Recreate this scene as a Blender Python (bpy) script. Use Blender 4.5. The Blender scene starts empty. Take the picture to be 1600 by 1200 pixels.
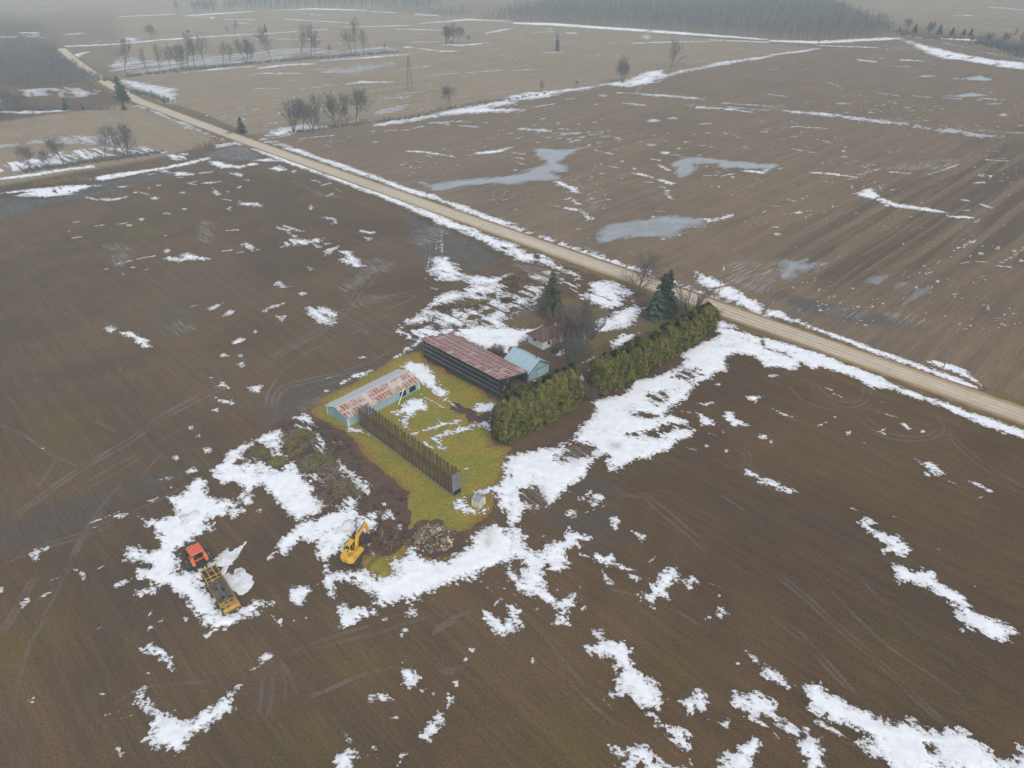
import bpy, bmesh, math, random
import numpy as np
from mathutils import Vector, Matrix

random.seed(7)
RNG = np.random.default_rng(11)
SC = bpy.context.scene
COL = SC.collection
R = math.radians

# ---------------------------------------------------------------- camera
F_PX, PITCH, CAM_H = 1110.0, R(32.0), 90.0          # focal length in photo pixels, downward pitch, drone height
cam_d = bpy.data.cameras.new('camera')
cam = bpy.data.objects.new('camera', cam_d); COL.objects.link(cam)
cam_d.sensor_fit = 'HORIZONTAL'; cam_d.sensor_width = 36.0
cam_d.lens = 36.0 * F_PX / 1600.0
cam_d.clip_start = 0.5; cam_d.clip_end = 30000.0
cam.location = (0, 0, CAM_H)
cam.rotation_euler = (R(90) - PITCH, 0, 0)
SC.camera = cam
HAZE, HAZE_TOP = 0.00023, 96.0

# ---------------------------------------------------------------- overcast sky and a soft sun
SUN_EL, SUN_AZ = R(46), R(152)                       # azimuth measured clockwise from +Y
w = bpy.data.worlds.new('World'); SC.world = w; w.use_nodes = True
nt = w.node_tree; nt.nodes.clear()
sky = nt.nodes.new('ShaderNodeTexSky'); sky.sky_type = 'NISHITA'; sky.sun_disc = False
sky.sun_elevation = SUN_EL; sky.sun_rotation = SUN_AZ; sky.dust_density = 3.0; sky.altitude = 200
hs = nt.nodes.new('ShaderNodeHueSaturation'); hs.inputs['Saturation'].default_value = 0.45
bg = nt.nodes.new('ShaderNodeBackground'); bg.inputs['Strength'].default_value = 0.15
wo = nt.nodes.new('ShaderNodeOutputWorld')
nt.links.new(sky.outputs[0], hs.inputs['Color']); nt.links.new(hs.outputs[0], bg.inputs['Color'])
nt.links.new(bg.outputs[0], wo.inputs['Surface'])
sd = bpy.data.lights.new('sun', 'SUN'); sd.energy = 1.25; sd.angle = R(30); sd.color = (1.0, 0.975, 0.94)
so = bpy.data.objects.new('sun', sd); COL.objects.link(so)
so.rotation_euler = (R(90) - SUN_EL, 0, -SUN_AZ + math.pi)
so.rotation_euler = Vector((-math.sin(SUN_AZ)*math.cos(SUN_EL), -math.cos(SUN_AZ)*math.cos(SUN_EL), -math.sin(SUN_EL))).to_track_quat('-Z', 'Y').to_euler()
SC.view_settings.view_transform = 'Standard'; SC.view_settings.look = 'None'
SC.view_settings.gamma = 1.0; SC.view_settings.use_curve_mapping = False
SC.view_settings.exposure = 0.26
SC.render.engine = 'CYCLES'
SC.cycles.max_bounces = 6; SC.cycles.diffuse_bounces = 3; SC.cycles.glossy_bounces = 2
SC.cycles.transparent_max_bounces = 6; SC.cycles.volume_bounces = 2
SC.cycles.use_denoising = True
try: SC.cycles.denoiser = 'OPENIMAGEDENOISE'
except Exception: pass

# ---------------------------------------------------------------- where things stand
# the ground is flat: a bearing and a depression angle read off the photograph fix a point on it
def at(px, py, z=0.0):
    x = (px - 800.0) / F_PX; y = (600.0 - py) / F_PX
    dy = math.cos(PITCH) + y * math.sin(PITCH); dz = -math.sin(PITCH) + y * math.cos(PITCH)
    t = (z - CAM_H) / dz
    return Vector((x * t, dy * t, z))
def at_np(p):
    p = np.asarray(p, float)
    x = (p[:, 0] - 800.0) / F_PX; y = (600.0 - p[:, 1]) / F_PX
    dy = math.cos(PITCH) + y * math.sin(PITCH); dz = -math.sin(PITCH) + y * math.cos(PITCH)
    t = -CAM_H / dz
    return np.stack([x * t, dy * t], 1)
UDIR = R(134.5)                                       # the road's bearing; fields and buildings follow it
UX = Vector((math.cos(UDIR), math.sin(UDIR), 0)); VX = Vector((math.sin(UDIR), -math.cos(UDIR), 0))

# ---------------------------------------------------------------- nodes and materials
class NT:
    def __init__(s, name):
        s.m = bpy.data.materials.new(name); s.m.use_nodes = True
        s.t = s.m.node_tree; s.t.nodes.clear()
        s.out = s.t.nodes.new('ShaderNodeOutputMaterial')
        s.p = s.t.nodes.new('ShaderNodeBsdfPrincipled')
        s.t.links.new(s.p.outputs[0], s.out.inputs['Surface'])
    def put(s, v, sock):
        if isinstance(v, bpy.types.NodeSocket): s.t.links.new(v, sock)
        elif isinstance(v, (tuple, list)) and len(v) == 3 and sock.type == 'RGBA': sock.default_value = (*v, 1)
        else: sock.default_value = v
    def pos(s): return s.t.nodes.new('ShaderNodeNewGeometry').outputs['Position']
    def obj(s): return s.t.nodes.new('ShaderNodeTexCoord').outputs['Object']
    def rnd(s): return s.t.nodes.new('ShaderNodeObjectInfo').outputs['Random']
    def map(s, vec, scale=(1, 1, 1), rot=(0, 0, 0), loc=(0, 0, 0)):
        n = s.t.nodes.new('ShaderNodeMapping'); s.put(vec, n.inputs['Vector'])
        n.inputs['Scale'].default_value = scale; n.inputs['Rotation'].default_value = rot; n.inputs['Location'].default_value = loc
        return n.outputs[0]
    def noise(s, vec, scale=1.0, detail=3.0, rough=0.55, dist=0.0):
        n = s.t.nodes.new('ShaderNodeTexNoise'); s.put(vec, n.inputs['Vector'])
        n.inputs['Scale'].default_value = scale; n.inputs['Detail'].default_value = detail
        n.inputs['Roughness'].default_value = rough; n.inputs['Distortion'].default_value = dist
        return n.outputs['Fac']
    def ramp(s, fac, stops):
        n = s.t.nodes.new('ShaderNodeValToRGB'); s.put(fac, n.inputs[0]); el = n.color_ramp.elements
        while len(el) < len(stops): el.new(0.5)
        for e, (p, c) in zip(el, stops):
            e.position = p; e.color = (*c, 1) if not isinstance(c, (int, float)) else (c, c, c, 1)
        return n.outputs[0]
    def mix(s, fac, a, b, mode='MIX'):
        n = s.t.nodes.new('ShaderNodeMix'); n.data_type = 'RGBA'; n.blend_type = mode
        s.put(fac, n.inputs[0]); s.put(a, n.inputs[6]); s.put(b, n.inputs[7]); return n.outputs[2]
    def math(s, op, a, b=0.0, c=None, clamp=False):
        n = s.t.nodes.new('ShaderNodeMath'); n.operation = op; n.use_clamp = clamp
        s.put(a, n.inputs[0]); s.put(b, n.inputs[1])
        if c is not None: s.put(c, n.inputs[2])
        return n.outputs[0]
    def rng(s, v, a, b, c=0.0, d=1.0, smooth=False):
        n = s.t.nodes.new('ShaderNodeMapRange'); s.put(v, n.inputs[0])
        if smooth: n.interpolation_type = 'SMOOTHSTEP'
        for i, q in zip((1, 2, 3, 4), (a, b, c, d)): n.inputs[i].default_value = q
        return n.outputs[0]
    def attr(s, name):
        n = s.t.nodes.new('ShaderNodeAttribute'); n.attribute_name = name; return n.outputs['Fac']
    def bump(s, h, strength=0.3, dist=0.1):
        n = s.t.nodes.new('ShaderNodeBump'); s.put(h, n.inputs['Height'])
        n.inputs['Strength'].default_value = strength; n.inputs['Distance'].default_value = dist
        s.t.links.new(n.outputs[0], s.p.inputs['Normal'])
    def done(s, color, rough=0.8, spec=0.3, metal=0.0):
        s.put(color, s.p.inputs['Base Color']); s.put(rough, s.p.inputs['Roughness'])
        s.put(metal, s.p.inputs['Metallic']); s.put(spec, s.p.inputs['Specular IOR Level'])
        return s.m

def simple(name, c, rough=0.7, var=0.25, scale=3.0, spec=0.3, metal=0.0, grime=None, objrnd=0.0):
    n = NT(name); v = n.obj()
    a = n.noise(v, scale, 5, 0.6)
    dark = tuple(q * (1 - var) for q in c); light = tuple(min(1, q * (1 + var)) for q in c)
    col = n.ramp(a, [(0.3, dark), (0.7, light)])
    if grime:
        g = n.noise(n.map(v, (1, 1, 0.35)), scale * 0.6, 6, 0.7)
        col = n.mix(n.rng(g, 0.52, 0.68), col, grime)
    if objrnd:
        col = n.mix(1.0, col, n.ramp(n.rnd(), [(0.0, 1 - objrnd), (1.0, 1.0)]), 'MULTIPLY')
    n.bump(a, 0.2, 0.02)
    return n.done(col, rough, spec, metal)

# ---------------------------------------------------------------- mesh builder
class MB:
    def __init__(s): s.v = []; s.f = []
    def add(s, vs, fs):
        o = len(s.v); s.v += [tuple(q) for q in vs]; s.f += [tuple(i + o for i in f) for f in fs]; return s
    def box(s, c, d, M=None):
        x, y, z = d[0] / 2, d[1] / 2, d[2] / 2
        vs = [Vector((i * x, j * y, k * z)) for k in (-1, 1) for j in (-1, 1) for i in (-1, 1)]
        if M is not None: vs = [M @ q for q in vs]
        vs = [q + Vector(c) for q in vs]
        return s.add(vs, [(0, 2, 3, 1), (4, 5, 7, 6), (0, 1, 5, 4), (2, 6, 7, 3), (0, 4, 6, 2), (1, 3, 7, 5)])
    def beam(s, a, b, w, h, up=(0, 0, 1)):
        a = Vector(a); b = Vector(b); d = (b - a); L = d.length; d.normalize(); up = Vector(up)
        if abs(d.dot(up)) > 0.98: up = Vector((1, 0, 0))
        y = up.cross(d).normalized(); z = d.cross(y)
        M = Matrix((d, y, z)).transposed()
        return s.box((a + b) / 2, (L, w, h), M)
    def tube(s, a, b, r0, r1=None, n=6, caps=True):
        r1 = r0 if r1 is None else r1
        a = Vector(a); b = Vector(b); d = (b - a).normalized()
        up = Vector((0, 0, 1)) if abs(d.z) < 0.9 else Vector((1, 0, 0))
        y = up.cross(d).normalized(); z = d.cross(y)
        vs = []
        for q, r in ((a, r0), (b, r1)):
            for i in range(n):
                t = 2 * math.pi * i / n; vs.append(q + y * (r * math.cos(t)) + z * (r * math.sin(t)))
        fs = [(i, (i + 1) % n, n + (i + 1) % n, n + i) for i in range(n)]
        if caps: fs += [tuple(range(n - 1, -1, -1)), tuple(range(n, 2 * n))]
        return s.add(vs, fs)
    def prism(s, poly, y0, y1, axis='y'):
        n = len(poly)
        mk = {'y': lambda p, t: (p[0], t, p[1]), 'x': lambda p, t: (t, p[0], p[1]), 'z': lambda p, t: (p[0], p[1], t)}[axis]
        vs = [mk(p, y0) for p in poly] + [mk(p, y1) for p in poly]
        fs = [tuple(range(n)), tuple(range(2 * n - 1, n - 1, -1))] + [(i, n + i, n + (i + 1) % n, (i + 1) % n) for i in range(n)]
        return s.add(vs, fs)
    def mesh(s, name, mat, smooth=False, bevel=0.0):
        me = bpy.data.meshes.new(name); me.from_pydata(s.v, [], s.f)
        bm = bmesh.new(); bm.from_mesh(me); bmesh.ops.recalc_face_normals(bm, faces=bm.faces)
        if bevel:
            bmesh.ops.bevel(bm, geom=list(bm.edges), offset=bevel, segments=1, affect='EDGES', clamp_overlap=True)
        bm.to_mesh(me); bm.free()
        me.materials.append(mat)
        if smooth:
            for p in me.polygons: p.use_smooth = True
        return me
    def build(s, name, mat, parent=None, smooth=False, bevel=0.0, loc=None, rot=None):
        return link(name, s.mesh(name, mat, smooth, bevel), parent, loc, rot)

def link(name, me, parent=None, loc=None, rot=None, scale=None):
    o = bpy.data.objects.new(name, me); COL.objects.link(o)
    if parent is not None: o.parent = parent
    if loc is not None: o.location = loc
    if rot is not None: o.rotation_euler = rot
    if scale is not None: o.scale = scale
    return o
def tag(o, label=None, cat=None, group=None, kind=None):
    if label: o['label'] = label
    if cat: o['category'] = cat
    if group: o['group'] = group
    if kind: o['kind'] = kind
    return o
def thing(name, label, cat, loc=(0, 0, 0), rz=0.0, group=None, scale=None):
    o = bpy.data.objects.new(name, None); COL.objects.link(o)
    o.empty_display_size = 0.5
    o.location = loc; o.rotation_euler = (0, 0, rz)
    if scale is not None: o.scale = scale
    return tag(o, label, cat, group)
def np_mesh(name, V, T, mat, smooth=True, attrs=None):
    me = bpy.data.meshes.new(name)
    V = np.ascontiguousarray(V, np.float32); T = np.ascontiguousarray(T, np.int32)
    k = T.shape[1]
    me.vertices.add(len(V)); me.vertices.foreach_set('co', V.ravel())
    me.loops.add(T.size); me.loops.foreach_set('vertex_index', T.ravel())
    me.polygons.add(len(T)); me.polygons.foreach_set('loop_start', np.arange(0, T.size, k, dtype=np.int32))
    if smooth: me.polygons.foreach_set('use_smooth', np.ones(len(T), bool))
    if attrs:
        for nme, a in attrs.items():
            at_ = me.attributes.new(nme, 'FLOAT', 'POINT'); at_.data.foreach_set('value', np.ascontiguousarray(a, np.float32).ravel())
    me.update(calc_edges=True); me.validate()
    if mat: me.materials.append(mat)
    return me

# ---------------------------------------------------------------- noise and shapes on the ground
def _h(ix, iy, seed):
    h = (ix.astype(np.int64) * 374761393 + iy.astype(np.int64) * 668265263 + seed * 974634347) & 0xffffffff
    h = ((h ^ (h >> 13)) * 1274126177) & 0xffffffff
    h = ((h ^ (h >> 15)) * 2246822519) & 0xffffffff
    return ((h ^ (h >> 16)) & 0xffff).astype(np.float32) / 32767.5 - 1.0
def vnoise(x, y, seed=0):
    ix = np.floor(x); iy = np.floor(y); fx = (x - ix).astype(np.float32); fy = (y - iy).astype(np.float32)
    fx = fx * fx * (3 - 2 * fx); fy = fy * fy * (3 - 2 * fy)
    a = _h(ix, iy, seed); b = _h(ix + 1, iy, seed); c = _h(ix, iy + 1, seed); d = _h(ix + 1, iy + 1, seed)
    return (a + (b - a) * fx) * (1 - fy) + (c + (d - c) * fx) * fy
def fbm(x, y, seed=0, octv=4, gain=0.55):
    r = 0.0; amp = 1.0; tot = 0.0
    for i in range(octv):
        r = r + amp * vnoise(x, y, seed + 17 * i); tot += amp; amp *= gain
        x, y = (x * 1.6 + y * 1.2) + 3.7, (y * 1.6 - x * 1.2) + 1.3
    return r / tot * 1.6
def uv(x, y):
    return x * UX.x + y * UX.y, x * VX.x + y * VX.y
def sdf(poly, X, Y):                                  # signed distance, positive inside
    d2 = np.full(X.shape, 1e12, np.float32); ins = np.zeros(X.shape, bool)
    n = len(poly)
    for i in range(n):
        ax, ay = poly[i]; bx, by = poly[(i + 1) % n]
        ex, ey = bx - ax, by - ay; L = ex * ex + ey * ey + 1e-9
        px = X - ax; py = Y - ay
        t = np.clip((px * ex + py * ey) / L, 0, 1)
        q = (px - ex * t) ** 2 + (py - ey * t) ** 2
        np.minimum(d2, q, out=d2)
        c = ((ay > Y) != (by > Y))
        if c.any():
            ins ^= c & (px < ex * py / (ey if abs(ey) > 1e-12 else 1e-12))
    d = np.sqrt(d2); return np.where(ins, d, -d)
def stroke(pts, w):                                   # outline of a band along a line
    pts = [Vector((p[0], p[1])) for p in pts]; L = []; Rr = []
    for i, p in enumerate(pts):
        a = pts[max(0, i - 1)]; b = pts[min(len(pts) - 1, i + 1)]
        d = (b - a).normalized(); nn = Vector((-d.y, d.x)); k = w / 2 * (0.55 if i in (0, len(pts) - 1) else 1)
        if i == 0: L.append(p - d * w * 0.4)
        L.append(p + nn * k); Rr.append(p - nn * k)
        if i == len(pts) - 1: L.append(p + d * w * 0.4)
    return [tuple(q) for q in L + Rr[::-1]]
def parse(txt):                                       # T ox oy scale sets a survey tile; P area, Q streaky area, H gap, L line, B blob
    out = []; ox = oy = 0.0; s = 1.0
    for ln in txt.strip().splitlines():
        t = ln.split()
        if not t: continue
        k = t[0]
        if k == 'T': ox, oy, s = map(float, t[1:4]); continue
        if k == 'B':
            for q in t[1:]:
                cx, cy, rx, ry = map(float, q.split(','))
                out.append(('P', [((cx + rx * math.cos(a)) / s + ox, (cy + ry * math.sin(a)) / s + oy) for a in [i * math.pi / 4 + .3 for i in range(8)]]))
            continue
        if k == 'L': wd = float(t[1]); t = t[1:]
        pts = [tuple(map(float, q.split(','))) for q in t[1:]]
        if k in 'PQ':                                 # an outline that runs off its tile overlaps the next one a little
            pts = [(x - 30 if x <= 0 else x + 30 if x >= 1600 else x, y - 30 if -10 <= y <= 0 else y + 30 if y >= 1189 else y) for x, y in pts]
        if k == 'L': pts = stroke(pts, wd); k = 'P'
        out.append((k, [(x / s + ox, y / s + oy) for x, y in pts]))
    return [(k, at_np(p)) for k, p in out]
def area(p): x, y = p[:, 0], p[:, 1]; return abs(np.dot(x, np.roll(y, 1)) - np.dot(y, np.roll(x, 1))) / 2

def clip_mesh(xs, ys, Fv, Z):                         # triangles of a height grid where Fv > 0, cut along Fv = 0
    nx, ny = len(xs), len(ys)
    cellmax = np.maximum(np.maximum(Fv[:-1, :-1], Fv[1:, :-1]), np.maximum(Fv[:-1, 1:], Fv[1:, 1:]))
    jj, ii = np.nonzero(cellmax > 0)
    a = jj * nx + ii; b = a + 1; c = a + nx; d = c + 1
    T = np.concatenate([np.stack([a, b, d], 1), np.stack([a, d, c], 1)])
    fv = Fv.ravel(); gx, gy = np.meshgrid(xs, ys); V = np.stack([gx.ravel(), gy.ravel(), Z.ravel()], 1)
    ins = fv[T] > 0; cnt = ins.sum(1)
    full = T[cnt == 3]
    N = nx * ny; keys = []; newT = []
    def edge(p, q):
        lo = np.minimum(p, q); hi = np.maximum(p, q); return -(lo * np.int64(4 * N) + hi) - 1
    t1 = T[cnt == 1]; i1 = ins[cnt == 1].argmax(1); r = np.arange(len(t1))
    p0, p1, p2 = t1[r, i1], t1[r, (i1 + 1) % 3], t1[r, (i1 + 2) % 3]
    newT.append(np.stack([p0, edge(p0, p1), edge(p0, p2)], 1))
    t2 = T[cnt == 2]; i2 = (~ins[cnt == 2]).argmax(1); r = np.arange(len(t2))
    p0, p1, p2 = t2[r, i2], t2[r, (i2 + 1) % 3], t2[r, (i2 + 2) % 3]
    e1, e2 = edge(p0, p1), edge(p0, p2)
    newT.append(np.stack([e1, p1, p2], 1)); newT.append(np.stack([e1, p2, e2], 1))
    allT = np.concatenate([full.astype(np.int64)] + [q.astype(np.int64) for q in newT])
    ids, inv = np.unique(allT.ravel(), return_inverse=True)
    P = np.zeros((len(ids), 3)); neg = ids < 0
    P[~neg] = V[ids[~neg]]
    k = -(ids[neg] + 1); lo = k // (4 * N); hi = k % (4 * N)
    f0, f1 = fv[lo], fv[hi]; t = np.clip(f0 / (f0 - f1 + 1e-12), 0.02, 0.98)[:, None]
    P[neg] = V[lo] * (1 - t) + V[hi] * t
    fval = np.zeros(len(ids)); fval[~neg] = fv[ids[~neg]]
    return P, inv.reshape(-1, 3), fval
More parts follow.
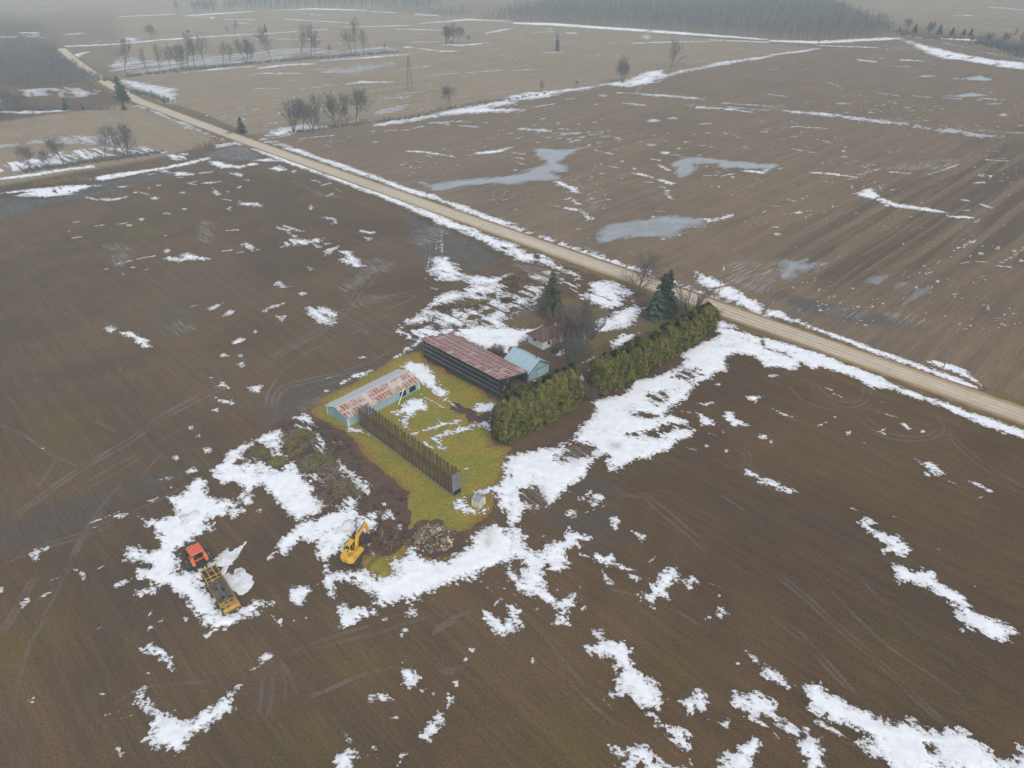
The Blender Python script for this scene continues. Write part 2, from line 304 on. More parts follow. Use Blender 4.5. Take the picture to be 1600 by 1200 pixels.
# ---------------------------------------------------------------- survey: outlines of snow, water, lawn and mud (tile x y, tile scale)
SNOW = '''
T 0 0 4
P 840,655 900,660 1000,705 1100,745 1250,810 1390,860 1380,870 1200,812 1050,747 950,702 900,677 850,668
P 1300,908 1420,890 1520,883 1550,897 1480,907 1350,928
P 560,1115 640,1095 820,1072 1000,1048 1150,1016 1300,983 1322,990 1200,1027 1050,1057 900,1080 780,1108 640,1130 570,1128
Q 0,905 150,890 300,870 450,850 600,845 740,850 740,900 600,905 300,900 160,905 0,930
Q 0,1030 150,1000 350,950 560,930 700,900 900,920 1050,950 1000,965 850,965 600,990 400,1030 200,1060 0,1085
P 0,1115 120,1095 400,1055 590,1030 590,1050 450,1065 200,1105 20,1125
P 100,1195 300,1170 500,1155 640,1160 560,1175 420,1190 300,1203
Q 680,420 760,340 880,370 1000,385 1180,350 1400,340 1600,332 1600,392 1400,402 1200,418 1000,442 800,465 740,470
P 760,495 860,510 960,530 1100,560 1110,600 1080,640 1000,615 940,595 850,565 770,520
P 930,575 1050,580 1095,600 1075,640 990,608
L 10 1150,455 1300,438 1450,425 1600,415
L 9 380,292 550,285 750,275 1000,250 1300,230 1600,212
L 8 740,105 1100,88
L 8 1150,100 1300,90 1600,70
P 380,350 480,335 560,320 500,360 400,372
L 18 20,700 180,705 420,692
Q 0,620 120,560 400,545 560,545 640,580 500,610 300,600 120,612 0,650
L 14 130,205 250,205
L 12 400,218 520,208
Q 140,215 300,210 290,240 160,235
L 10 0,232 110,232
P 780,235 860,240 850,260 790,262
L 6 1200,105 1300,108
B 1325,112,18,8
L 8 1400,122 1600,124
L 8 1450,140 1560,150
L 8 1000,285 1150,262
T 400 200 4
L 42 0,130 200,205 400,272 800,424 1100,552 1400,678 1560,748
L 26 60,84 300,160 520,238 760,318 1030,412 1300,500 1600,630
P 0,120 200,185 400,245 600,310 800,390 950,450 1100,520 1250,590 1400,650 1560,710 1600,730 1600,820 1560,790 1500,760 1350,680 1250,640 1170,612 1120,602 1060,540 900,470 700,400 560,355 400,285 250,235 130,195 0,135
P 40,70 160,95 300,140 420,190 520,215 640,260 760,300 900,355 1030,395 1130,420 1180,450 1300,485 1450,545 1600,600 1600,640 1480,600 1380,560 1250,505 1100,440 1000,425 870,375 700,310 560,255 450,220 380,190 250,145 120,105 50,85
P 80,250 150,235 195,260 150,275 100,262
P 220,270 270,260 230,282
P 0,205 80,190 150,210 60,210
L 12 350,325 400,340
L 12 410,360 470,345
L 14 435,430 480,410
L 12 500,380 525,395
P 330,500 345,480 360,500 345,515
P 415,555 500,570 510,600 470,605 480,580 430,565
P 640,635 700,645 755,650 735,667 690,660 650,655
P 670,682 735,690 700,707
Q 115,605 200,615 300,635 310,650 230,640 190,645 250,680 260,695 320,700 425,688 390,715 300,735 250,735 190,740 160,750 150,735 190,700 230,690 180,650 130,620
P 355,725 420,745 380,752
P 420,715 475,720 430,734
P 425,760 520,740 480,775 430,800 440,785
P 515,770 600,768 610,800 650,815 640,840 700,865 640,870 610,880 590,855 530,840 525,820 570,810
P 310,865 345,870 370,885 340,892
P 120,965 150,955 170,980 205,995 160,1002 120,985
P 260,1030 290,1022 325,1035 300,1050 270,1048
L 20 50,1145 100,1118 170,1103
P 125,1175 190,1175 160,1190
Q 290,1120 400,1115 500,1150 490,1200 370,1195
L 10 1160,640 1164,790
L 7 1125,780 1130,700
L 8 1085,800 1058,940
L 10 1180,655 1200,662
L 10 1130,708 1160,712
L 10 1130,745 1165,748
P 1095,1000 1150,1002 1130,1018
P 0,470 20,465 10,485
P 0,755 35,760 0,775
T 600 360 5.333
Q 390,230 480,215 540,220 605,300 640,345 680,375 760,380 950,385 1080,350 1130,400 1250,470 1330,470 1310,560 1300,620 1210,640 1100,700 1000,760 1030,800 1100,825 1200,820 1340,790 1330,810 1230,870 1215,930 1130,930 1120,960 1040,1010 900,990 870,1000 700,920 560,855 320,900 300,940 200,1000 130,1060 70,1067 180,990 280,930 250,905 170,910 190,880 80,855 120,790 160,770 270,705 330,650 420,570 500,520 560,505 640,510 660,490 740,460 640,420 580,420 540,430 430,415 440,385 385,350 400,290
P 640,390 800,385 1000,395 1000,440 900,470 780,450 700,430
P 480,525 640,520 700,545 600,590 500,610 420,640 330,690 280,720 360,620
P 480,690 640,700 860,650 900,700 760,770 560,790 400,770
P 180,760 300,700 420,720 400,760 260,790 170,850
P 1100,640 1280,530 1310,560 1200,640 1050,720
P 420,240 540,230 600,310 640,370 560,410 450,400 400,340
P 650,840 750,800 900,790 960,820 1100,830 1200,860 1210,925 1130,920 1110,960 1040,1000 900,980 860,990 720,915 600,850
Q 1180,350 1290,360 1400,330 1500,380 1500,480 1400,470 1300,420 1200,400
Q 1480,440 1600,400 1600,520 1500,520
P 1380,240 1500,310 1600,360 1600,395 1540,370 1440,330 1350,290
P 670,0 760,0 850,50 1000,110 1150,155 1180,190 1250,200 1330,205 1400,250 1450,330 1330,290 1260,265 1200,265 1150,260 1080,250 1040,190 1000,140 900,90 760,40
H 440,650 540,615 700,600 880,590 860,620 760,640 600,665 480,680
H 660,730 780,700 880,660 930,650 900,690 780,740 700,745
H 960,590 1020,560 1090,580 1060,615 980,610
H 1020,440 1100,350 1180,350 1200,420 1170,480 1080,530 1020,530 970,480
H 130,820 240,780 380,765 390,790 260,820 160,850
H 1000,690 1120,640 1240,590 1250,610 1130,665 1020,715
H 850,540 930,520 920,570 880,580
T 780 390 4.571
P 565,330 650,310 630,250 720,215 800,225 900,270 980,310 960,330 900,340 890,370 895,400 840,420 790,430 740,430 720,405 640,400 630,370 560,365
P 690,520 790,460 870,420 960,405 1040,420 1010,450 985,490 970,530 900,560 790,580 700,600 690,580 670,560 720,545
P 460,0 560,20 700,70 850,130 930,160 1010,180 1100,180 1120,235 1060,220 950,190 860,150 760,110 620,60 510,20
P 1240,240 1300,265 1400,310 1500,345 1600,380 1600,402 1500,372 1400,332 1300,292 1240,275
P 0,550 60,560 170,575 260,560 340,545 280,570 260,585 215,610 210,650 150,660 140,685 100,700 60,740 0,740
P 940,360 970,355 960,382
P 380,740 400,715 475,710 470,740 440,765 390,760
L 12 590,815 640,790 700,760
P 790,660 880,605 990,600 960,640 850,700 820,720 800,700
Q 540,960 560,900 640,870 630,900 590,960 560,970
P 245,940 330,905 400,885 380,910 280,945
P 690,1070 800,1055 900,1040 930,970 1000,930 1100,910 1200,870 1300,830 1330,780 1310,760 1330,730 1420,680 1600,620 1600,870 1550,880 1500,930 1420,960 1330,1020 1300,1080 1210,1130 1180,1189 680,1189 690,1150 670,1100
H 1250,880 1330,860 1400,860 1430,890 1330,930 1260,910
H 1060,1040 1180,1020 1190,1060 1100,1080
P 1530,490 1600,520 1660,545 1660,590 1600,575 1540,570
L 10 100,425 130,430
P 1240,470 1290,475 1260,490
T 1100 500 4
P 60,0 130,40 260,110 400,180 540,230 600,285 560,310 480,270 380,280 300,230 200,210 100,260 0,300 0,140 60,120 100,90 40,40
T 800 600 4
P 720,0 1170,0 1130,40 1100,80 1040,130 970,140 950,160 1000,175 930,190 910,210 1000,190 1100,230 1110,250 1060,260 1110,270 1150,290 1120,330 1020,370 1030,395 960,420 930,440 850,465 800,470 700,510 660,555 580,550 600,520 570,470 610,450 560,440 500,500 470,560 420,600 360,640 330,670 270,740 230,770 160,690 140,690 180,740 160,770 90,790 60,830 70,870 20,880 0,890 0,445 60,430 180,400 240,400 300,385 370,350 400,310 430,260 500,210 520,140 500,110 560,90 680,70 730,20
P 560,120 760,60 1000,20 930,60 800,180 640,200 560,330 700,420 820,430 640,480 600,440 540,380 430,330 520,210
P 0,470 200,440 260,500 330,540 300,600 200,640 160,560 60,640 0,650
H 740,320 850,300 980,250 1090,270 1000,300 900,320 800,330
H 290,450 380,370 450,375 510,410 490,440 400,450 330,480
H 870,80 940,60 960,90 900,130 880,110
H 750,195 800,180 900,200 860,210
H 60,680 150,650 160,690 200,740 120,760 60,740
Q 420,700 500,660 500,690 620,680 560,740 520,770 470,720 430,740
P 320,790 400,785 420,810 350,830
L 8 370,840 580,760
P 610,840 660,825 690,860 650,910 620,880
P 730,905 790,935 840,950 810,990 760,940
L 16 860,1110 895,1085
P 425,1065 510,1090 520,1060 580,1080 620,1055 640,1075 630,1110 700,1140 760,1165 740,1175 660,1140 590,1140 530,1115 490,1095
P 350,880 400,910 430,940 500,965 490,980 420,980 420,1020 380,1010 330,1045 360,1110 330,1160 260,1170 220,1150 220,1110 150,1200 0,1200 0,1130 60,1190 80,1100 20,1100 0,1050 0,900 70,890 100,1000 120,1030 150,1060 200,1030 230,980 310,975 350,930
P 1440,60 1480,75 1560,75 1530,125 1480,100
P 1320,180 1380,175 1390,210 1470,260 1370,265 1330,210
P 1190,380 1250,385 1220,405
Q 1150,120 1270,110 1220,140
Q 1160,180 1260,230 1270,270 1180,260
L 10 1270,240 1320,305
L 10 1060,170 1120,180
P 910,1180 1000,1155 1050,1180 1060,1210 910,1210
P 1460,520 1500,550 1560,590 1600,600 1600,625 1550,630 1510,580 1460,570
P 1080,390 1160,415 1110,415
L 14 155,980 200,950
B 1290,5,20,12
B 1570,330,30,16
B 1340,420,10,14
L 8 1140,285 1270,320
T 1200 600 4
P 660,0 720,0 850,30 1000,80 1200,150 1400,220 1600,300 1600,355 1500,320 1350,265 1200,200 1100,150 1000,120 850,70
P 10,145 60,165 165,205 150,215 80,190
L 14 360,25 400,40
P 400,60 440,65 490,95 460,95
L 14 305,265 365,240
P 640,280 700,295 740,270 720,300 745,320 700,310
P 800,240 860,250 905,280 880,295 830,265
B 968,298,16,8
P 490,300 520,295 500,335 485,325
L 10 560,358 615,372
Q 380,205 430,208 420,225 385,220
P 0,585 40,610 110,640 180,670 150,690 80,680 50,665 0,630
P 930,480 1000,490 1060,520 1110,560 1090,575 980,570 980,555 1050,560 1000,520
P 1250,610 1310,615 1370,650 1420,680 1400,685 1320,650
P 500,770 570,790 540,797
P 560,870 610,830 670,870 640,890 700,925 780,945 850,990 895,1040 870,1080 830,1090 780,1060 720,1050 730,1010 690,990 650,940 600,910
P 750,1130 850,1125 880,1160 950,1185 1000,1200 1000,1210 790,1210 780,1150
L 10 1130,610 1190,630
L 7 1055,990 1085,1000
L 7 1055,1030 1085,1045
L 7 775,830 825,835
L 6 700,112 740,118
L 9 690,175 810,210
B 20,362,8,14
B 1330,710,18,8
T 1200 900 4
P 780,-10 1040,-10 1080,50 1140,80 1200,110 1260,160 1290,220 1400,265 1500,310 1560,355 1520,385 1460,420 1400,400 1300,350 1200,290 1170,250 1200,230 1170,190 1120,160 1060,130 1010,110 1000,80 900,50
P 0,540 60,600 100,640 160,690 150,720 100,700 60,680 0,660
Q 0,740 80,790 60,830 50,880 120,920 200,940 260,960 200,1000 120,1020 60,1000 20,960 0,930
P 220,690 260,650 330,665 380,730 460,760 500,800 570,810 640,850 720,890 800,890 880,890 940,940 1030,970 1080,1000 1120,940 1210,950 1260,1000 1340,1050 1400,1100 1450,1130 1530,1140 1550,1050 1620,1050 1620,1220 790,1220 740,1160 640,1130 600,1090 550,1040 560,1015 640,1020 620,990 560,960 480,940 420,940 340,890 270,850 240,780
Q 270,900 320,900 420,950 480,1005 400,980 330,960
P 180,1020 250,1000 320,1020 360,1080 340,1150 320,1220 260,1220 230,1150 190,1120
H 980,1050 1050,1080 1040,1110 1000,1090
H 650,860 700,880 680,895
L 10 1240,400 1270,412
L 10 1310,412 1380,432
B 1285,68,20,8
B 1215,342,18,14
T 800 900 4
P 20,60 60,0 190,0 200,50 250,90 320,150 370,120 410,90 410,150 350,220 350,310 290,320 260,290 290,220 240,190 170,200 190,180 150,130 80,120 20,110
P 0,200 60,210 40,250 90,300 30,330 0,320
P 560,-10 600,10 655,70 590,50
P 720,0 800,15 780,40 740,20
P 755,95 840,120 870,110 860,80 910,20 940,-10 1020,-10 1060,30 1100,20 1130,0 1160,20 1150,60 1100,95 1060,40 1000,50 960,90 980,140 910,130 880,200 830,160 790,130
P 425,210 465,180 460,205 435,222
L 8 1235,50 1305,75
P 1200,270 1270,240 1280,200 1320,195 1340,220 1390,240 1330,260 1310,275 1270,250
P 470,450 520,420 560,400 640,400 700,415 750,460 755,500 780,560 830,620 870,660 920,700 955,780 910,840 860,830 790,790 720,750 650,750 600,750 650,720 630,650 650,590 620,530 580,510 500,500
Q 640,590 720,580 760,660 750,740 650,740 630,660
P 1065,790 1110,760 1150,715 1210,730 1230,790 1220,860 1160,850 1150,820 1110,885 1080,850
P 1300,920 1340,870 1370,890 1350,960 1310,940
L 10 1190,890 1290,915
P 850,860 900,890 980,930 1100,940 1140,980 1120,1060 1120,1110 1060,1090 1000,1040 950,970 870,920
P 600,1050 700,1080 760,1060 820,1060 880,1110 890,1160 1000,1180 1110,1160 1130,1220 850,1220 800,1150 770,1190 680,1190 660,1160 720,1130 620,1100
P 1240,1220 1290,1140 1390,1110 1470,1020 1530,1015 1550,1060 1500,1130 1480,1220
Q 1380,730 1450,760 1520,720 1600,740 1600,930 1540,940 1480,890 1400,820 1360,790
P 1460,470 1540,520 1560,560 1500,540
B 130,530,14,22
L 8 525,310 580,360
L 9 570,770 625,835
L 9 1030,765 1050,785
B 1295,125,7,7
B 1410,548,14,10
B 1410,595,12,10
Q 500,330 580,330 570,400 510,400
T 400 900 4
P 0,150 60,150 130,170 120,185 0,200
P 200,100 220,70 280,75 350,70 330,110 300,130 275,200 240,180 205,150
P 430,0 600,0 640,50 700,70 745,35 760,0 1370,0 1370,15 1290,40 1240,60 1150,80 1100,100 1050,130 1000,160 960,170 900,160 860,190 800,190 740,170 700,120 640,90 560,50 500,40
H 560,60 620,60 700,120 680,150 600,130
P 510,170 560,190 640,215 700,200 765,205 760,240 690,270 630,300 580,320 515,335 515,260
P 920,240 960,200 1000,210 1010,250 950,270
B 805,270,22,8
L 9 860,252 885,244
P 1420,215 1480,240 1550,285 1570,240 1560,180 1600,170 1600,340 1590,370 1520,390 1450,330 1425,280
L 12 1405,35 1480,100
L 14 1440,70 1530,35
L 16 1500,70 1600,90
P 1480,180 1530,130 1540,150 1490,190
P 900,560 920,540 925,580 960,580 1010,610 1020,640 1000,690 960,700 920,670
P 1020,710 1080,690 1140,740 1110,755 1070,715 1030,735
P 1230,660 1265,650 1260,700 1240,690
P 1190,750 1250,745 1260,790 1210,820 1180,860 1170,910 1150,960 1090,1020 1020,1025 1000,1000 1060,930 1120,870 1170,830
P 700,740 780,735 860,770 800,785 710,780
Q 820,870 890,870 890,895 850,895
P 490,1140 520,1100 600,1090 640,1050 690,1040 640,1090 630,1150 590,1190 500,1200
P 720,1060 760,1060 765,1090 740,1100
P 890,1100 950,1100 930,1150 870,1190 900,1140
P 20,520 60,480 120,495 60,540 20,570 0,590 30,550
Q 40,220 100,250 160,270 160,310 120,280
B 930,340,26,14
B 910,375,10,14
B 1350,462,20,16
B 1308,525,14,18
L 8 670,1110 720,1130
L 8 745,1130 775,1150
B 560,990,14,16
B 585,1030,22,16
B 655,652,4,4
B 315,260,6,12
B 240,280,8,8
B 165,402,10,4
Q 430,0 520,0 520,80 510,150 440,130 400,50
T 0 900 4
P 860,0 1240,0 1270,50 1310,110 1360,180 1380,220 1430,240 1500,215 1560,175 1600,175 1600,240 1540,260 1480,300 1400,330 1320,340 1270,300 1200,240 1180,190 1150,140 1080,110 1040,70 980,60 900,30
P 830,80 900,85 980,60 960,110 860,135
P 700,60 760,30 830,20 800,50 720,80
Q 1150,250 1195,270 1160,300
Q 1230,390 1290,360 1330,340 1290,400 1240,425
L 12 320,30 365,10
P 130,170 150,140 185,140 180,180 145,195
P 235,150 280,105 325,100 290,130
P 0,80 20,65 10,110 0,115
L 14 930,250 955,215
P 985,290 1020,260 1035,265 1000,295
P 915,340 940,305 960,320 930,345
L 10 600,340 635,320
L 10 530,405 565,375
P 890,460 930,425 1000,430 1025,470 1060,490 1080,520 1110,555 1095,590 1050,580 1020,530 990,500 930,490
P 905,600 945,605 930,625
P 835,795 860,710 910,710 920,760 980,790 1000,850 1050,870 1120,900 1200,890 1280,840 1380,770 1430,740 1480,700 1460,760 1475,800 1450,855 1400,870 1330,930 1250,1000 1180,1060 1130,1115 1040,1110 960,1080 890,1020 940,980 950,900 930,850 880,820
H 1150,1050 1250,970 1240,1000 1190,1050
P 735,1130 730,1090 790,1105 760,1140
B 645,742,24,9
L 14 660,870 690,865 760,845
L 8 690,870 685,905
L 16 740,900 830,870
L 8 170,785 215,760
B 205,792,14,6
B 740,1082,20,10
L 8 760,935 780,920
B 905,690,16,6
T 0 600 4
P 870,840 920,845 1000,850 1090,810 1070,740 1130,700 1230,580 1300,600 1310,690 1370,720 1450,735 1440,790 1510,770 1520,800 1470,830 1420,840 1300,850 1290,870 1350,860 1350,910 1290,930 1230,960 1200,990 1150,1000 1110,1050 1130,1110 1110,1170 1200,1180 1260,1150 1360,1080 1420,1030 1430,1030 1420,1070 1360,1150 1330,1200 850,1200 850,1160 930,1140 870,1110 770,1110 780,1070 790,1010 870,1010 930,1040 990,1030 990,960 950,900 890,880
Q 1000,700 1130,700 1140,800 1060,790
P 1310,545 1400,490 1450,430 1530,370 1600,330 1600,640 1540,650 1560,750 1530,755 1490,710 1520,660 1480,610 1400,630 1350,600
P 920,735 1000,700 960,742
P 700,825 820,805 760,842
L 9 560,907 620,890
L 9 540,882 740,802
P 970,600 1100,575 1050,607
P 1150,550 1200,515 1245,545 1190,560
P 1070,460 1110,440 1120,475 1105,495
P 1275,400 1325,405 1315,440 1285,430
P 1220,330 1250,315 1255,345
B 1195,272,16,12
B 1070,650,14,9
P 175,1060 200,1035 300,1030 260,1060 235,1110 200,1110
P 1345,85 1400,100 1470,115 1450,130 1370,110
P 1320,170 1365,145 1370,175
P 1355,-5 1420,8 1410,40
P 1545,20 1600,5 1600,60 1560,50
P 460,1160 500,1150 540,1190 520,1205
L 10 610,1160 660,1130
B 268,405,10,7
T 240 780 6
P 890,1040 940,980 1030,945 1160,960 1150,990 1050,995 950,1010
P 1255,900 1290,825 1350,850 1480,830 1490,860 1420,920 1390,1010 1340,990 1270,950
P 1150,0 1560,0 1560,130 1480,160 1400,185 1350,200 1270,140 1200,80
P 1120,440 1180,390 1350,230 1400,190 1560,180 1560,380 1480,400 1440,410 1390,375 1340,430 1220,470 1190,450 1130,455
P 1055,560 1080,520 1130,500 1130,550 1070,590
P 800,0 930,0 920,40 870,60
P 950,85 1020,125 1000,130
P 500,260 580,200 590,270 500,310
T 360 620 5
P 0,440 120,360 250,300 330,270 400,240 500,205 480,170 580,125 640,160 660,210 720,250 760,310 830,340 880,370 800,385 760,420 740,460 820,480 900,530 970,590 1030,650 1090,700 1080,750 1030,780 1000,860 960,980 870,900 760,860 700,880 580,940 560,970 480,930 430,890 360,810 270,740 250,690 160,700 150,760 165,830 120,850 60,790 110,720 80,650 0,620
H 400,240 480,200 620,190 680,230 690,330 760,420 850,560 920,640 1010,760 990,850 880,880 760,860 690,760 640,680 520,560 420,480 390,400
H 90,470 180,350 260,390 330,440 420,520 390,560 280,540 180,510
H 640,140 720,200 760,280 860,380 800,400 700,340 640,240
H 660,250 720,270 750,310 690,310
H 720,370 800,370 790,410 720,410
H 760,470 830,480 820,510 760,500
H 440,490 510,490 500,520 440,515
P 335,1150 400,1090 540,980 700,950 870,860 1000,830 1000,900 970,1000 950,1080 900,1150 880,1190 740,1190 700,1130 560,1120 480,1170 430,1200 380,1200
P 990,930 1060,900 1160,900 1150,940 1130,960 1160,990 1100,1050 1060,1080 1010,1060 970,1060
P 1170,960 1250,870 1250,910 1280,920 1280,960 1190,970
P 1310,1000 1350,1000 1340,1050
B 1205,840,20,18
B 1285,1085,18,20
P 890,260 960,245 1020,250 1060,290 1000,270 930,275
P 0,880 100,870 95,920 0,935
B 220,890,30,12
T 500 720 5.333
P 1085,340 1205,290 1210,350 1250,380 1300,405 1405,405 1380,430 1230,450 1170,410 1100,370
P 1270,255 1330,240 1440,215 1490,200 1520,120 1540,90 1490,40 1600,0 1600,480 1560,470 1520,400 1480,350 1470,290 1420,270 1360,275 1300,270
P 570,830 660,820 750,760 760,720 800,740 850,810 950,830 1050,820 1130,770 1200,730 1270,690 1250,640 1330,590 1400,540 1460,530 1560,580 1600,560 1600,830 1500,860 1400,900 1300,960 1200,1000 1100,1030 900,1110 820,1180 700,1170 560,1180 440,1150 400,1080 240,1000 140,930 280,910 380,890 460,950 500,1010 560,1010 580,960 600,1010 630,910 590,870
P 420,690 460,670 480,760 520,790 430,805
B 675,545,22,22
B 625,622,18,14
P 0,640 30,620 200,640 240,660 160,760 100,790 60,820 20,860 0,800
P 20,870 60,860 110,930 180,960 220,1020 160,1020 80,960
T 480 480 4
P 590,370 640,340 720,345 770,390 810,440 830,500 890,520 860,560 880,580 800,550 740,490 700,480 640,430 590,420 540,430 490,445 560,410 620,400
Q 500,655 560,640 620,590 720,560 760,600 770,620 730,650 690,670 650,690 640,740 650,800 600,740 570,700 540,670
P 560,650 640,600 720,570 750,610 690,650 620,680
L 10 700,545 780,585 850,635
L 12 600,600 720,545
P 1035,640 1070,600 1190,600 1180,640 1060,670
L 16 890,592 940,635
L 22 640,800 800,750 950,710
Q 700,850 800,800 900,770 1000,740 1050,720 1080,750 1000,770 900,800 830,820 840,860 870,880 850,900 760,880
P 720,845 820,800 930,770 1030,740 960,780 840,815
P 1050,740 1100,710 1150,700 1140,780 1090,740
L 24 210,480 280,440 395,400
L 10 540,320 660,262
B 345,315,28,8
B 650,350,20,14
Q 770,690 830,700 860,730 800,720
P 230,765 290,750 350,770 390,810 340,790 280,780
B 1000,1010,20,10
Q 20,30 60,50 170,60 180,80 60,75
L 8 120,445 155,437
B 120,525,14,10
P 0,680 20,690 40,740 0,750
T 0 300 4
L 14 540,35 600,45 700,50 795,30
B 970,40,28,10
L 10 865,0 940,20
P 1325,0 1390,15 1350,27
L 14 1380,45 1450,55
P 1485,50 1520,65 1600,70 1600,90 1500,85
P 1410,105 1450,90 1440,118
L 12 600,212 650,208
L 10 715,205 795,195
B 805,209,25,8 885,172,28,8
L 12 1410,243 1490,238
P 1480,330 1540,315 1590,340 1580,360 1540,355 1520,340
L 12 1390,370 1450,365
L 9 1480,380 1520,375
L 9 1570,365 1600,375
L 9 690,405 730,400
L 12 720,453 820,430
L 14 855,420 975,400
B 1045,367,22,13
P 1020,415 1060,400 1130,415 1120,390 1170,380 1240,400 1330,410 1280,435 1180,425 1130,440 1080,430 1040,425
L 9 820,473 865,470
L 8 885,490 925,482
L 8 650,482 680,485
L 9 455,190 500,187
L 13 455,288 510,282
P 655,850 690,840 735,855 700,880 670,875
P 745,880 800,870 860,890 860,905 900,915 930,935 950,970 900,975 880,950 845,940 840,905 780,905
L 12 1190,720 1240,705
P 1290,730 1350,705 1395,695 1330,742
P 1370,785 1430,740 1480,738 1450,770 1390,782
P 1450,935 1500,915 1560,910 1500,945 1460,950
P 1375,1015 1395,1010 1430,1025 1390,1035
P 1485,1025 1510,1010 1525,1035
P 1480,1075 1520,1060 1535,1085 1510,1095
P 1340,1190 1400,1185 1450,1205
B 1595,872,14,9 1320,1162,12,6 770,512,8,6 750,1103,6,6 430,247,8,4 1035,272,14,5 1160,107,16,6
T 0 150 4
P 730,565 800,560 790,574 740,576
L 9 915,492 970,487
P 990,470 1040,462 1060,480 1110,475 1220,485 1210,497 1100,500 1080,490
L 14 1245,483 1330,475
P 1290,385 1320,382 1300,400 1400,415 1410,425 1500,435 1590,415 1600,425 1500,452 1380,452 1320,430
L 10 1110,510 1150,510
P 1165,545 1260,525 1200,545 1240,558 1190,556
P 1260,545 1300,538 1380,535 1320,554
P 1430,480 1480,482 1530,495 1500,508 1460,495
L 10 1520,525 1555,528
P 1475,575 1500,558 1520,565 1490,582
P 1320,600 1355,595 1390,610 1360,625
P 0,610 100,595 200,580 350,570 500,560 600,557 560,570 450,580 380,595 200,605 140,600 0,617
L 10 270,615 390,610
L 10 390,618 480,615
L 10 130,632 220,627
B 1150,706,16,7 1045,737,30,7 850,604,20,6 930,575,14,5 1420,600,14,5 1138,605,22,6 990,560,18,5
Q 1020,370 1180,355 1180,400 1100,405
T 800 200 4
P 265,335 300,330 360,360 400,370 430,410 370,405 350,380 280,355
L 14 300,450 370,440 400,470 450,482
L 10 235,480 300,495
P 300,490 400,500 460,525 480,550 520,570 460,577 450,540 400,520 340,510
L 16 750,285 800,290 880,310
P 900,320 950,325 1015,345 1000,360 920,335
L 10 815,337 890,342
L 16 920,365 960,375
P 950,390 1005,385 960,410 1000,430 1010,448 980,440 950,415
L 16 870,195 930,205
P 910,230 950,240 1010,270 960,267 920,245
B 870,106,33,8 955,156,30,9 885,755,1,1
L 9 995,168 1055,172
L 12 515,138 630,165
L 10 610,240 670,250
P 1200,570 1280,565 1350,540 1385,540 1380,560 1310,577 1220,597
L 12 1100,620 1220,615
L 9 900,520 960,525
B 880,555,18,8 940,697,20,7 1045,672,14,8
L 10 1200,300 1280,295
L 10 1280,272 1300,280
L 12 1310,300 1390,285
B 1380,308,14,6 1170,170,14,5 690,208,18,6 555,230,10,5 520,240,8,5 765,255,18,6 415,633,16,4
L 20 1430,265 1560,280 1600,262
L 9 1525,315 1560,340
L 18 60,5 200,20
L 14 210,15 320,40 420,30
L 9 350,75 400,80
L 10 0,155 80,165
L 14 20,185 75,195
L 12 30,215 100,235
B 20,263,18,5
Q 0,600 100,640 250,690 330,715 450,765 600,805 740,855 880,890 880,925 760,900 700,890 500,820 330,765 240,720 0,640
P 330,740 450,775 600,820 740,862 860,895 740,895 600,850 450,805
Q 980,940 1100,990 1260,1050 1420,1110 1600,1180 1600,1205 1400,1150 1250,1080 1000,1000
P 1000,965 1100,1000 1260,1060 1420,1125 1600,1188 1400,1145 1250,1085 1000,1000
P 1230,1020 1300,1025 1440,1060 1460,1080 1380,1075 1290,1050
T 1200 300 4
P -420,500 -300,540 -150,620 0,700 0,770 -200,700 -420,560
P 0,730 60,740 120,770 250,830 400,880 560,940 700,990 850,1040 980,1090 1130,1140 1340,1200 1200,1200 1080,1160 960,1120 800,1060 650,1010 500,950 350,890 200,830 60,790 0,770
P 990,1060 1050,1055 1150,1080 1240,1120 1340,1190 1260,1172 1100,1110
P 0,910 100,940 300,1000 500,1080 700,1150 820,1200 640,1200 560,1170 440,1130 340,1100 280,1115 200,1070 170,1110 120,1120 90,1100 0,1100 0,1050 130,1030 100,1010 0,980
P -320,830 -180,860 0,920 0,980 -150,920 -320,870
P 540,10 640,0 700,30 800,70 880,85 1000,100 1100,120 1130,135 1040,130 900,110 780,95 680,55 560,25
B 745,85,20,12 105,140,10,4 60,265,22,10 530,603,24,6 845,323,8,5 445,403,9,5 1062,560,12,8 30,1150,40,10
L 18 1115,150 1200,158 1290,162
L 18 1290,190 1325,170
L 16 1200,50 1255,55
L 22 1330,80 1400,100
L 12 1210,115 1260,115
L 20 1150,365 1230,335 1330,295
L 14 1200,450 1260,435
L 14 1300,435 1380,440
L 14 1420,460 1520,472
L 14 1460,440 1540,400 1600,350
B 1430,350,28,12 1535,370,16,9 1580,430,18,8 1330,385,20,10
L 6 990,490 1080,430
L 14 120,45 165,60
L 9 35,90 95,88
B 190,130,30,8 245,25,10,6 215,40,10,5
L 10 1450,790 1495,800
T 400 0 4
P 730,780 850,755 1000,735 1200,690 1400,650 1600,610 1600,650 1500,675 1600,680 1600,700 1400,710 1200,720 1050,745 900,770 800,787
Q 740,700 850,660 960,650 940,680 860,700 760,720
P 60,850 130,800 260,775 450,790 480,800 300,820 160,852
P 560,770 640,740 640,762
L 12 320,858 490,848
L 14 800,820 890,812
L 12 910,818 1045,790
L 14 1075,770 1150,768 1280,755
L 12 1260,785 1390,795
B 1435,767,16,6 745,888,18,6 1200,780,16,5 730,822,16,5
L 14 945,945 1050,950 1235,980
L 11 1310,970 1360,970
L 24 1370,960 1500,950 1600,920
L 16 0,430 200,405 360,400
L 12 400,380 700,360 950,340
Q 0,330 200,300 350,300 560,320 800,290 940,310 800,322 560,342 350,347 150,372 0,390
L 12 0,460 290,460
Q 340,435 600,420 700,395 850,390 900,405 700,440 620,470 560,455 420,457
L 14 440,535 660,515 850,515
L 9 215,505 250,503
L 9 0,555 150,553
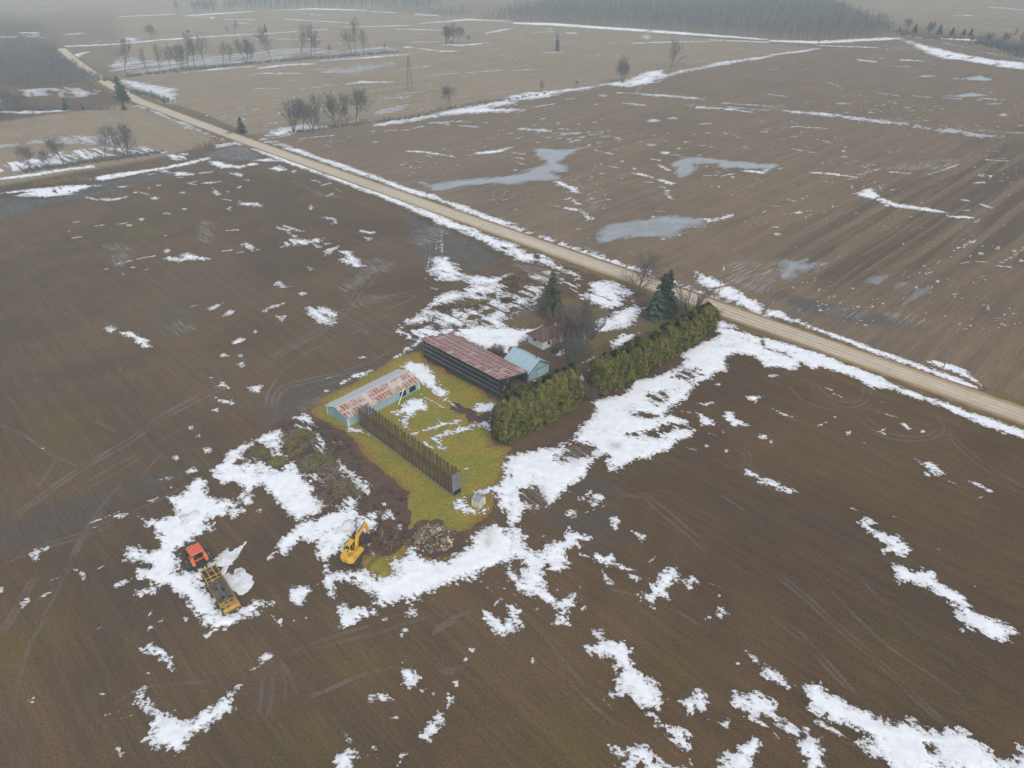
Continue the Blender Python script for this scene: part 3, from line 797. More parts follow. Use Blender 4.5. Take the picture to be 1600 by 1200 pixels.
L 8 280,552 320,550
L 8 355,545 400,545
L 9 215,610 280,608
Q 860,600 900,580 1040,575 960,600 900,614
L 10 950,295 1150,320 1250,320
P 920,290 960,288 990,300 930,302
L 9 950,265 1190,262
L 12 1170,275 1270,285 1460,268
L 9 530,170 960,160
L 9 180,120 600,145
L 9 0,215 450,182
L 10 0,65 350,55 700,65
L 9 340,90 400,98
L 9 720,72 880,80
L 16 1000,90 1140,98
L 10 1020,148 1330,122 1600,135
L 16 1430,210 1530,190 1600,180
L 8 870,182 1180,190
L 9 890,435 1110,412
L 7 1100,470 1280,455
L 6 1310,455 1530,440
L 7 140,245 440,245
L 8 0,245 120,235
T 800 0 4
P 0,600 100,575 240,570 440,545 600,520 720,500 820,450 950,430 960,460 1120,430 1300,385 1600,345 1600,357 1400,392 1200,427 1000,472 900,517 800,537 720,547 600,532 440,562 300,582 260,605 0,637
L 18 0,145 250,152 500,170 800,190 1100,212 1600,248
L 9 740,270 1000,262 1240,260
L 15 1230,250 1600,264
L 12 650,580 800,585
L 18 690,645 840,660
L 16 820,590 1000,600 1200,620
L 14 1150,670 1380,685 1500,700
L 11 1300,645 1600,662
L 12 1350,670 1600,692
B 570,598,32,8 885,756,40,12 1000,738,40,9 1330,834,16,6 870,906,35,8 955,957,32,9 525,652,14,5 515,765,18,4 1215,830,12,5 1415,860,14,5 1105,658,22,8 605,818,16,4 1040,928,14,6
L 9 340,622 400,614
L 12 120,672 260,650
L 22 0,690 90,685
L 8 320,708 350,715
L 16 50,805 200,815 300,835 420,830
L 9 1165,778 1250,772
L 7 120,203 260,198
L 16 340,205 410,210
B 840,232,30,14
L 8 190,330 310,325
L 8 0,440 210,435
L 7 430,300 430,301
T 1200 0 4
L 20 0,255 300,265 700,245 830,240
P 830,238 950,275 1100,310 1250,345 1400,370 1600,395 1600,440 1450,420 1200,375 1100,370 1000,340 950,310 870,270
L 15 0,347 200,322 330,302
L 11 300,285 680,298
L 18 560,375 670,385
L 10 690,365 730,362
L 14 820,375 960,380
L 9 770,413 890,418
L 24 940,480 1050,475
L 14 380,515 470,552
L 10 680,580 820,600
L 11 905,600 1020,610
L 9 750,630 900,685
B 470,648,50,6 1475,720,35,9 475,945,20,6 475,980,22,5
L 12 0,590 110,603
L 11 1330,615 1480,625
L 11 1380,650 1460,650
L 11 1090,612 1210,620
Q 80,690 250,695 400,710 600,735 800,760 1000,790 1130,800 1280,830 1470,850 1400,868 1250,850 1100,830 1000,810 850,785 700,775 500,745 300,720 150,705
L 16 90,695 400,718 700,762 860,780
L 20 1280,840 1400,855
L 18 1120,810 1250,838
L 11 145,930 215,943
L 9 245,950 305,955
L 12 315,870 350,882 410,900
L 14 280,1080 380,1085 560,1110
L 11 560,1095 700,1055
L 14 760,1075 880,1085
L 13 1010,1090 1190,1030
L 9 140,855 190,853
L 14 150,790 360,803
L 12 140,760 180,770
L 10 1150,490 1220,495
L 14 1280,1145 1350,1142
L 9 1360,1000 1500,1008
L 14 1080,240 1300,252 1600,282
L 7 780,200 1000,245
L 7 1090,265 1290,310
L 7 1340,325 1600,375
L 9 0,435 60,432
L 8 740,950 780,952
L 9 620,1030 670,1030
L 9 500,0 640,-5
L 9 1380,45 1600,62
L 9 1170,98 1290,98
L 10 1510,830 1600,832
'''
# thin, grey, half melted cover and dirty plough banks
SLUSH = '''
T 240 780 6
T 500 720 5.333
P 1350,580 1460,560 1450,660 1400,730 1350,680
T 600 360 5.333
P 1080,260 1250,290 1400,330 1450,400 1330,440 1180,350 1100,300
P 1000,720 1150,650 1280,620 1300,680 1150,720 1020,770
P 200,70 330,40 470,60 380,110 260,130
T 400 200 4
P 700,830 760,810 860,850 830,890 720,920 560,1050 520,1000 640,930
P 200,320 400,400 560,440 400,420
P 560,1100 700,1050 900,1040 760,1080 640,1120
P 1000,640 1120,610 1220,640 1150,680 1020,680
T 800 200 4
P 1380,840 1500,830 1600,870 1600,1000 1500,970 1380,940 1340,900
P 470,450 540,450 560,500 500,520
P 700,770 850,775 760,795
T 1200 300 4
P 0,470 70,420 200,430 350,420 380,460 300,500 200,510 150,550 60,530 0,560
P -250,520 -100,560 0,580 100,620 -50,620 -200,570
P 330,740 500,720 640,740 560,790 420,780
P 720,760 900,760 1000,800 900,850 760,810
P 600,570 640,530 760,510 760,540 690,580
P 770,600 800,570 900,545 890,580 800,610
P 820,720 880,640 950,590 1040,595 960,630 880,690
T 0 0 4
P 860,520 960,540 1100,570 1090,610 1000,600 900,570
P 1320,960 1420,920 1600,900 1600,1000 1450,1000
T 400 0 4
P 420,440 600,410 850,390 900,410 700,440 600,465
P 0,330 200,300 560,320 900,300 560,345 200,370 0,390
T 1200 0 4
P 720,1050 850,1020 1000,1005 1200,990 1180,1020 1050,1060 900,1060 780,1060
P 0,655 120,662 90,685 0,690
P 700,730 960,760 940,770 720,750
P 1090,790 1500,820 1600,822 1600,836 1480,838 1250,815
P 750,290 860,285 940,300 900,320 800,310
T 0 300 4
P 1230,850 1130,800 1060,850 1130,890
P 700,390 760,380 820,410 760,470 690,450
P 620,820 700,830 730,850 650,850
P 1250,180 1330,190 1320,330 1240,300
P 640,330 760,320 820,360 700,370
P 100,340 150,350 120,360
T 800 600 4
P 270,450 420,380 520,420 420,500 300,500
P 80,660 200,640 230,740 120,790 60,760
P 600,360 680,370 690,420 620,420
T 480 480 4
P 0,600 100,560 260,500 240,530 100,600 0,640
'''
WET = '''
T 0 600 4
P 0,900 200,840 450,750 520,690 700,690 620,800 580,860 300,950 100,1020 0,1080
P 720,650 800,640 860,700 820,740 730,680
P 840,560 1000,560 1150,560 1000,640 900,690
T 400 400 4
P 80,1000 110,900 180,840 300,790 620,700 800,660 1000,540 1040,560 800,700 560,780 400,850 330,880 200,1000 60,1080
T 0 150 4
P 0,640 300,640 700,520 1000,480 1200,470 700,600 400,660 100,750 0,780
P 1250,360 1500,310 1600,330 1580,400 1400,410 1300,400
T 400 200 4
P 900,520 1100,600 1350,700 1550,830 1400,900 1250,880 1000,800 950,650
T 800 600 4
P 200,840 400,800 600,760 700,820 640,960 500,1010 400,960
P 300,620 560,580 640,660 500,680 400,700
T 400 900 4
P 20,700 60,710 60,760 10,760
T 1200 300 4
P 0,600 400,700 700,760 1000,850 600,830 200,740
'''
OLIVE = '''
T 0 900 4
P 0,450 150,350 350,300 320,480 150,560 0,640
T 1200 900 4
P 500,420 800,380 1000,520 900,640 700,600
T 800 900 4
P 500,850 100,900 0,1100 400,1200 650,1100
P 950,480 1100,500 1150,600 950,620
T 400 900 4
P 50,1000 400,980 500,1100 200,1200 50,1180
P 550,500 800,480 780,600 600,600
T 1200 300 4
P 600,420 1050,170 900,320 700,420
T 0 300 4
P 800,200 1100,230 900,330 760,280
T 0 600 4
P 200,200 600,150 500,520 300,400
T 1200 600 4
P 600,650 900,740 820,760 650,700
'''
WATER = '''
T 400 200 4
P 1000,330 1100,350 1200,330 1400,310 1600,288 1700,250 1780,222 1690,150 1720,125 1900,135 2020,120 1980,150 1910,180 1870,220 1940,240 1910,275 1830,280 1890,322 1800,330 1700,335 1600,350 1450,350 1330,362 1200,395 1120,402 1060,372
T 800 200 4
P 1000,215 1070,180 1180,180 1300,195 1420,205 1600,235 1660,250 1600,260 1500,257 1380,252 1300,262 1290,222 1160,227 1170,257 1110,292 1030,312 1010,262
P 520,650 600,600 850,575 930,555 1020,543 1200,570 1200,600 1130,622 1030,682 920,692 740,687 640,702 600,722 540,702
P 440,745 500,755 570,783 520,788
T 800 0 4
P 340,303 430,295 500,305 470,320 360,317
P 550,345 620,337 740,350 660,362
P 530,850 580,843 630,855 580,862
T 1200 0 4
P 1220,490 1320,470 1410,495 1380,507 1250,502
P 1090,602 1200,590 1270,577 1390,597 1280,607 1150,607
P 0,1030 50,1022 75,1040 30,1060 0,1062
T 1200 300 4
P 40,520 80,430 150,425 200,435 330,415 370,455 290,490 200,505 140,545 70,535
P 610,570 650,535 750,512 755,535 690,575
P 780,600 810,572 895,548 880,578 800,607
P 890,680 930,620 1000,590 1030,600 950,640
'''
LAWN = '''
T 480 480 4
P 40,640 100,570 200,520 330,440 470,370 600,300 720,270 760,340 900,420 1060,500 1200,590 1190,700 1150,780 1160,860 1300,880 1250,930 1210,960 1230,1020 1180,1110 1130,1140 1160,1180 1140,1240 1100,1300 1050,1340 960,1380 800,1420 650,1410 560,1370 530,1330 560,1240 610,1150 470,1020 330,900 250,800 150,750 60,690
T 500 720 5.333
P 640,640 760,600 850,780 1100,760 1200,730 1150,780 1050,825 850,815 800,740 760,720 750,760 660,820 570,815 540,770
P 370,760 480,780 560,800 600,900 620,960 590,1010 560,1010 500,1010 400,930 350,860
'''
LAWN2 = '''
T 780 390 4.571
P 60,560 120,500 200,470 300,440 380,430 430,350 560,360 640,400 760,430 780,460 680,510 690,600 900,570 980,520 1010,470 1060,440 1040,400 900,380 890,350 1060,330 1130,400 1250,500 1000,620 860,630 700,700 560,800 380,760 330,720 220,690 140,690 150,660 220,600 320,550
P 640,240 720,225 690,260
T 600 360 5.333
P 1050,800 1150,720 1300,660 1450,640 1500,720 1350,800 1200,825
T 0 0 4
P 950,640 1100,690 1300,780 1500,860 1480,800 1300,720 1120,660
'''
MUD = '''
T 360 620 5
P 820,400 900,380 1000,500 1080,600 1180,650 1380,760 1390,1000 1400,1150 1300,1200 1000,1200 1000,1100 1160,980 1000,870 1010,800 1090,740 1000,620 900,520
P 640,140 700,240 780,330 900,370 860,420 700,330 620,230
P 300,330 450,220 640,200 760,460 900,560 1010,800 900,880 740,860 640,680 520,520 420,450
P 90,470 180,360 260,380 420,520 400,550 280,540 180,510
T 800 600 4
P -20,460 90,410 180,380 330,310 420,250 500,150 600,80 680,50 720,10 760,-60 860,-100 1000,-240 1250,-350 1340,-360 1300,-300 1100,-210 900,-20 700,30 620,100 520,210 420,310 330,380 180,400 60,430
T 480 480 4
P 880,590 950,600 1040,640 1060,680 1160,650 1160,690 1090,720 1020,720 980,670 900,640
T 520 800 12
P 30,940 150,760 260,560 400,420 560,520 700,560 720,640 560,760 560,1000 400,1060 200,1060
T 630 760 10
P 140,640 300,560 560,520 780,640 850,860 900,960 800,1060 500,1140 330,1080 150,940 
T 600 360 5.333
P 960,470 1100,340 1200,360 1240,440 1180,500 1080,560 1000,560
P 430,650 560,610 760,590 880,600 760,650 540,690
'''
TRACKS = '''
T 0 600 4
L 5 0,870 200,735 500,515 800,345 1000,205 1300,45 1420,-10
L 5 0,900 200,765 500,545 800,375 1000,235 1300,75 1440,10
L 4 60,840 300,690 600,470 840,320 1060,165 1300,20
L 4 230,650 330,500 380,420
L 4 0,1100 250,1010 500,930 700,840 1000,720 1230,590
L 4 0,1130 250,1035 520,955 720,860
L 5 400,1200 500,960 620,780 700,680 800,560
L 4 420,1200 520,970 640,790
L 4 0,250 150,320 300,430 520,530
L 4 1020,420 950,500 900,560
L 4 600,230 740,300
L 3 500,640 700,520 900,420 1100,300 1300,220
L 3 520,670 720,560 940,420
T 400 400 4
L 4 0,690 200,560 400,450 550,330 620,230 760,80 860,30
L 4 20,720 220,590 420,480 570,350 650,240 790,90
L 4 0,740 160,600 330,520 480,420
L 6 80,1000 110,880 180,800 320,770 620,700 900,570 1020,530
L 6 110,1000 140,890 210,820 340,790 640,720
L 5 50,960 90,830 170,720 330,600 500,520
L 4 180,1000 220,900 320,840 600,760
L 4 400,400 560,420 700,480
L 4 520,360 660,440 720,520
L 3 640,300 860,240 1060,210
L 3 620,330 840,270 1040,240
L 3 560,180 640,210 760,160
L 3 600,200 720,100 820,60 880,20
L 4 560,470 720,380 900,300 1040,230
L 4 590,500 740,410 920,330
T 400 200 4
L 3 1060,720 1050,900
L 3 1280,660 1240,820
L 3 1320,670 1270,830
L 3 980,720 1140,600
L 3 1000,740 1160,620
L 4 1400,900 1500,850 1600,830
L 4 1430,920 1530,870 1600,860
L 3 1200,880 1400,870 1600,800
L 3 1090,700 1080,860
T 400 900 4
L 2 30,640 40,760 20,870
L 2 100,620 100,780 60,900
L 2 140,560 180,680 170,800
L 3 -20,380 120,500 200,620 260,760
L 4 180,500 600,400 900,310 1100,250
L 4 200,470 560,360 740,300
L 4 1100,350 1250,260 1380,210
L 4 1090,370 1260,280
L 4 1120,530 1160,580 1240,590 1330,560
L 4 1110,560 1180,610 1270,605
L 4 300,780 600,650 900,560
T 0 900 4
L 4 0,350 100,180 200,0
L 4 20,370 130,190 230,0
L 4 270,260 400,0
L 4 100,820 120,640 200,420 300,250
L 3 700,800 900,700 1300,660
T 1200 600 4
L 3 260,0 300,60 400,120 520,150 620,110 650,50 640,0
L 3 300,0 350,60 450,110 560,110 600,60 590,0
L 3 120,0 200,90 360,150 520,170 650,150
L 3 560,200 680,310 850,355 1000,350 1090,300 1080,240 1000,160
L 3 600,190 720,290 880,330 1000,320 1050,280
L 3 660,150 800,210 900,300
L 3 1100,300 1250,450 1450,600 1600,690
L 3 1120,290 1300,450 1600,650
T 800 600 4
L 3 800,680 900,790 1100,950 1250,1100
L 3 830,690 1000,820 1200,980
L 3 1350,400 1440,430 1450,500 1350,520 1280,470
L 3 1380,390 1480,430 1480,520
L 3 640,700 800,690 980,670
L 3 650,660 780,710 900,700
L 3 1280,680 1450,790 1600,880
T 1200 900 4
L 3 0,-50 400,300 900,750 1130,960
L 3 30,-60 430,290 930,740 1160,960
L 3 300,0 700,400 1000,600 1250,780
L 3 0,240 250,450 500,720
L 3 150,300 400,560 560,760
L 3 560,0 900,330 1250,640
T 800 900 4
L 3 350,650 500,800 660,940
L 3 0,160 300,500 480,720
L 3 600,80 900,160 1200,330
T 1200 300 4
L 3 0,600 300,690 600,770 900,860 1300,960 1600,1030
L 3 0,630 300,720 600,800 900,890 1300,990
L 3 700,660 900,560 1100,420
L 3 500,700 720,600 900,480
L 3 1000,780 1180,640 1400,500
'''
ROAD_PX = [(1760, 707), (1600, 650.5), (1000, 438), (400, 226), (310, 193), (215, 157), (160, 126), (118, 96), (96, 76)]
# ---------------------------------------------------------------- fields, snow, water, lawn, road
def smooth(x, a, b):
    t = np.clip((x - a) / (b - a), 0, 1); return t * t * (3 - 2 * t)
ROAD = at_np(ROAD_PX)
def road_side(X, Y):                                  # signed metres from the road centre line, positive on the far side
    d = np.full(X.shape, 1e9); sgn = np.ones(X.shape)
    for i in range(len(ROAD) - 1):
        a = ROAD[i]; b = ROAD[i + 1]; e = b - a; L = e @ e
        px, py = X - a[0], Y - a[1]
        t = (px * e[0] + py * e[1]) / L
        if i > 0: t = np.maximum(t, 0)
        if i < len(ROAD) - 2: t = np.minimum(t, 1)
        q = np.hypot(px - e[0] * t, py - e[1] * t); c = e[0] * py - e[1] * px
        m = q < d; d = np.where(m, q, d); sgn = np.where(m, np.where(c < 0, 1.0, -1.0), sgn)
    return d * sgn

def field(polys, xs, ys, amp, N, S, base=-3.0):
    Fv = np.full((len(ys), len(xs)), base, np.float32)
    holes = []
    for k, p in polys:
        if k == 'H': holes.append(p)
    for k, p in polys + []:
        if k == 'H': continue
        a = min(amp, 0.24 * math.sqrt(area(p))); m = a * 2.4
        x0, y0 = p.min(0) - m; x1, y1 = p.max(0) + m
        i0, i1 = np.searchsorted(xs, [x0, x1]); j0, j1 = np.searchsorted(ys, [y0, y1])
        if i1 - i0 < 2 or j1 - j0 < 2: continue
        X, Y = np.meshgrid(xs[i0:i1], ys[j0:j1])
        d = sdf(p, X, Y) + a * N[j0:j1, i0:i1]
        if k == 'P' and base < -5: d = np.minimum(d, (S[j0:j1, i0:i1] + 0.85) * 3.0 * amp)
        if k == 'Q': d = np.minimum(d, (S[j0:j1, i0:i1] + 0.28) * 2.5)
        sub = Fv[j0:j1, i0:i1]; np.maximum(sub, d, out=sub)
    for p in holes:
        a = min(amp, 0.2 * math.sqrt(area(p))); m = a * 2.2
        x0, y0 = p.min(0) - m; x1, y1 = p.max(0) + m
        i0, i1 = np.searchsorted(xs, [x0, x1]); j0, j1 = np.searchsorted(ys, [y0, y1])
        if i1 - i0 < 2 or j1 - j0 < 2: continue
        X, Y = np.meshgrid(xs[i0:i1], ys[j0:j1])
        d = sdf(p, X, Y) + a * 1.6 * N[j0:j1, i0:i1]
        d = np.minimum(d, (0.45 - S[j0:j1, i0:i1]) * 2)
        sub = Fv[j0:j1, i0:i1]; np.minimum(sub, -d, out=sub)
    return Fv
def soft(polys, X, Y, wdt):
    r = np.zeros(X.shape, np.float32)
    for k, p in polys:
        x0, y0 = p.min(0) - wdt; x1, y1 = p.max(0) + wdt
        m = (X > x0) & (X < x1) & (Y > y0) & (Y < y1)
        if not m.any(): continue
        v = smooth(sdf(p, X[m], Y[m]), -wdt, wdt); r[m] = np.maximum(r[m], v)
    return r

snow_p, slush_p, wet_p, olive_p = parse(SNOW), parse(SLUSH), parse(WET), parse(OLIVE)
TAN = [np.array(q) for q in (at_np([(205, 150), (380, 212), (430, 208), (600, 190), (730, 172), (850, 149), (970, 130), (1100, 106), (1280, 74), (900, 41), (770, 28), (180, 0), (190, 100)]),
       at_np([(-150, 215), (0, 190), (215, 160), (380, 218), (330, 226), (250, 246), (0, 290), (-150, 300)]),
       at_np([(1320, -20), (1360, 30), (1600, 60), (1800, 70), (1800, -20)]),
       at_np([(-100, 0), (190, 0), (400, 20), (600, 30), (600, -40), (-100, -40)]))]
HEDGE_LINE = at_np([(430, 207), (1285, 72)])

# --- soil
n = NT('field_soil'); P = n.pos()
tan, far, slush, wet, olive, track = [n.attr(a) for a in ('tan', 'far', 'slush', 'wet', 'olive', 'track')]
pu = n.map(P, rot=(0, 0, -UDIR))                      # x along the road
big = n.noise(P, 0.018, 4, 0.6, 0.6)
mid = n.noise(P, 0.11, 4, 0.6, 0.4)
rowsA = n.noise(n.map(pu, (0.014, 0.62, 1)), 1.0, 4, 0.7, 0.5)
rowsB = n.noise(n.map(pu, (0.30, 0.014, 1)), 1.0, 4, 0.6, 0.35)
rows = n.mix(far, rowsA, rowsB)
fineA = n.noise(n.map(pu, (0.16, 2.2, 1)), 1.0, 4, 0.7, 0.4)
fineB = n.noise(n.map(pu, (1.6, 0.10, 1)), 1.0, 3, 0.7, 0.2)
fine = n.mix(far, fineA, fineB)
grain = n.noise(P, 2.6, 5, 0.75)
clod = n.noise(P, 7.0, 3, 0.8)
col = n.ramp(big, [(0.28, (0.059, 0.041, 0.025)), (0.45, (0.082, 0.049, 0.022)), (0.56, (0.106, 0.064, 0.029)), (0.72, (0.080, 0.060, 0.041))])
col = n.mix(n.rng(mid, 0.55, 0.75), col, (0.088, 0.064, 0.026))
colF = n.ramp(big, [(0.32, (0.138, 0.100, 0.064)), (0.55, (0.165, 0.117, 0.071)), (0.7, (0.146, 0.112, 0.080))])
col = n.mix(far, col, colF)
colT = n.ramp(n.noise(P, 0.012, 4, 0.6, 0.8), [(0.3, (0.190, 0.148, 0.100)), (0.5, (0.230, 0.178, 0.114)), (0.68, (0.200, 0.153, 0.096))])
col = n.mix(tan, col, colT)
col = n.mix(n.math('MULTIPLY', olive, n.rng(mid, 0.2, 0.6)), col, (0.098, 0.070, 0.014))
col = n.mix(n.rng(rows, 0.35, 0.65, 0.0, 0.65, True), col, n.mix(1.0, col, (1.42, 1.38, 1.32), 'MULTIPLY'))
col = n.mix(n.rng(fine, 0.35, 0.7, 0.75, 0.0), col, n.mix(1.0, col, (0.62, 0.60, 0.57), 'MULTIPLY'))
col = n.mix(1.0, col, n.ramp(grain, [(0.28, (0.50, 0.50, 0.51)), (0.5, (1, 1, 1)), (0.74, (1.55, 1.50, 1.42))]), 'MULTIPLY')
col = n.mix(1.0, col, n.ramp(clod, [(0.3, (0.62, 0.62, 0.62)), (0.7, (1.38, 1.37, 1.35))]), 'MULTIPLY')
till = n.attr('till')
str_ = n.noise(n.map(pu, (0.17, 0.004, 1)), 1.0, 3, 0.65, 0.25)
tf_ = n.math('MULTIPLY', till, n.rng(n.math('ADD', str_, n.math('MULTIPLY', n.math('SUBTRACT', grain, 0.5), 0.12)), 0.46, 0.56))
col = n.mix(n.math('MULTIPLY', tf_, 0.75), col, (0.070, 0.048, 0.031))
tf2 = n.math('MULTIPLY', till, n.rng(str_, 0.42, 0.34))
col = n.mix(n.math('MULTIPLY', tf2, 0.6), col, (0.150, 0.105, 0.038))
wetf = n.math('MULTIPLY', wet, n.rng(n.math('ADD', fine, n.math('MULTIPLY', mid, 0.5)), 0.45, 0.85), clamp=True)
col = n.mix(n.math('MULTIPLY', wetf, 0.8), col, (0.058, 0.052, 0.046))
trf = n.math('MULTIPLY', track, n.rng(grain, 0.25, 0.6))
col = n.mix(trf, col, (0.150, 0.128, 0.108))
slf = n.math('MULTIPLY', slush, n.rng(n.math('ADD', fine, n.math('MULTIPLY', grain, 0.7)), 0.84, 1.0), clamp=True)
col = n.mix(n.math('MULTIPLY', slf, 0.5), col, (0.40, 0.41, 0.415))
rough = n.rng(n.math('MAXIMUM', wetf, slf), 0, 1, 0.92, 0.46)
n.bump(n.math('ADD', grain, n.math('MULTIPLY', fine, 1.5)), 0.55, 0.12)
SOIL = n.done(col, rough, 0.35)

def axis(a, b, step, lo, hi, g):
    c = list(np.arange(a, b + step / 2, step)); s = step; x = c[-1]; up = []
    while x < hi: s *= g; x += s; up.append(x)
    s = step; x = a; dn = []
    while x > lo: s *= g; x -= s; dn.append(x)
    return np.array(dn[::-1] + c + up)
gx = axis(-170, 170, 0.8, -6500, 6500, 1.05); gy = axis(45, 320, 0.8, -2500, 8000, 1.05)
X, Y = np.meshgrid(gx, gy)
rsd = road_side(X, Y)
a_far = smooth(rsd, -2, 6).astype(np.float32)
a_tan = np.zeros(X.shape, np.float32)
for p in TAN: a_tan = np.maximum(a_tan, smooth(sdf(p, X, Y), -4, 4))
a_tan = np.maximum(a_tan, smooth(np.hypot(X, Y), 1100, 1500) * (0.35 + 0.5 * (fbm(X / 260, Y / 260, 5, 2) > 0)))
TILL = [('P', at_np([(1190, 400), (1320, 320), (1560, 207), (1720, 150), (1720, 470), (1560, 400), (1420, 430), (1300, 455)]))]
a_till = soft(TILL, X, Y, 10.0)
a_sl = soft(slush_p, X, Y, 2.0); a_wet = soft(wet_p, X, Y, 3.0); a_ol = soft(olive_p, X, Y, 7.0)
i = np.arange(len(gy) - 1)[:, None] * len(gx) + np.arange(len(gx) - 1)[None]
Q = np.stack([i, i + 1, i + 1 + len(gx), i + len(gx)], -1).reshape(-1, 4)
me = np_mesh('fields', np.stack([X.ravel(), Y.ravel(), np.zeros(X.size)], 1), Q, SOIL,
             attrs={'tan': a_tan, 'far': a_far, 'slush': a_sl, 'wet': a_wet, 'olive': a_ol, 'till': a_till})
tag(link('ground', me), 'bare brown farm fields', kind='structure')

# --- wheel tracks: soft bands pressed into the same soil
tv, tf, tt = [], [], []; trk_i = 0
_ox = _oy = 0.0; _s = 1.0
for ln in TRACKS.strip().splitlines():
    t = ln.split()
    if t[0] == 'T': _ox, _oy, _s = map(float, t[1:4]); continue
    wpx = float(t[1]); pts = at_np([(float(q.split(',')[0]) / _s + _ox, float(q.split(',')[1]) / _s + _oy) for q in t[2:]])
    # smooth curve through the points
    dense = []
    for j in range(len(pts) - 1):
        p0, p1, p2, p3 = pts[max(0, j - 1)], pts[j], pts[j + 1], pts[min(len(pts) - 1, j + 2)]
        L = np.hypot(*(p2 - p1)); m = max(2, int(L / 0.9))
        for q in range(m):
            u_ = q / m
            dense.append(0.5 * ((2 * p1) + (p2 - p0) * u_ + (2 * p0 - 5 * p1 + 4 * p2 - p3) * u_ ** 2 + (3 * p1 - p0 - 3 * p2 + p3) * u_ ** 3))
    dense.append(pts[-1]); dense = np.array(dense)
    d = np.gradient(dense, axis=0); d /= np.maximum(1e-6, np.hypot(d[:, 0], d[:, 1]))[:, None]
    nn = np.stack([-d[:, 1], d[:, 0]], 1)
    ln_ = np.linspace(0, 1, len(dense)); fade = smooth(ln_, 0, 0.12) * (1 - smooth(ln_, 0.88, 1))
    strength = 0.50 + 0.14 * wpx; trk_i += 1
    for off in (0.0,):
        ctr = dense + nn * (off + 0.25 * vnoise(dense[:, 0] / 5, dense[:, 1] / 5, 3)[:, None])
        lum = fade * strength * (0.55 + 0.5 * vnoise(dense[:, 0] / 3, dense[:, 1] / 3, 9))
        b = len(tv)
        hw = 0.22 + 0.05 * wpx
        for j in range(len(ctr)):
            for c, e in ((-1, 0), (-.5, .8), (0, .55), (.5, .8), (1, 0)):
                q = ctr[j] + nn[j] * c * hw; tv.append((q[0], q[1], 0.003 + 0.0004 * trk_i)); tt.append(max(0, e * lum[j]))
        for j in range(len(ctr) - 1):
            for c in range(4):
                o = b + j * 5 + c; tf.append((o, o + 1, o + 6, o + 5))
tv = np.array(tv)
trk_attr = {'track': np.array(tt), 'far': smooth(road_side(tv[:, 0], tv[:, 1]), -2, 6),
            'slush': soft(slush_p, tv[:, 0], tv[:, 1], 2.0), 'wet': soft(wet_p, tv[:, 0], tv[:, 1], 3.0),
            'olive': soft(olive_p, tv[:, 0], tv[:, 1], 7.0)}
tag(link('wheel_tracks', np_mesh('wheel_tracks', tv, np.array(tf), SOIL, attrs=trk_attr)), 'curving wheel tracks across the bare fields', kind='structure')

# --- sheets
def sheet(name, txt, mat, z, res, amp, wl, seed, label, kind='structure', extra=None, polys=None):
    polys = polys or parse(txt)
    a = np.concatenate([p for k, p in polys]); lo = a.min(0) - 4; hi = a.max(0) + 4
    xs = np.arange(lo[0], hi[0], res); ys = np.arange(lo[1], hi[1], res)
    Xs, Ys = np.meshgrid(xs, ys)
    N = fbm(Xs / wl, Ys / wl, seed, 4, 0.6)
    Fv = field(polys, xs, ys, amp, N, N)
    Pv, T, f = clip_mesh(xs, ys, Fv, np.full(Fv.shape, z))
    at_ = {'edge': np.clip(f / 4.0, 0, 1)}
    if extra: at_.update(extra(Pv))
    return tag(link(name, np_mesh(name, Pv, T, mat, attrs=at_)), label, kind=kind)

n = NT('winter_grass'); P = n.pos()
b_ = n.noise(P, 0.12, 4, 0.6, 0.5); g = n.noise(P, 1.4, 5, 0.7); e_ = n.attr('edge'); h_ = n.noise(P, 6.0, 3, 0.8)
col = n.ramp(b_, [(0.30, (0.250, 0.172, 0.024)), (0.45, (0.235, 0.188, 0.026)), (0.58, (0.182, 0.172, 0.022)), (0.72, (0.255, 0.196, 0.038))])
dead = n.ramp(g, [(0.35, (0.185, 0.085, 0.020)), (0.65, (0.225, 0.130, 0.032))])
col = n.mix(n.rng(n.math('ADD', e_, n.math('MULTIPLY', n.math('SUBTRACT', b_, 0.5), 1.2)), 0.0, 0.55, 0.85, 0.0, True), col, dead)
col = n.mix(1.0, col, n.ramp(g, [(0.28, (0.62, 0.66, 0.66)), (0.5, (1, 1, 1)), (0.75, (1.35, 1.28, 1.25))]), 'MULTIPLY')
col = n.mix(1.0, col, n.ramp(h_, [(0.3, (0.8, 0.8, 0.8)), (0.7, (1.2, 1.2, 1.2))]), 'MULTIPLY')
n.bump(n.math('ADD', g, h_), 0.6, 0.12)
GRASS = n.done(col, 0.9, 0.2)
sheet('lawn', LAWN, GRASS, 0.052, 0.35, 0.9, 3.0, 21, 'olive winter lawn around the sheds', 'stuff')

n = NT('rough_yard'); P = n.pos()
b_ = n.noise(P, 0.16, 4, 0.6, 0.5); g = n.noise(P, 1.6, 5, 0.75)
col = n.ramp(b_, [(0.32, (0.105, 0.072, 0.050)), (0.48, (0.125, 0.088, 0.050)), (0.58, (0.125, 0.100, 0.026)), (0.72, (0.120, 0.078, 0.046))])
col = n.mix(1.0, col, n.ramp(g, [(0.28, (0.6, 0.6, 0.6)), (0.5, (1, 1, 1)), (0.75, (1.4, 1.35, 1.3))]), 'MULTIPLY')
n.bump(g, 0.6, 0.12)
ROUGH = n.done(col, 0.92, 0.2)
sheet('house_yard', LAWN2, ROUGH, 0.052, 0.4, 1.2, 3.0, 33, 'brown and olive dead grass around the house', 'stuff')

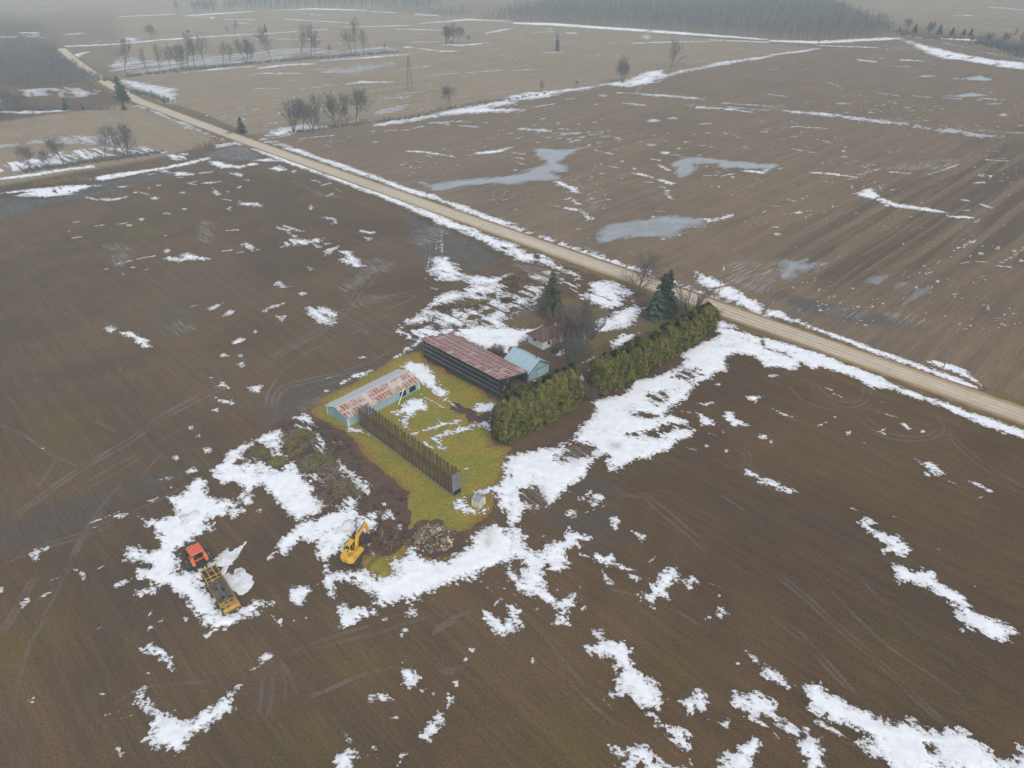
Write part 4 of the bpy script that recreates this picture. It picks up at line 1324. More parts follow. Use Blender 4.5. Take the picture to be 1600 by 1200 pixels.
n = NT('churned_mud'); P = n.pos()
b_ = n.noise(P, 0.3, 5, 0.65, 0.6); g = n.noise(P, 2.2, 5, 0.8)
col = n.ramp(b_, [(0.32, (0.050, 0.030, 0.025)), (0.5, (0.080, 0.044, 0.028)), (0.64, (0.120, 0.060, 0.024)), (0.75, (0.072, 0.054, 0.040))])
col = n.mix(1.0, col, n.ramp(g, [(0.28, (0.45, 0.45, 0.47)), (0.5, (1, 1, 1)), (0.75, (1.5, 1.4, 1.3))]), 'MULTIPLY')
n.bump(g, 0.9, 0.2)
MUDM = n.done(col, 0.8, 0.35)
sheet('mud', MUD, MUDM, 0.058, 0.3, 1.0, 2.4, 41, 'churned dark mud and bark', 'stuff')

# road verge, then the gravel road itself
def ribbon(line, half, step, cols):
    pts = []
    for j in range(len(line) - 1):
        L = np.hypot(*(line[j + 1] - line[j])); m = max(1, int(L / step))
        pts += [line[j] + (line[j + 1] - line[j]) * q / m for q in range(m)]
    pts.append(line[-1]); pts = np.array(pts)
    d = np.gradient(pts, axis=0)
    k = np.ones(9) / 9
    if len(pts) > 30: d = np.stack([np.convolve(np.pad(d[:, q], 4, mode='edge'), k, 'valid') for q in (0, 1)], 1)
    d /= np.hypot(d[:, 0], d[:, 1])[:, None]
    nn = np.stack([-d[:, 1], d[:, 0]], 1); c = np.linspace(-half, half, cols)
    V = pts[:, None, :] + nn[:, None, :] * c[None, :, None]
    i = np.arange(len(pts) - 1)[:, None] * cols + np.arange(cols - 1)[None]
    Qd = np.stack([i, i + 1, i + 1 + cols, i + cols], -1).reshape(-1, 4)
    return V, np.broadcast_to(c, V.shape[:2]), Qd
n = NT('verge_grass'); P = n.pos(); b_ = n.noise(P, 0.22, 4, 0.6); g = n.noise(P, 1.8, 4, 0.75)
col = n.ramp(b_, [(0.3, (0.098, 0.068, 0.042)), (0.5, (0.140, 0.098, 0.042)), (0.66, (0.155, 0.118, 0.040))])
col = n.mix(1.0, col, n.ramp(g, [(0.28, (0.6, 0.6, 0.6)), (0.5, (1, 1, 1)), (0.75, (1.4, 1.35, 1.3))]), 'MULTIPLY')
n.bump(g, 0.6, 0.1); VERGE = n.done(col, 0.9, 0.2)
V, c, Qd = ribbon(ROAD, 7.6, 1.0, 16)
wob = fbm(V[..., 0] / 5, V[..., 1] / 5, 77, 3) * 1.3
ends = (np.abs(c) > 7).astype(float)
dirn = V - V[:, 7:9].mean(1, keepdims=True); dirn /= np.linalg.norm(dirn, axis=2, keepdims=True)
V2 = V + dirn * (wob * ends)[..., None]
tag(link('road_verge', np_mesh('road_verge', np.concatenate([V2.reshape(-1, 2), np.full((V2.shape[0] * V2.shape[1], 1), 0.048)], 1), Qd, VERGE)), 'dead grass verge along the gravel road', kind='structure')
n = NT('gravel'); P = n.pos(); ac = n.attr('across')
pr = n.map(P, rot=(0, 0, -UDIR))
lane = n.noise(n.map(pr, (0.02, 1.1, 1)), 1.0, 3, 0.6, 0.3); g = n.noise(P, 3.0, 5, 0.75); b_ = n.noise(P, 0.25, 3, 0.6)
wv = n.math('ABSOLUTE', ac)
wv = n.math('ADD', wv, n.math('MULTIPLY', n.math('SUBTRACT', lane, 0.5), 2.6))
col = n.ramp(n.math('DIVIDE', wv, 4.4), [(0.0, (0.35, 0.285, 0.205)), (0.18, (0.54, 0.475, 0.380)), (0.34, (0.37, 0.305, 0.220)), (0.52, (0.51, 0.445, 0.350)), (0.72, (0.37, 0.275, 0.165)), (0.92, (0.21, 0.14, 0.075))])
col = n.mix(n.rng(b_, 0.4, 0.7, 0, 0.35), col, (0.32, 0.26, 0.18))
col = n.mix(1.0, col, n.ramp(g, [(0.28, (0.75, 0.75, 0.75)), (0.5, (1, 1, 1)), (0.75, (1.25, 1.22, 1.2))]), 'MULTIPLY')
pot = n.noise(P, 0.6, 4, 0.7); col = n.mix(n.rng(pot, 0.60, 0.70, 0, 0.55), col, (0.15, 0.115, 0.08)); n.bump(g, 0.5, 0.08); GRAVEL = n.done(col, 0.85, 0.25)
V, c, Qd = ribbon(ROAD, 4.4, 1.0, 13)
dirn = V - V[:, 6:7]; dirn /= np.maximum(1e-6, np.linalg.norm(dirn, axis=2, keepdims=True))
V = V + dirn * (0.45 * fbm(V[..., 0] / 3, V[..., 1] / 3, 15, 3) * (np.abs(c) > 3.8))[..., None]
zc = 0.06 + 0.10 * (1 - (c / 4.4) ** 2)
tag(link('gravel_road', np_mesh('gravel_road', np.concatenate([V.reshape(-1, 2), zc.reshape(-1, 1)], 1), Qd, GRAVEL, attrs={'across': c})), 'straight tan gravel road crossing between the fields', kind='structure')
V, c, Qd = ribbon(at_np([(1385, 44), (1450, 61), (1600, 94), (1750, 128)]), 3.5, 4.0, 7)
tag(link('gravel_road', np_mesh('far_road', np.concatenate([V.reshape(-1, 2), np.full((V.shape[0] * V.shape[1], 1), 0.02)], 1), Qd, simple('far_gravel', (0.13, 0.11, 0.095), 0.9, 0.2, 0.4), attrs={'across': c})), 'thin dark road beyond the far right field', kind='structure')

# --- meltwater
n = NT('meltwater'); P = n.pos(); g = n.noise(P, 0.12, 5, 0.65, 0.8); ed_ = n.attr('edge'); sg = n.noise(n.map(P, rot=(0, 0, -UDIR), scale=(1.2, 0.16, 1)), 1.0, 4, 0.7)
col = n.ramp(g, [(0.35, (0.20, 0.20, 0.195)), (0.65, (0.27, 0.28, 0.285))])
ef = n.rng(n.math('ADD', ed_, n.math('MULTIPLY', n.math('SUBTRACT', sg, 0.5), 1.5)), 0.0, 0.5, 0.85, 0.0)
col = n.mix(ef, col, (0.115, 0.09, 0.065))
WATM = n.done(col, n.math('ADD', n.rng(g, 0.3, 0.7, 0.12, 0.30), n.math('MULTIPLY', ef, 0.5)), 0.5)
xs = np.arange(-80, 460, 0.7); ys = np.arange(150, 640, 0.9); Xs, Ys = np.meshgrid(xs, ys)
us, vs = uv(Xs, Ys)
N = fbm(us / 2.2, vs / 9.0, 61, 4, 0.6)
Fw = field(parse(WATER), xs, ys, 2.2, N, N)
Pv, T, f = clip_mesh(xs, ys, Fw, np.full(Fw.shape, 0.046))
tag(link('meltwater', np_mesh('meltwater', Pv, T, WATM, attrs={'edge': np.clip(f / 5, 0, 1)})), 'grey meltwater standing in the fields', kind='structure')
del N, Fw

# --- snow, as a thin blanket with real thickness, in three resolutions by distance
n = NT('snow'); P = n.pos(); dirt = n.attr('dirt'); th = n.attr('thick')
g = n.noise(P, 0.6, 5, 0.65); f_ = n.noise(P, 5.0, 3, 0.7)
col = n.ramp(g, [(0.3, (0.66, 0.69, 0.73)), (0.6, (0.78, 0.795, 0.815))])
col = n.mix(n.rng(n.math('ADD', th, n.math('MULTIPLY', n.math('SUBTRACT', g, 0.5), 0.9)), 0.05, 0.60, 0.75, 0.0), col, (0.50, 0.50, 0.51))
hf = n.noise(n.map(P, rot=(0, 0, -UDIR), scale=(0.55, 1, 1)), 2.3, 5, 0.72)
soilshow = n.rng(n.math('SUBTRACT', hf, n.math('MULTIPLY', th, 0.36)), 0.43, 0.50)
low = n.noise(P, 0.13, 3, 0.6)
soilshow = n.math('MAXIMUM', soilshow, n.math('MULTIPLY', n.rng(n.math('ADD', low, n.math('MULTIPLY', n.math('SUBTRACT', hf, 0.5), 1.3)), 0.69, 0.77), n.rng(th, 0.4, 1.0, 0.9, 0.5)))
col = n.mix(n.math('MULTIPLY', dirt, n.rng(n.math('ADD', g, n.math('MULTIPLY', f_, 0.6)), 0.62, 0.98, 0.0, 0.95)), col, (0.40, 0.375, 0.345))
col = n.mix(soilshow, col, (0.105, 0.080, 0.054))
n.bump(n.math('ADD', g, n.math('MULTIPLY', f_, 0.4)), 0.35, 0.15)
n.p.inputs['Subsurface Weight'].default_value = 0.0
SNOWM = n.done(col, 0.6, 0.25)

RINGS = [(-150, 150, 46, 172, 0.20, 0.85, 2.4, 0.00), (-300, 300, 172, 370, 0.40, 1.5, 2.8, 1.0), (-1200, 1200, 370, 1750, 1.35, 4.0, 7.0, 1.0)]
for (x0, x1, y0, y1, res, amp, wl, scat) in RINGS:
    xs = np.arange(x0, x1 + res / 2, res); ys = np.arange(y0, y1 + res / 2, res); Xs, Ys = np.meshgrid(xs, ys)
    us, vs = uv(Xs, Ys); rs = None
    if scat:
        farm = road_side(Xs, Ys) > 0
        a1 = np.where(farm, vs, us); a2 = np.where(farm, us, vs)
    else: a1, a2 = us, vs
    N = 0.45 * fbm(a1 / (wl * 1.8), a2 / wl, 101, 3, 0.6) + 1.05 * fbm(a1 / (wl * 0.40), a2 / (wl * 0.22), 111, 3, 0.85)
    S = fbm(a1 / (wl * 2.6) + 9, a2 / (wl * 0.55), 202, 3, 0.6)
    # keep only the parts of each outline that fall in this ring
    Fs = field(snow_p, xs, ys, amp, N, S, -6.0 if scat else -3.0)
    if scat:                                          # stray flecks the wind left in the furrows of the far fields
        sc1 = fbm(us / (wl * 9), vs / (wl * 9), 301, 3); sc2 = fbm(a1 / (wl * 0.9), a2 / (wl * 0.4), 302, 4, 0.7)
        Fs = np.maximum(Fs, np.where((rs if rs is not None else road_side(Xs, Ys)) > 12, (sc2 - 0.86 + 0.42 * np.clip(sc1, -1, 1)) * wl, -3).astype(np.float32))
    if y0 > 300: 
        woods = sdf(at_np([(300, -30), (300, 22), (560, 10), (640, 16), (770, 30), (900, 32), (1040, 46), (1250, 62), (1400, 52), (1380, 8), (1250, -30)]), Xs, Ys); Fs = np.where(woods > 0, -3, Fs)
    # the road is ploughed clear
    rd = np.abs(road_side(Xs, Ys)); Fs = np.where(rd < 4.5, -3, Fs).astype(np.float32)
    hgt = 0.066 + 0.13 * (1 - np.exp(-np.maximum(Fs, 0) / (0.9 * res / 0.20)))
    hgt = hgt + np.maximum(0, np.minimum(Fs * 0.06, 0.10)) * np.clip(fbm(Xs / 3.1, Ys / 3.1, 77, 3) + 0.3, 0, 1.2)
    Pv, T, f = clip_mesh(xs, ys, Fs, hgt)
    at_ = {'dirt': soft(slush_p, Pv[:, 0], Pv[:, 1], 1.2), 'thick': np.clip(f / (2.2 * res / 0.20), 0, 1)}
    tag(link('snow', np_mesh('snow', Pv, T, SNOWM, attrs=at_)), 'ragged patches of old white snow', kind='stuff')
    del Xs, Ys, us, vs, N, S, Fs, hgt
# ---------------------------------------------------------------- buildings
def frame_from(pA, pB):                               # origin and bearing of a wall from two ground points
    a = at(*pA); b = at(*pB); d = b - a
    return a, math.atan2(d.y, d.x), d.length

def metal_sheet(name, base, rust, rustlim, edge=None, stripes=0.0, hw=0.5, hl=1.0):
    n = NT(name); v = n.obj(); r = n.rnd()
    off = n.math('MULTIPLY', r, 37.0)
    cmb = n.t.nodes.new('ShaderNodeCombineXYZ'); n.put(off, cmb.inputs[0]); n.put(off, cmb.inputs[1])
    va = n.t.nodes.new('ShaderNodeVectorMath'); va.operation = 'ADD'; n.put(v, va.inputs[0]); n.put(cmb.outputs[0], va.inputs[1])
    vv = va.outputs[0]
    a = n.noise(vv, 1.1, 5, 0.7); s = n.noise(n.map(vv, (7, 0.5, 1)), 1.0, 4, 0.7)
    wp = n.noise(n.pos(), 0.32, 3, 0.6)
    f = n.math('ADD', n.math('ADD', n.math('MULTIPLY', a, 0.45), n.math('MULTIPLY', s, 0.35)), n.math('MULTIPLY', wp, 0.45))
    f = n.math('ADD', f, n.math('MULTIPLY', n.math('SUBTRACT', r, 0.5), 0.08))
    col = n.mix(n.rng(f, rustlim - 0.05, rustlim + 0.06), base, n.ramp(a, [(0.3, rust), (0.7, tuple(min(1, q * 1.6) for q in rust))]))
    if edge:
        sx = n.t.nodes.new('ShaderNodeSeparateXYZ'); n.put(v, sx.inputs[0])
        ex = n.math('DIVIDE', n.math('ABSOLUTE', sx.outputs[0]), hw); ey = n.math('DIVIDE', n.math('ABSOLUTE', sx.outputs[1]), hl)
        e = n.math('MAXIMUM', n.rng(ex, 0.70, 0.90), n.rng(ey, 0.82, 0.93))
        e = n.math('MULTIPLY', e, n.rng(n.math('ADD', a, n.math('MULTIPLY', wp, 0.7)), 0.60, 0.92))
        col = n.mix(n.math('MULTIPLY', e, 0.66), col, edge)
    n.bump(s, 0.3, 0.02)
    return n.done(col, 0.6, 0.3, 0.0)

WHITE = simple('white_paint', (0.72, 0.72, 0.70), 0.6, 0.08, 2.0, grime=(0.45, 0.43, 0.40))
BLUE = simple('pale_blue_siding', (0.260, 0.390, 0.425), 0.6, 0.12, 1.2, grime=(0.22, 0.30, 0.33), objrnd=0.10)
DARK = simple('dark_opening', (0.012, 0.012, 0.014), 0.9, 0.2)
GLASS = simple('window_glass', (0.02, 0.025, 0.03), 0.08, 0.2, spec=0.6)
WOODD = simple('dark_weathered_wood', (0.046, 0.044, 0.043), 0.9, 0.4, 2.0, grime=(0.085, 0.08, 0.072), objrnd=0.35)
WOODG = simple('grey_boards', (0.16, 0.165, 0.165), 0.85, 0.35, 2.0, grime=(0.09, 0.085, 0.08), objrnd=0.25)
RAILW = simple('pale_rail', (0.25, 0.25, 0.24), 0.8, 0.3, 2.0)

# --- long low blue shed
A, ang, Ls = frame_from((545, 667), (655, 608))
Ws = 7.5; Hs = 2.35; Rs = 1.15
t = thing('low_shed', 'long low pale blue shed with a rust speckled white metal roof', 'shed', A, ang)
MB().box((Ls / 2, Ws / 2, Hs / 2), (Ls - 0.1, Ws - 0.1, Hs)).prism([(0.05, Hs), (Ws - 0.05, Hs), (Ws / 2, Hs + Rs - 0.1)], 0.05, Ls - 0.05, 'x').build('wall', BLUE, t)
pm = MB().box((0, 0, Hs / 2), (1.14, 0.05, Hs - 0.08)).mesh('wall_panel', BLUE)
k = int(Ls / 1.2)
for i in range(k):
    x = (i + 0.5) * Ls / k
    for y, s in ((-0.02, 1), (Ws + 0.02, 1)):
        link('wall_panel', pm, t, (x, y + random.uniform(-.012, .012), 0.03))
for i in range(6):
    for x in (-0.02, Ls + 0.02): link('wall_panel', pm, t, (x + random.uniform(-.012, .012), (i + 0.5) * Ws / 6, 0.03), (0, 0, R(90)))
for y in (0.0, Ws):
    for x in (0.0, Ls): MB().box((x, y, Hs / 2), (0.22, 0.22, Hs)).build('corner_board', WHITE, t)
d = MB().box((-0.07, Ws * 0.60, 1.0), (0.06, 1.0, 2.0)).build('door', simple('old_blue_door', (0.17, 0.31, 0.36), 0.6, 0.15), t)
MB().box((-0.12, Ws * 0.60 - 0.36, 1.0), (0.06, 0.08, 0.08)).build('handle', DARK, d)
for x in (Ls * 0.76, Ls * 0.90):
    f = MB().box((x, -0.06, 1.15), (1.9, 0.06, 1.5)).build('doorway', DARK, t)
    MB().box((x, -0.09, 1.97), (2.1, 0.08, 0.14)).build('lintel', WHITE, f)
SH_W = metal_sheet('galvanised_grey_sheet', (0.43, 0.43, 0.43), (0.25, 0.17, 0.13), 0.80, (0.55, 0.55, 0.55), 0, .42, 1.0)
SH_R = metal_sheet('galvanised_rusty_sheet', (0.48, 0.42, 0.39), (0.19, 0.072, 0.038), 0.60, (0.58, 0.54, 0.51), 0, .42, 1.0)
nsh = 24; dx = (Ls + 0.7) / nsh; sl = math.atan2(Rs, Ws / 2); run = (Ws / 2 + 0.4) / math.cos(sl)
smr = {}
for mname, mt in (('a', SH_R), ('b', SH_W)):
    smr[mname] = MB().box((0, 0, 0), (dx - 0.035, run / 2 - 0.02, 0.03)).mesh('roof_sheet', mt)
for i in range(nsh):
    x = -0.35 + (i + 0.5) * dx
    for row in range(2):
        dist = (row + 0.5) * run / 2
        for side in (0, 1):
            yy = Ws / 2 - dist * math.cos(sl) if side == 0 else Ws / 2 + dist * math.cos(sl)
            zz = Hs + Rs - dist * math.sin(sl) + 0.05 + (0.012 if row == 0 else 0)
            link('roof_sheet', smr['a'] if side == 0 else smr['b'], t, (x, yy, zz + random.uniform(0, .012)), (sl if side == 0 else -sl, 0, 0))
MB().box((Ls / 2, Ws / 2, Hs + Rs + 0.10), (Ls + 0.7, 0.4, 0.05)).build('ridge_cap', simple('ridge_metal', (0.46, 0.46, 0.46), 0.5, 0.1), t)
MB().box((Ls / 2, -0.30, Hs - 0.06), (Ls + 0.6, 0.08, 0.14)).build('gutter', RAILW, t)
Mq = Matrix.Rotation(ang, 3, 'Z')
lp = thing('leaning_pole', 'white pole leaning against the long side of the low blue shed', 'pole', A + Mq @ Vector((Ls * 0.62, -1.6, 0)), ang)
MB().beam((0, 0, 0.05), (3.0, 1.2, Hs + 0.1), 0.14, 0.14).build('shaft', WHITE, lp)

# --- tall open pole shed with the rust red roof
A, ang, Lr = frame_from((663, 559), (780, 622.5))
Wr = 9.2; Hf = 5.25; Hb = 3.3
t = thing('pole_shed', 'long open slatted crib shed under a rust red sloping metal roof', 'shed', A, ang)
# front posts, back posts, slats, inner board wall
pf = MB().box((0, 0, Hf / 2), (0.22, 0.22, Hf)).mesh('post', WOODD); pb = MB().box((0, 0, Hb / 2), (0.22, 0.22, Hb)).mesh('post', WOODD)
pw = MB().box((0, 0, Hf / 2), (0.16, 0.16, Hf)).mesh('post', WOODG)
npst = 19
for i in range(npst):
    x = i * Lr / (npst - 1)
    link('post', pf if i > 2 else pw, t, (x, 0, 0)); link('post', pb, t, (x, Wr, 0))
    h2 = Hf - (Hf - Hb) * 2.4 / Wr
    link('post', pf, t, (x, 2.2, -0.45))
for i, z in enumerate([0.35, 0.75, 1.15, 1.55, 1.95, 2.35, 2.8, 3.25, 3.7, 4.15, 4.6]):
    pale = i in (3, 6, 9)
    MB().box((Lr / 2, -0.13, z), (Lr, 0.05, 0.10 if pale else 0.17)).build('slat', RAILW if pale else WOODD, t)
    MB().box((Lr / 2, 2.33, z), (Lr, 0.05, 0.22)).build('slat', WOODD, t)
    MB().box((-0.13, 1.1, z), (0.05, 2.3, 0.12)).build('slat', WOODD, t)
    if i % 2 == 0: MB().box((Lr + 0.13, 1.1, z), (0.05, 2.3, 0.14)).build('slat', WOODD, t)
bm_ = MB().box((0, 0, 1.05), (0.10, 0.04, 2.1)).mesh('stave', WOODD)
for i in range(88): link('stave', bm_, t, (0.15 + i * (Lr - 0.3) / 87, -0.07, 0.08), (0, R(random.uniform(-2, 2)), 0))
bw = MB().box((0, 0, 1.9), (1.18, 0.05, 3.8)).mesh('board', WOODD)
for i in range(int(Lr / 1.2)): link('board', bw, t, (0.7 + i * 1.2, 4.3, 0.1))
bb = MB().box((0, 0, 1.35), (1.18, 0.05, 2.6)).mesh('board', WOODD)
for i in range(int(Lr / 1.2)): link('board', bb, t, (0.7 + i * 1.2, Wr - 0.13, 0.25))
MB().beam((Lr + 0.05, 3.4, Hf - 0.9), (Lr + 0.05, 1.2, 1.6), 0.12, 0.12).build('brace', RAILW, t)
MB().beam((Lr + 0.1, 0.1, 4.6), (Lr + 0.1, Wr, Hb - 0.15), 0.2, 0.24).build('end_beam', WOODD, t)
MB().beam((-0.1, 0.1, 4.6), (-0.1, Wr, Hb - 0.15), 0.2, 0.24).build('end_beam', WOODD, t)
MB().box((Lr / 2, 0.0, Hf - 0.12), (Lr, 0.14, 0.26)).build('top_beam', WOODD, t)
MB().box((Lr / 2, Wr, Hb - 0.12), (Lr, 0.14, 0.26)).build('top_beam', WOODD, t)
SH_B = metal_sheet('rust_red_sheet', (0.195, 0.080, 0.060), (0.140, 0.058, 0.044), 0.56, (0.58, 0.52, 0.49), 0, .52, 1.02)
SH_C = metal_sheet('half_rusted_sheet', (0.40, 0.36, 0.34), (0.185, 0.066, 0.048), 0.58, (0.55, 0.52, 0.51), 0, .52, 1.02)
nx_, ny_ = 26, 5; sl = math.atan2(Hf - Hb, Wr); tot = (Wr + 1.0) / math.cos(sl); dx = (Lr + 0.8) / nx_; dy = tot / ny_
m1 = MB().box((0, 0, 0), (dx - 0.03, dy - 0.02, 0.03)).mesh('roof_sheet', SH_B); m2 = MB().box((0, 0, 0), (dx - 0.03, dy - 0.02, 0.03)).mesh('roof_sheet', SH_C)
for i in range(nx_):
    for j in range(ny_):
        x = -0.4 + (i + 0.5) * dx; q = (j + 0.5) * dy
        pale = random.random() < (0.05 + 0.75 * max(0, (i / nx_ - 0.45)) * (1.25 - 0.22 * j)) or (j == 0 and random.random() < .35)
        link('roof_sheet', m2 if pale else m1, t, (x, -0.5 + q * math.cos(sl), Hf + 0.11 - (q - 0.5) * math.sin(sl) + random.uniform(0, .014) + 0.006 * (i % 2)), (-sl, 0, R(random.uniform(-.3, .3))))

# --- roofless slatted crib
A, ang, Lc = frame_from((565, 668), (707.5, 775))
Wc = 1.95; Hc = 5.1
MOSS = simple('mossy_rail', (0.155, 0.125, 0.020), 0.9, 0.3, 3.0)
STICK = simple('weathered_sticks', (0.135, 0.090, 0.050), 0.9, 0.45, 1.5, grime=(0.14, 0.11, 0.034), objrnd=0.3)
t = thing('roofless_crib', 'long roofless crib of weathered upright slats with mossy yellow rails', 'corn crib', A, ang)
pst = MB().box((0, 0, Hc / 2), (0.17, 0.17, Hc)).mesh('post', STICK)
npc = 28
for i in range(npc):
    x = i * Lc / (npc - 1)
    for y in (0, Wc):
        link('post', pst, t, (x, y, 0), (R(random.uniform(-1, 1)), R(random.uniform(-1, 1)), 0), (1, 1, 1.0 if y == 0 else random.uniform(1.0, 1.05)))
stv = MB().box((0, 0, Hc / 2), (0.085, 0.04, Hc)).mesh('stave', STICK)
ns = 92
for i in range(ns):
    x = (i + 0.5) * Lc / ns
    for y, hmin, hmax in ((-0.11, 0.93, 1.0), (Wc + 0.11, 0.94, 1.06)):
        if random.random() < 0.14: continue
        link('stave', stv, t, (x, y, 0.05), (R(random.uniform(-.8, .8)), R(random.uniform(-2.5, 2.5)), 0), (1, 1, random.uniform(hmin, hmax)))
for z, mt in ((0.3, RAILW), (1.3, STICK), (2.3, STICK), (3.3, STICK), (4.25, STICK), (Hc - 0.02, MOSS)):
    for y in (-0.18, Wc + 0.18):
        if z > 5 and y > 0: continue
        MB().box((Lc / 2, y, z), (Lc, 0.10, 0.13 if mt is STICK else 0.16)).build('rail', mt, t)
MB().beam((Lc * 0.30, -0.26, 0.7), (Lc * 0.42, -0.26, 3.2), 0.12, 0.08).build('brace', simple('tan_brace', (0.15, 0.12, 0.06), .9), t)
MB().beam((Lc * 0.80, -0.26, 1.0), (Lc * 0.985, -0.26, 3.6), 0.12, 0.08).build('brace', simple('tan_brace2', (0.15, 0.12, 0.06), .9), t)
for i in range(npc):
    if i % 3 == 0:
        for z in (2.3, 4.4): MB().box((i * Lc / (npc - 1), Wc / 2, z), (0.08, Wc, 0.10)).build('tie', STICK, t)
eb = MB().box((0, 0, Hc / 2), (0.04, 0.235, Hc)).mesh('end_board', WOODG)
for i in range(9): link('end_board', eb, t, (Lc + 0.16, -0.14 + (i + 0.5) * (Wc + 0.28) / 9, 0.05), None, (1, 1, random.uniform(.97, 1.02)))
MB().box((Lc + 0.10, Wc / 2, 0.55), (0.2, Wc * 0.9, 1.0)).build('end_gap_dark', DARK, t)  # dark box put in for the gaps at the foot of the end boards
for i in range(9): link('end_board', eb, t, (-0.16, -0.14 + (i + 0.5) * (Wc + 0.28) / 9, 0.05), None, (1, 1, random.uniform(.97, 1.02)))

# --- blue roofed garage
B0 = at(826, 596.5); ang = R(43.5)
Wg = 6.9; Dg = 8.6; Hg = 2.45; Rg = 2.3
t = thing('garage', 'small pale blue garage with a smooth blue gable roof and sliding door', 'garage', B0, ang)
MB().box((Wg / 2, Dg / 2, Hg / 2), (Wg - .1, Dg - .1, Hg)).prism([(0.05, Hg), (Wg - 0.05, Hg), (Wg / 2, Hg + Rg - 0.08)], 0.05, Dg - 0.05, 'y').build('wall', BLUE, t)
pg = MB().box((0, 0, Hg / 2), (1.10, 0.05, Hg - 0.06)).mesh('wall_panel', BLUE)
for i in range(6): link('wall_panel', pg, t, ((i + .5) * Wg / 6, -0.015 - 0.01 * (i % 2), 0.02))
for i in range(7):
    for x in (-0.015, Wg + 0.015): link('wall_panel', pg, t, (x, (i + .5) * Dg / 7, 0.02), (0, 0, R(90)))
dr = MB().box((Wg * 0.60, -0.10, 1.15), (3.3, 0.07, 2.3)).build('sliding_door', simple('lighter_blue_door', (0.27, 0.43, 0.46), .6, .15, 1.0, grime=(0.25, 0.33, 0.35)), t)
MB().box((Wg * 0.60, -0.15, 2.36), (4.2, 0.08, 0.10)).build('door_track', WOODD, t)
MB().box((Wg * 0.60 - 1.2, -0.16, 1.1), (0.06, 0.05, 0.4)).build('handle', DARK, dr)
sl = math.atan2(Rg, Wg / 2); run = (Wg / 2 + 0.35) / math.cos(sl)
RB = simple('blue_roof_metal', (0.34, 0.465, 0.505), 0.5, 0.06, 0.8, objrnd=0.06)
ms = MB().box((0, 0, 0), (run, (Dg + 0.7) / 9 - 0.015, 0.03)).mesh('roof_sheet', RB)
for i in range(9):
    for s in (-1, 1):
        c = run / 2
        link('roof_sheet', ms, t, (Wg / 2 + s * c * math.cos(sl), -0.35 + (i + .5) * (Dg + .7) / 9, Hg + Rg - c * math.sin(sl) + 0.05 + .006 * (i % 2)), (0, s * sl, 0))
MB().box((Wg / 2, Dg / 2, Hg + Rg + 0.08), (0.3, Dg + 0.7, 0.05)).build('ridge_cap', RB, t)
for s in (-1, 1):
    MB().beam((Wg / 2, -0.36, Hg + Rg - 0.03), (Wg / 2 + s * (Wg / 2 + .35), -0.36, Hg - 0.35 * math.tan(sl) - 0.03), 0.06, 0.2).build('barge_board', simple('dark_trim', (0.06, 0.08, 0.09), .7), t)
MB().tube((Wg / 2 - 0.1, 0.9, Hg + Rg - 0.2), (Wg / 2 - 0.1, 0.9, Hg + Rg + 1.5), 0.09, n=8).build('stove_pipe', DARK, t)

# --- white house with the brown hip roof
B0 = at(848, 547.8); ang = R(41)
Lh = 13.5; Wh = 5.6; Hh = 2.75; Rh = 1.75
SHING = simple('brown_shingles', (0.100, 0.066, 0.056), 0.9, 0.35, 2.5, grime=(0.14, 0.092, 0.075))
SIDING = simple('white_clapboard', (0.66, 0.67, 0.67), 0.6, 0.07, 1.0, grime=(0.50, 0.50, 0.48))
t = thing('house', 'white one storey farmhouse with a brown hip roof behind bare shrubs', 'house', B0, ang)
MB().box((Lh / 2, Wh / 2, Hh / 2), (Lh, Wh, Hh)).build('wall', SIDING, t)
cb = MB().box((0, 0, 0), (Lh + 0.06, 0.02, 0.20)).mesh('clapboard', SIDING)
for i in range(11): link('clapboard', cb, t, (Lh / 2, -0.02, 0.35 + i * 0.225), (R(6), 0, 0))
cb2 = MB().box((0, 0, 0), (0.02, Wh + 0.06, 0.20)).mesh('clapboard', SIDING)
for i in range(11): link('clapboard', cb2, t, (-0.02, Wh / 2, 0.35 + i * 0.225), (0, R(-6), 0))
o_ = 0.45
rv = [(-o_, -o_, Hh), (Lh + o_, -o_, Hh), (Lh + o_, Wh + o_, Hh), (-o_, Wh + o_, Hh), (Wh / 2 * 0.8, Wh / 2, Hh + Rh), (Lh - Wh / 2 * .8, Wh / 2, Hh + Rh)]
rv2 = [(x, y, z - 0.14) for x, y, z in rv[:4]]
rf = MB().add(rv + rv2, [(0, 1, 5, 4), (1, 2, 5), (2, 3, 4, 5), (3, 0, 4), (0, 6, 7, 1), (1, 7, 8, 2), (2, 8, 9, 3), (3, 9, 6, 0), (6, 9, 8, 7)]).build('roof', SHING, t)
hip = MB()
for a_, b_ in ((0, 4), (1, 5), (2, 5), (3, 4), (4, 5)): hip.beam(Vector(rv[a_]) + Vector((0, 0, .03)), Vector(rv[b_]) + Vector((0, 0, .03)), 0.28, 0.06)
hip.build('ridge_cap', simple('reddish_ridge', (0.14, 0.08, 0.065), .9), rf)
MB().tube((6.3, 2.0, Hh + 1.0), (6.3, 2.0, Hh + 2.2), 0.11, n=8).build('vent_pipe', WHITE, rf)
MB().box((9.5, Wh / 2, Hh + Rh + 0.3), (0.6, 0.6, 1.2)).build('chimney', simple('grey_chimney', (0.3, 0.28, 0.27), .9), rf)
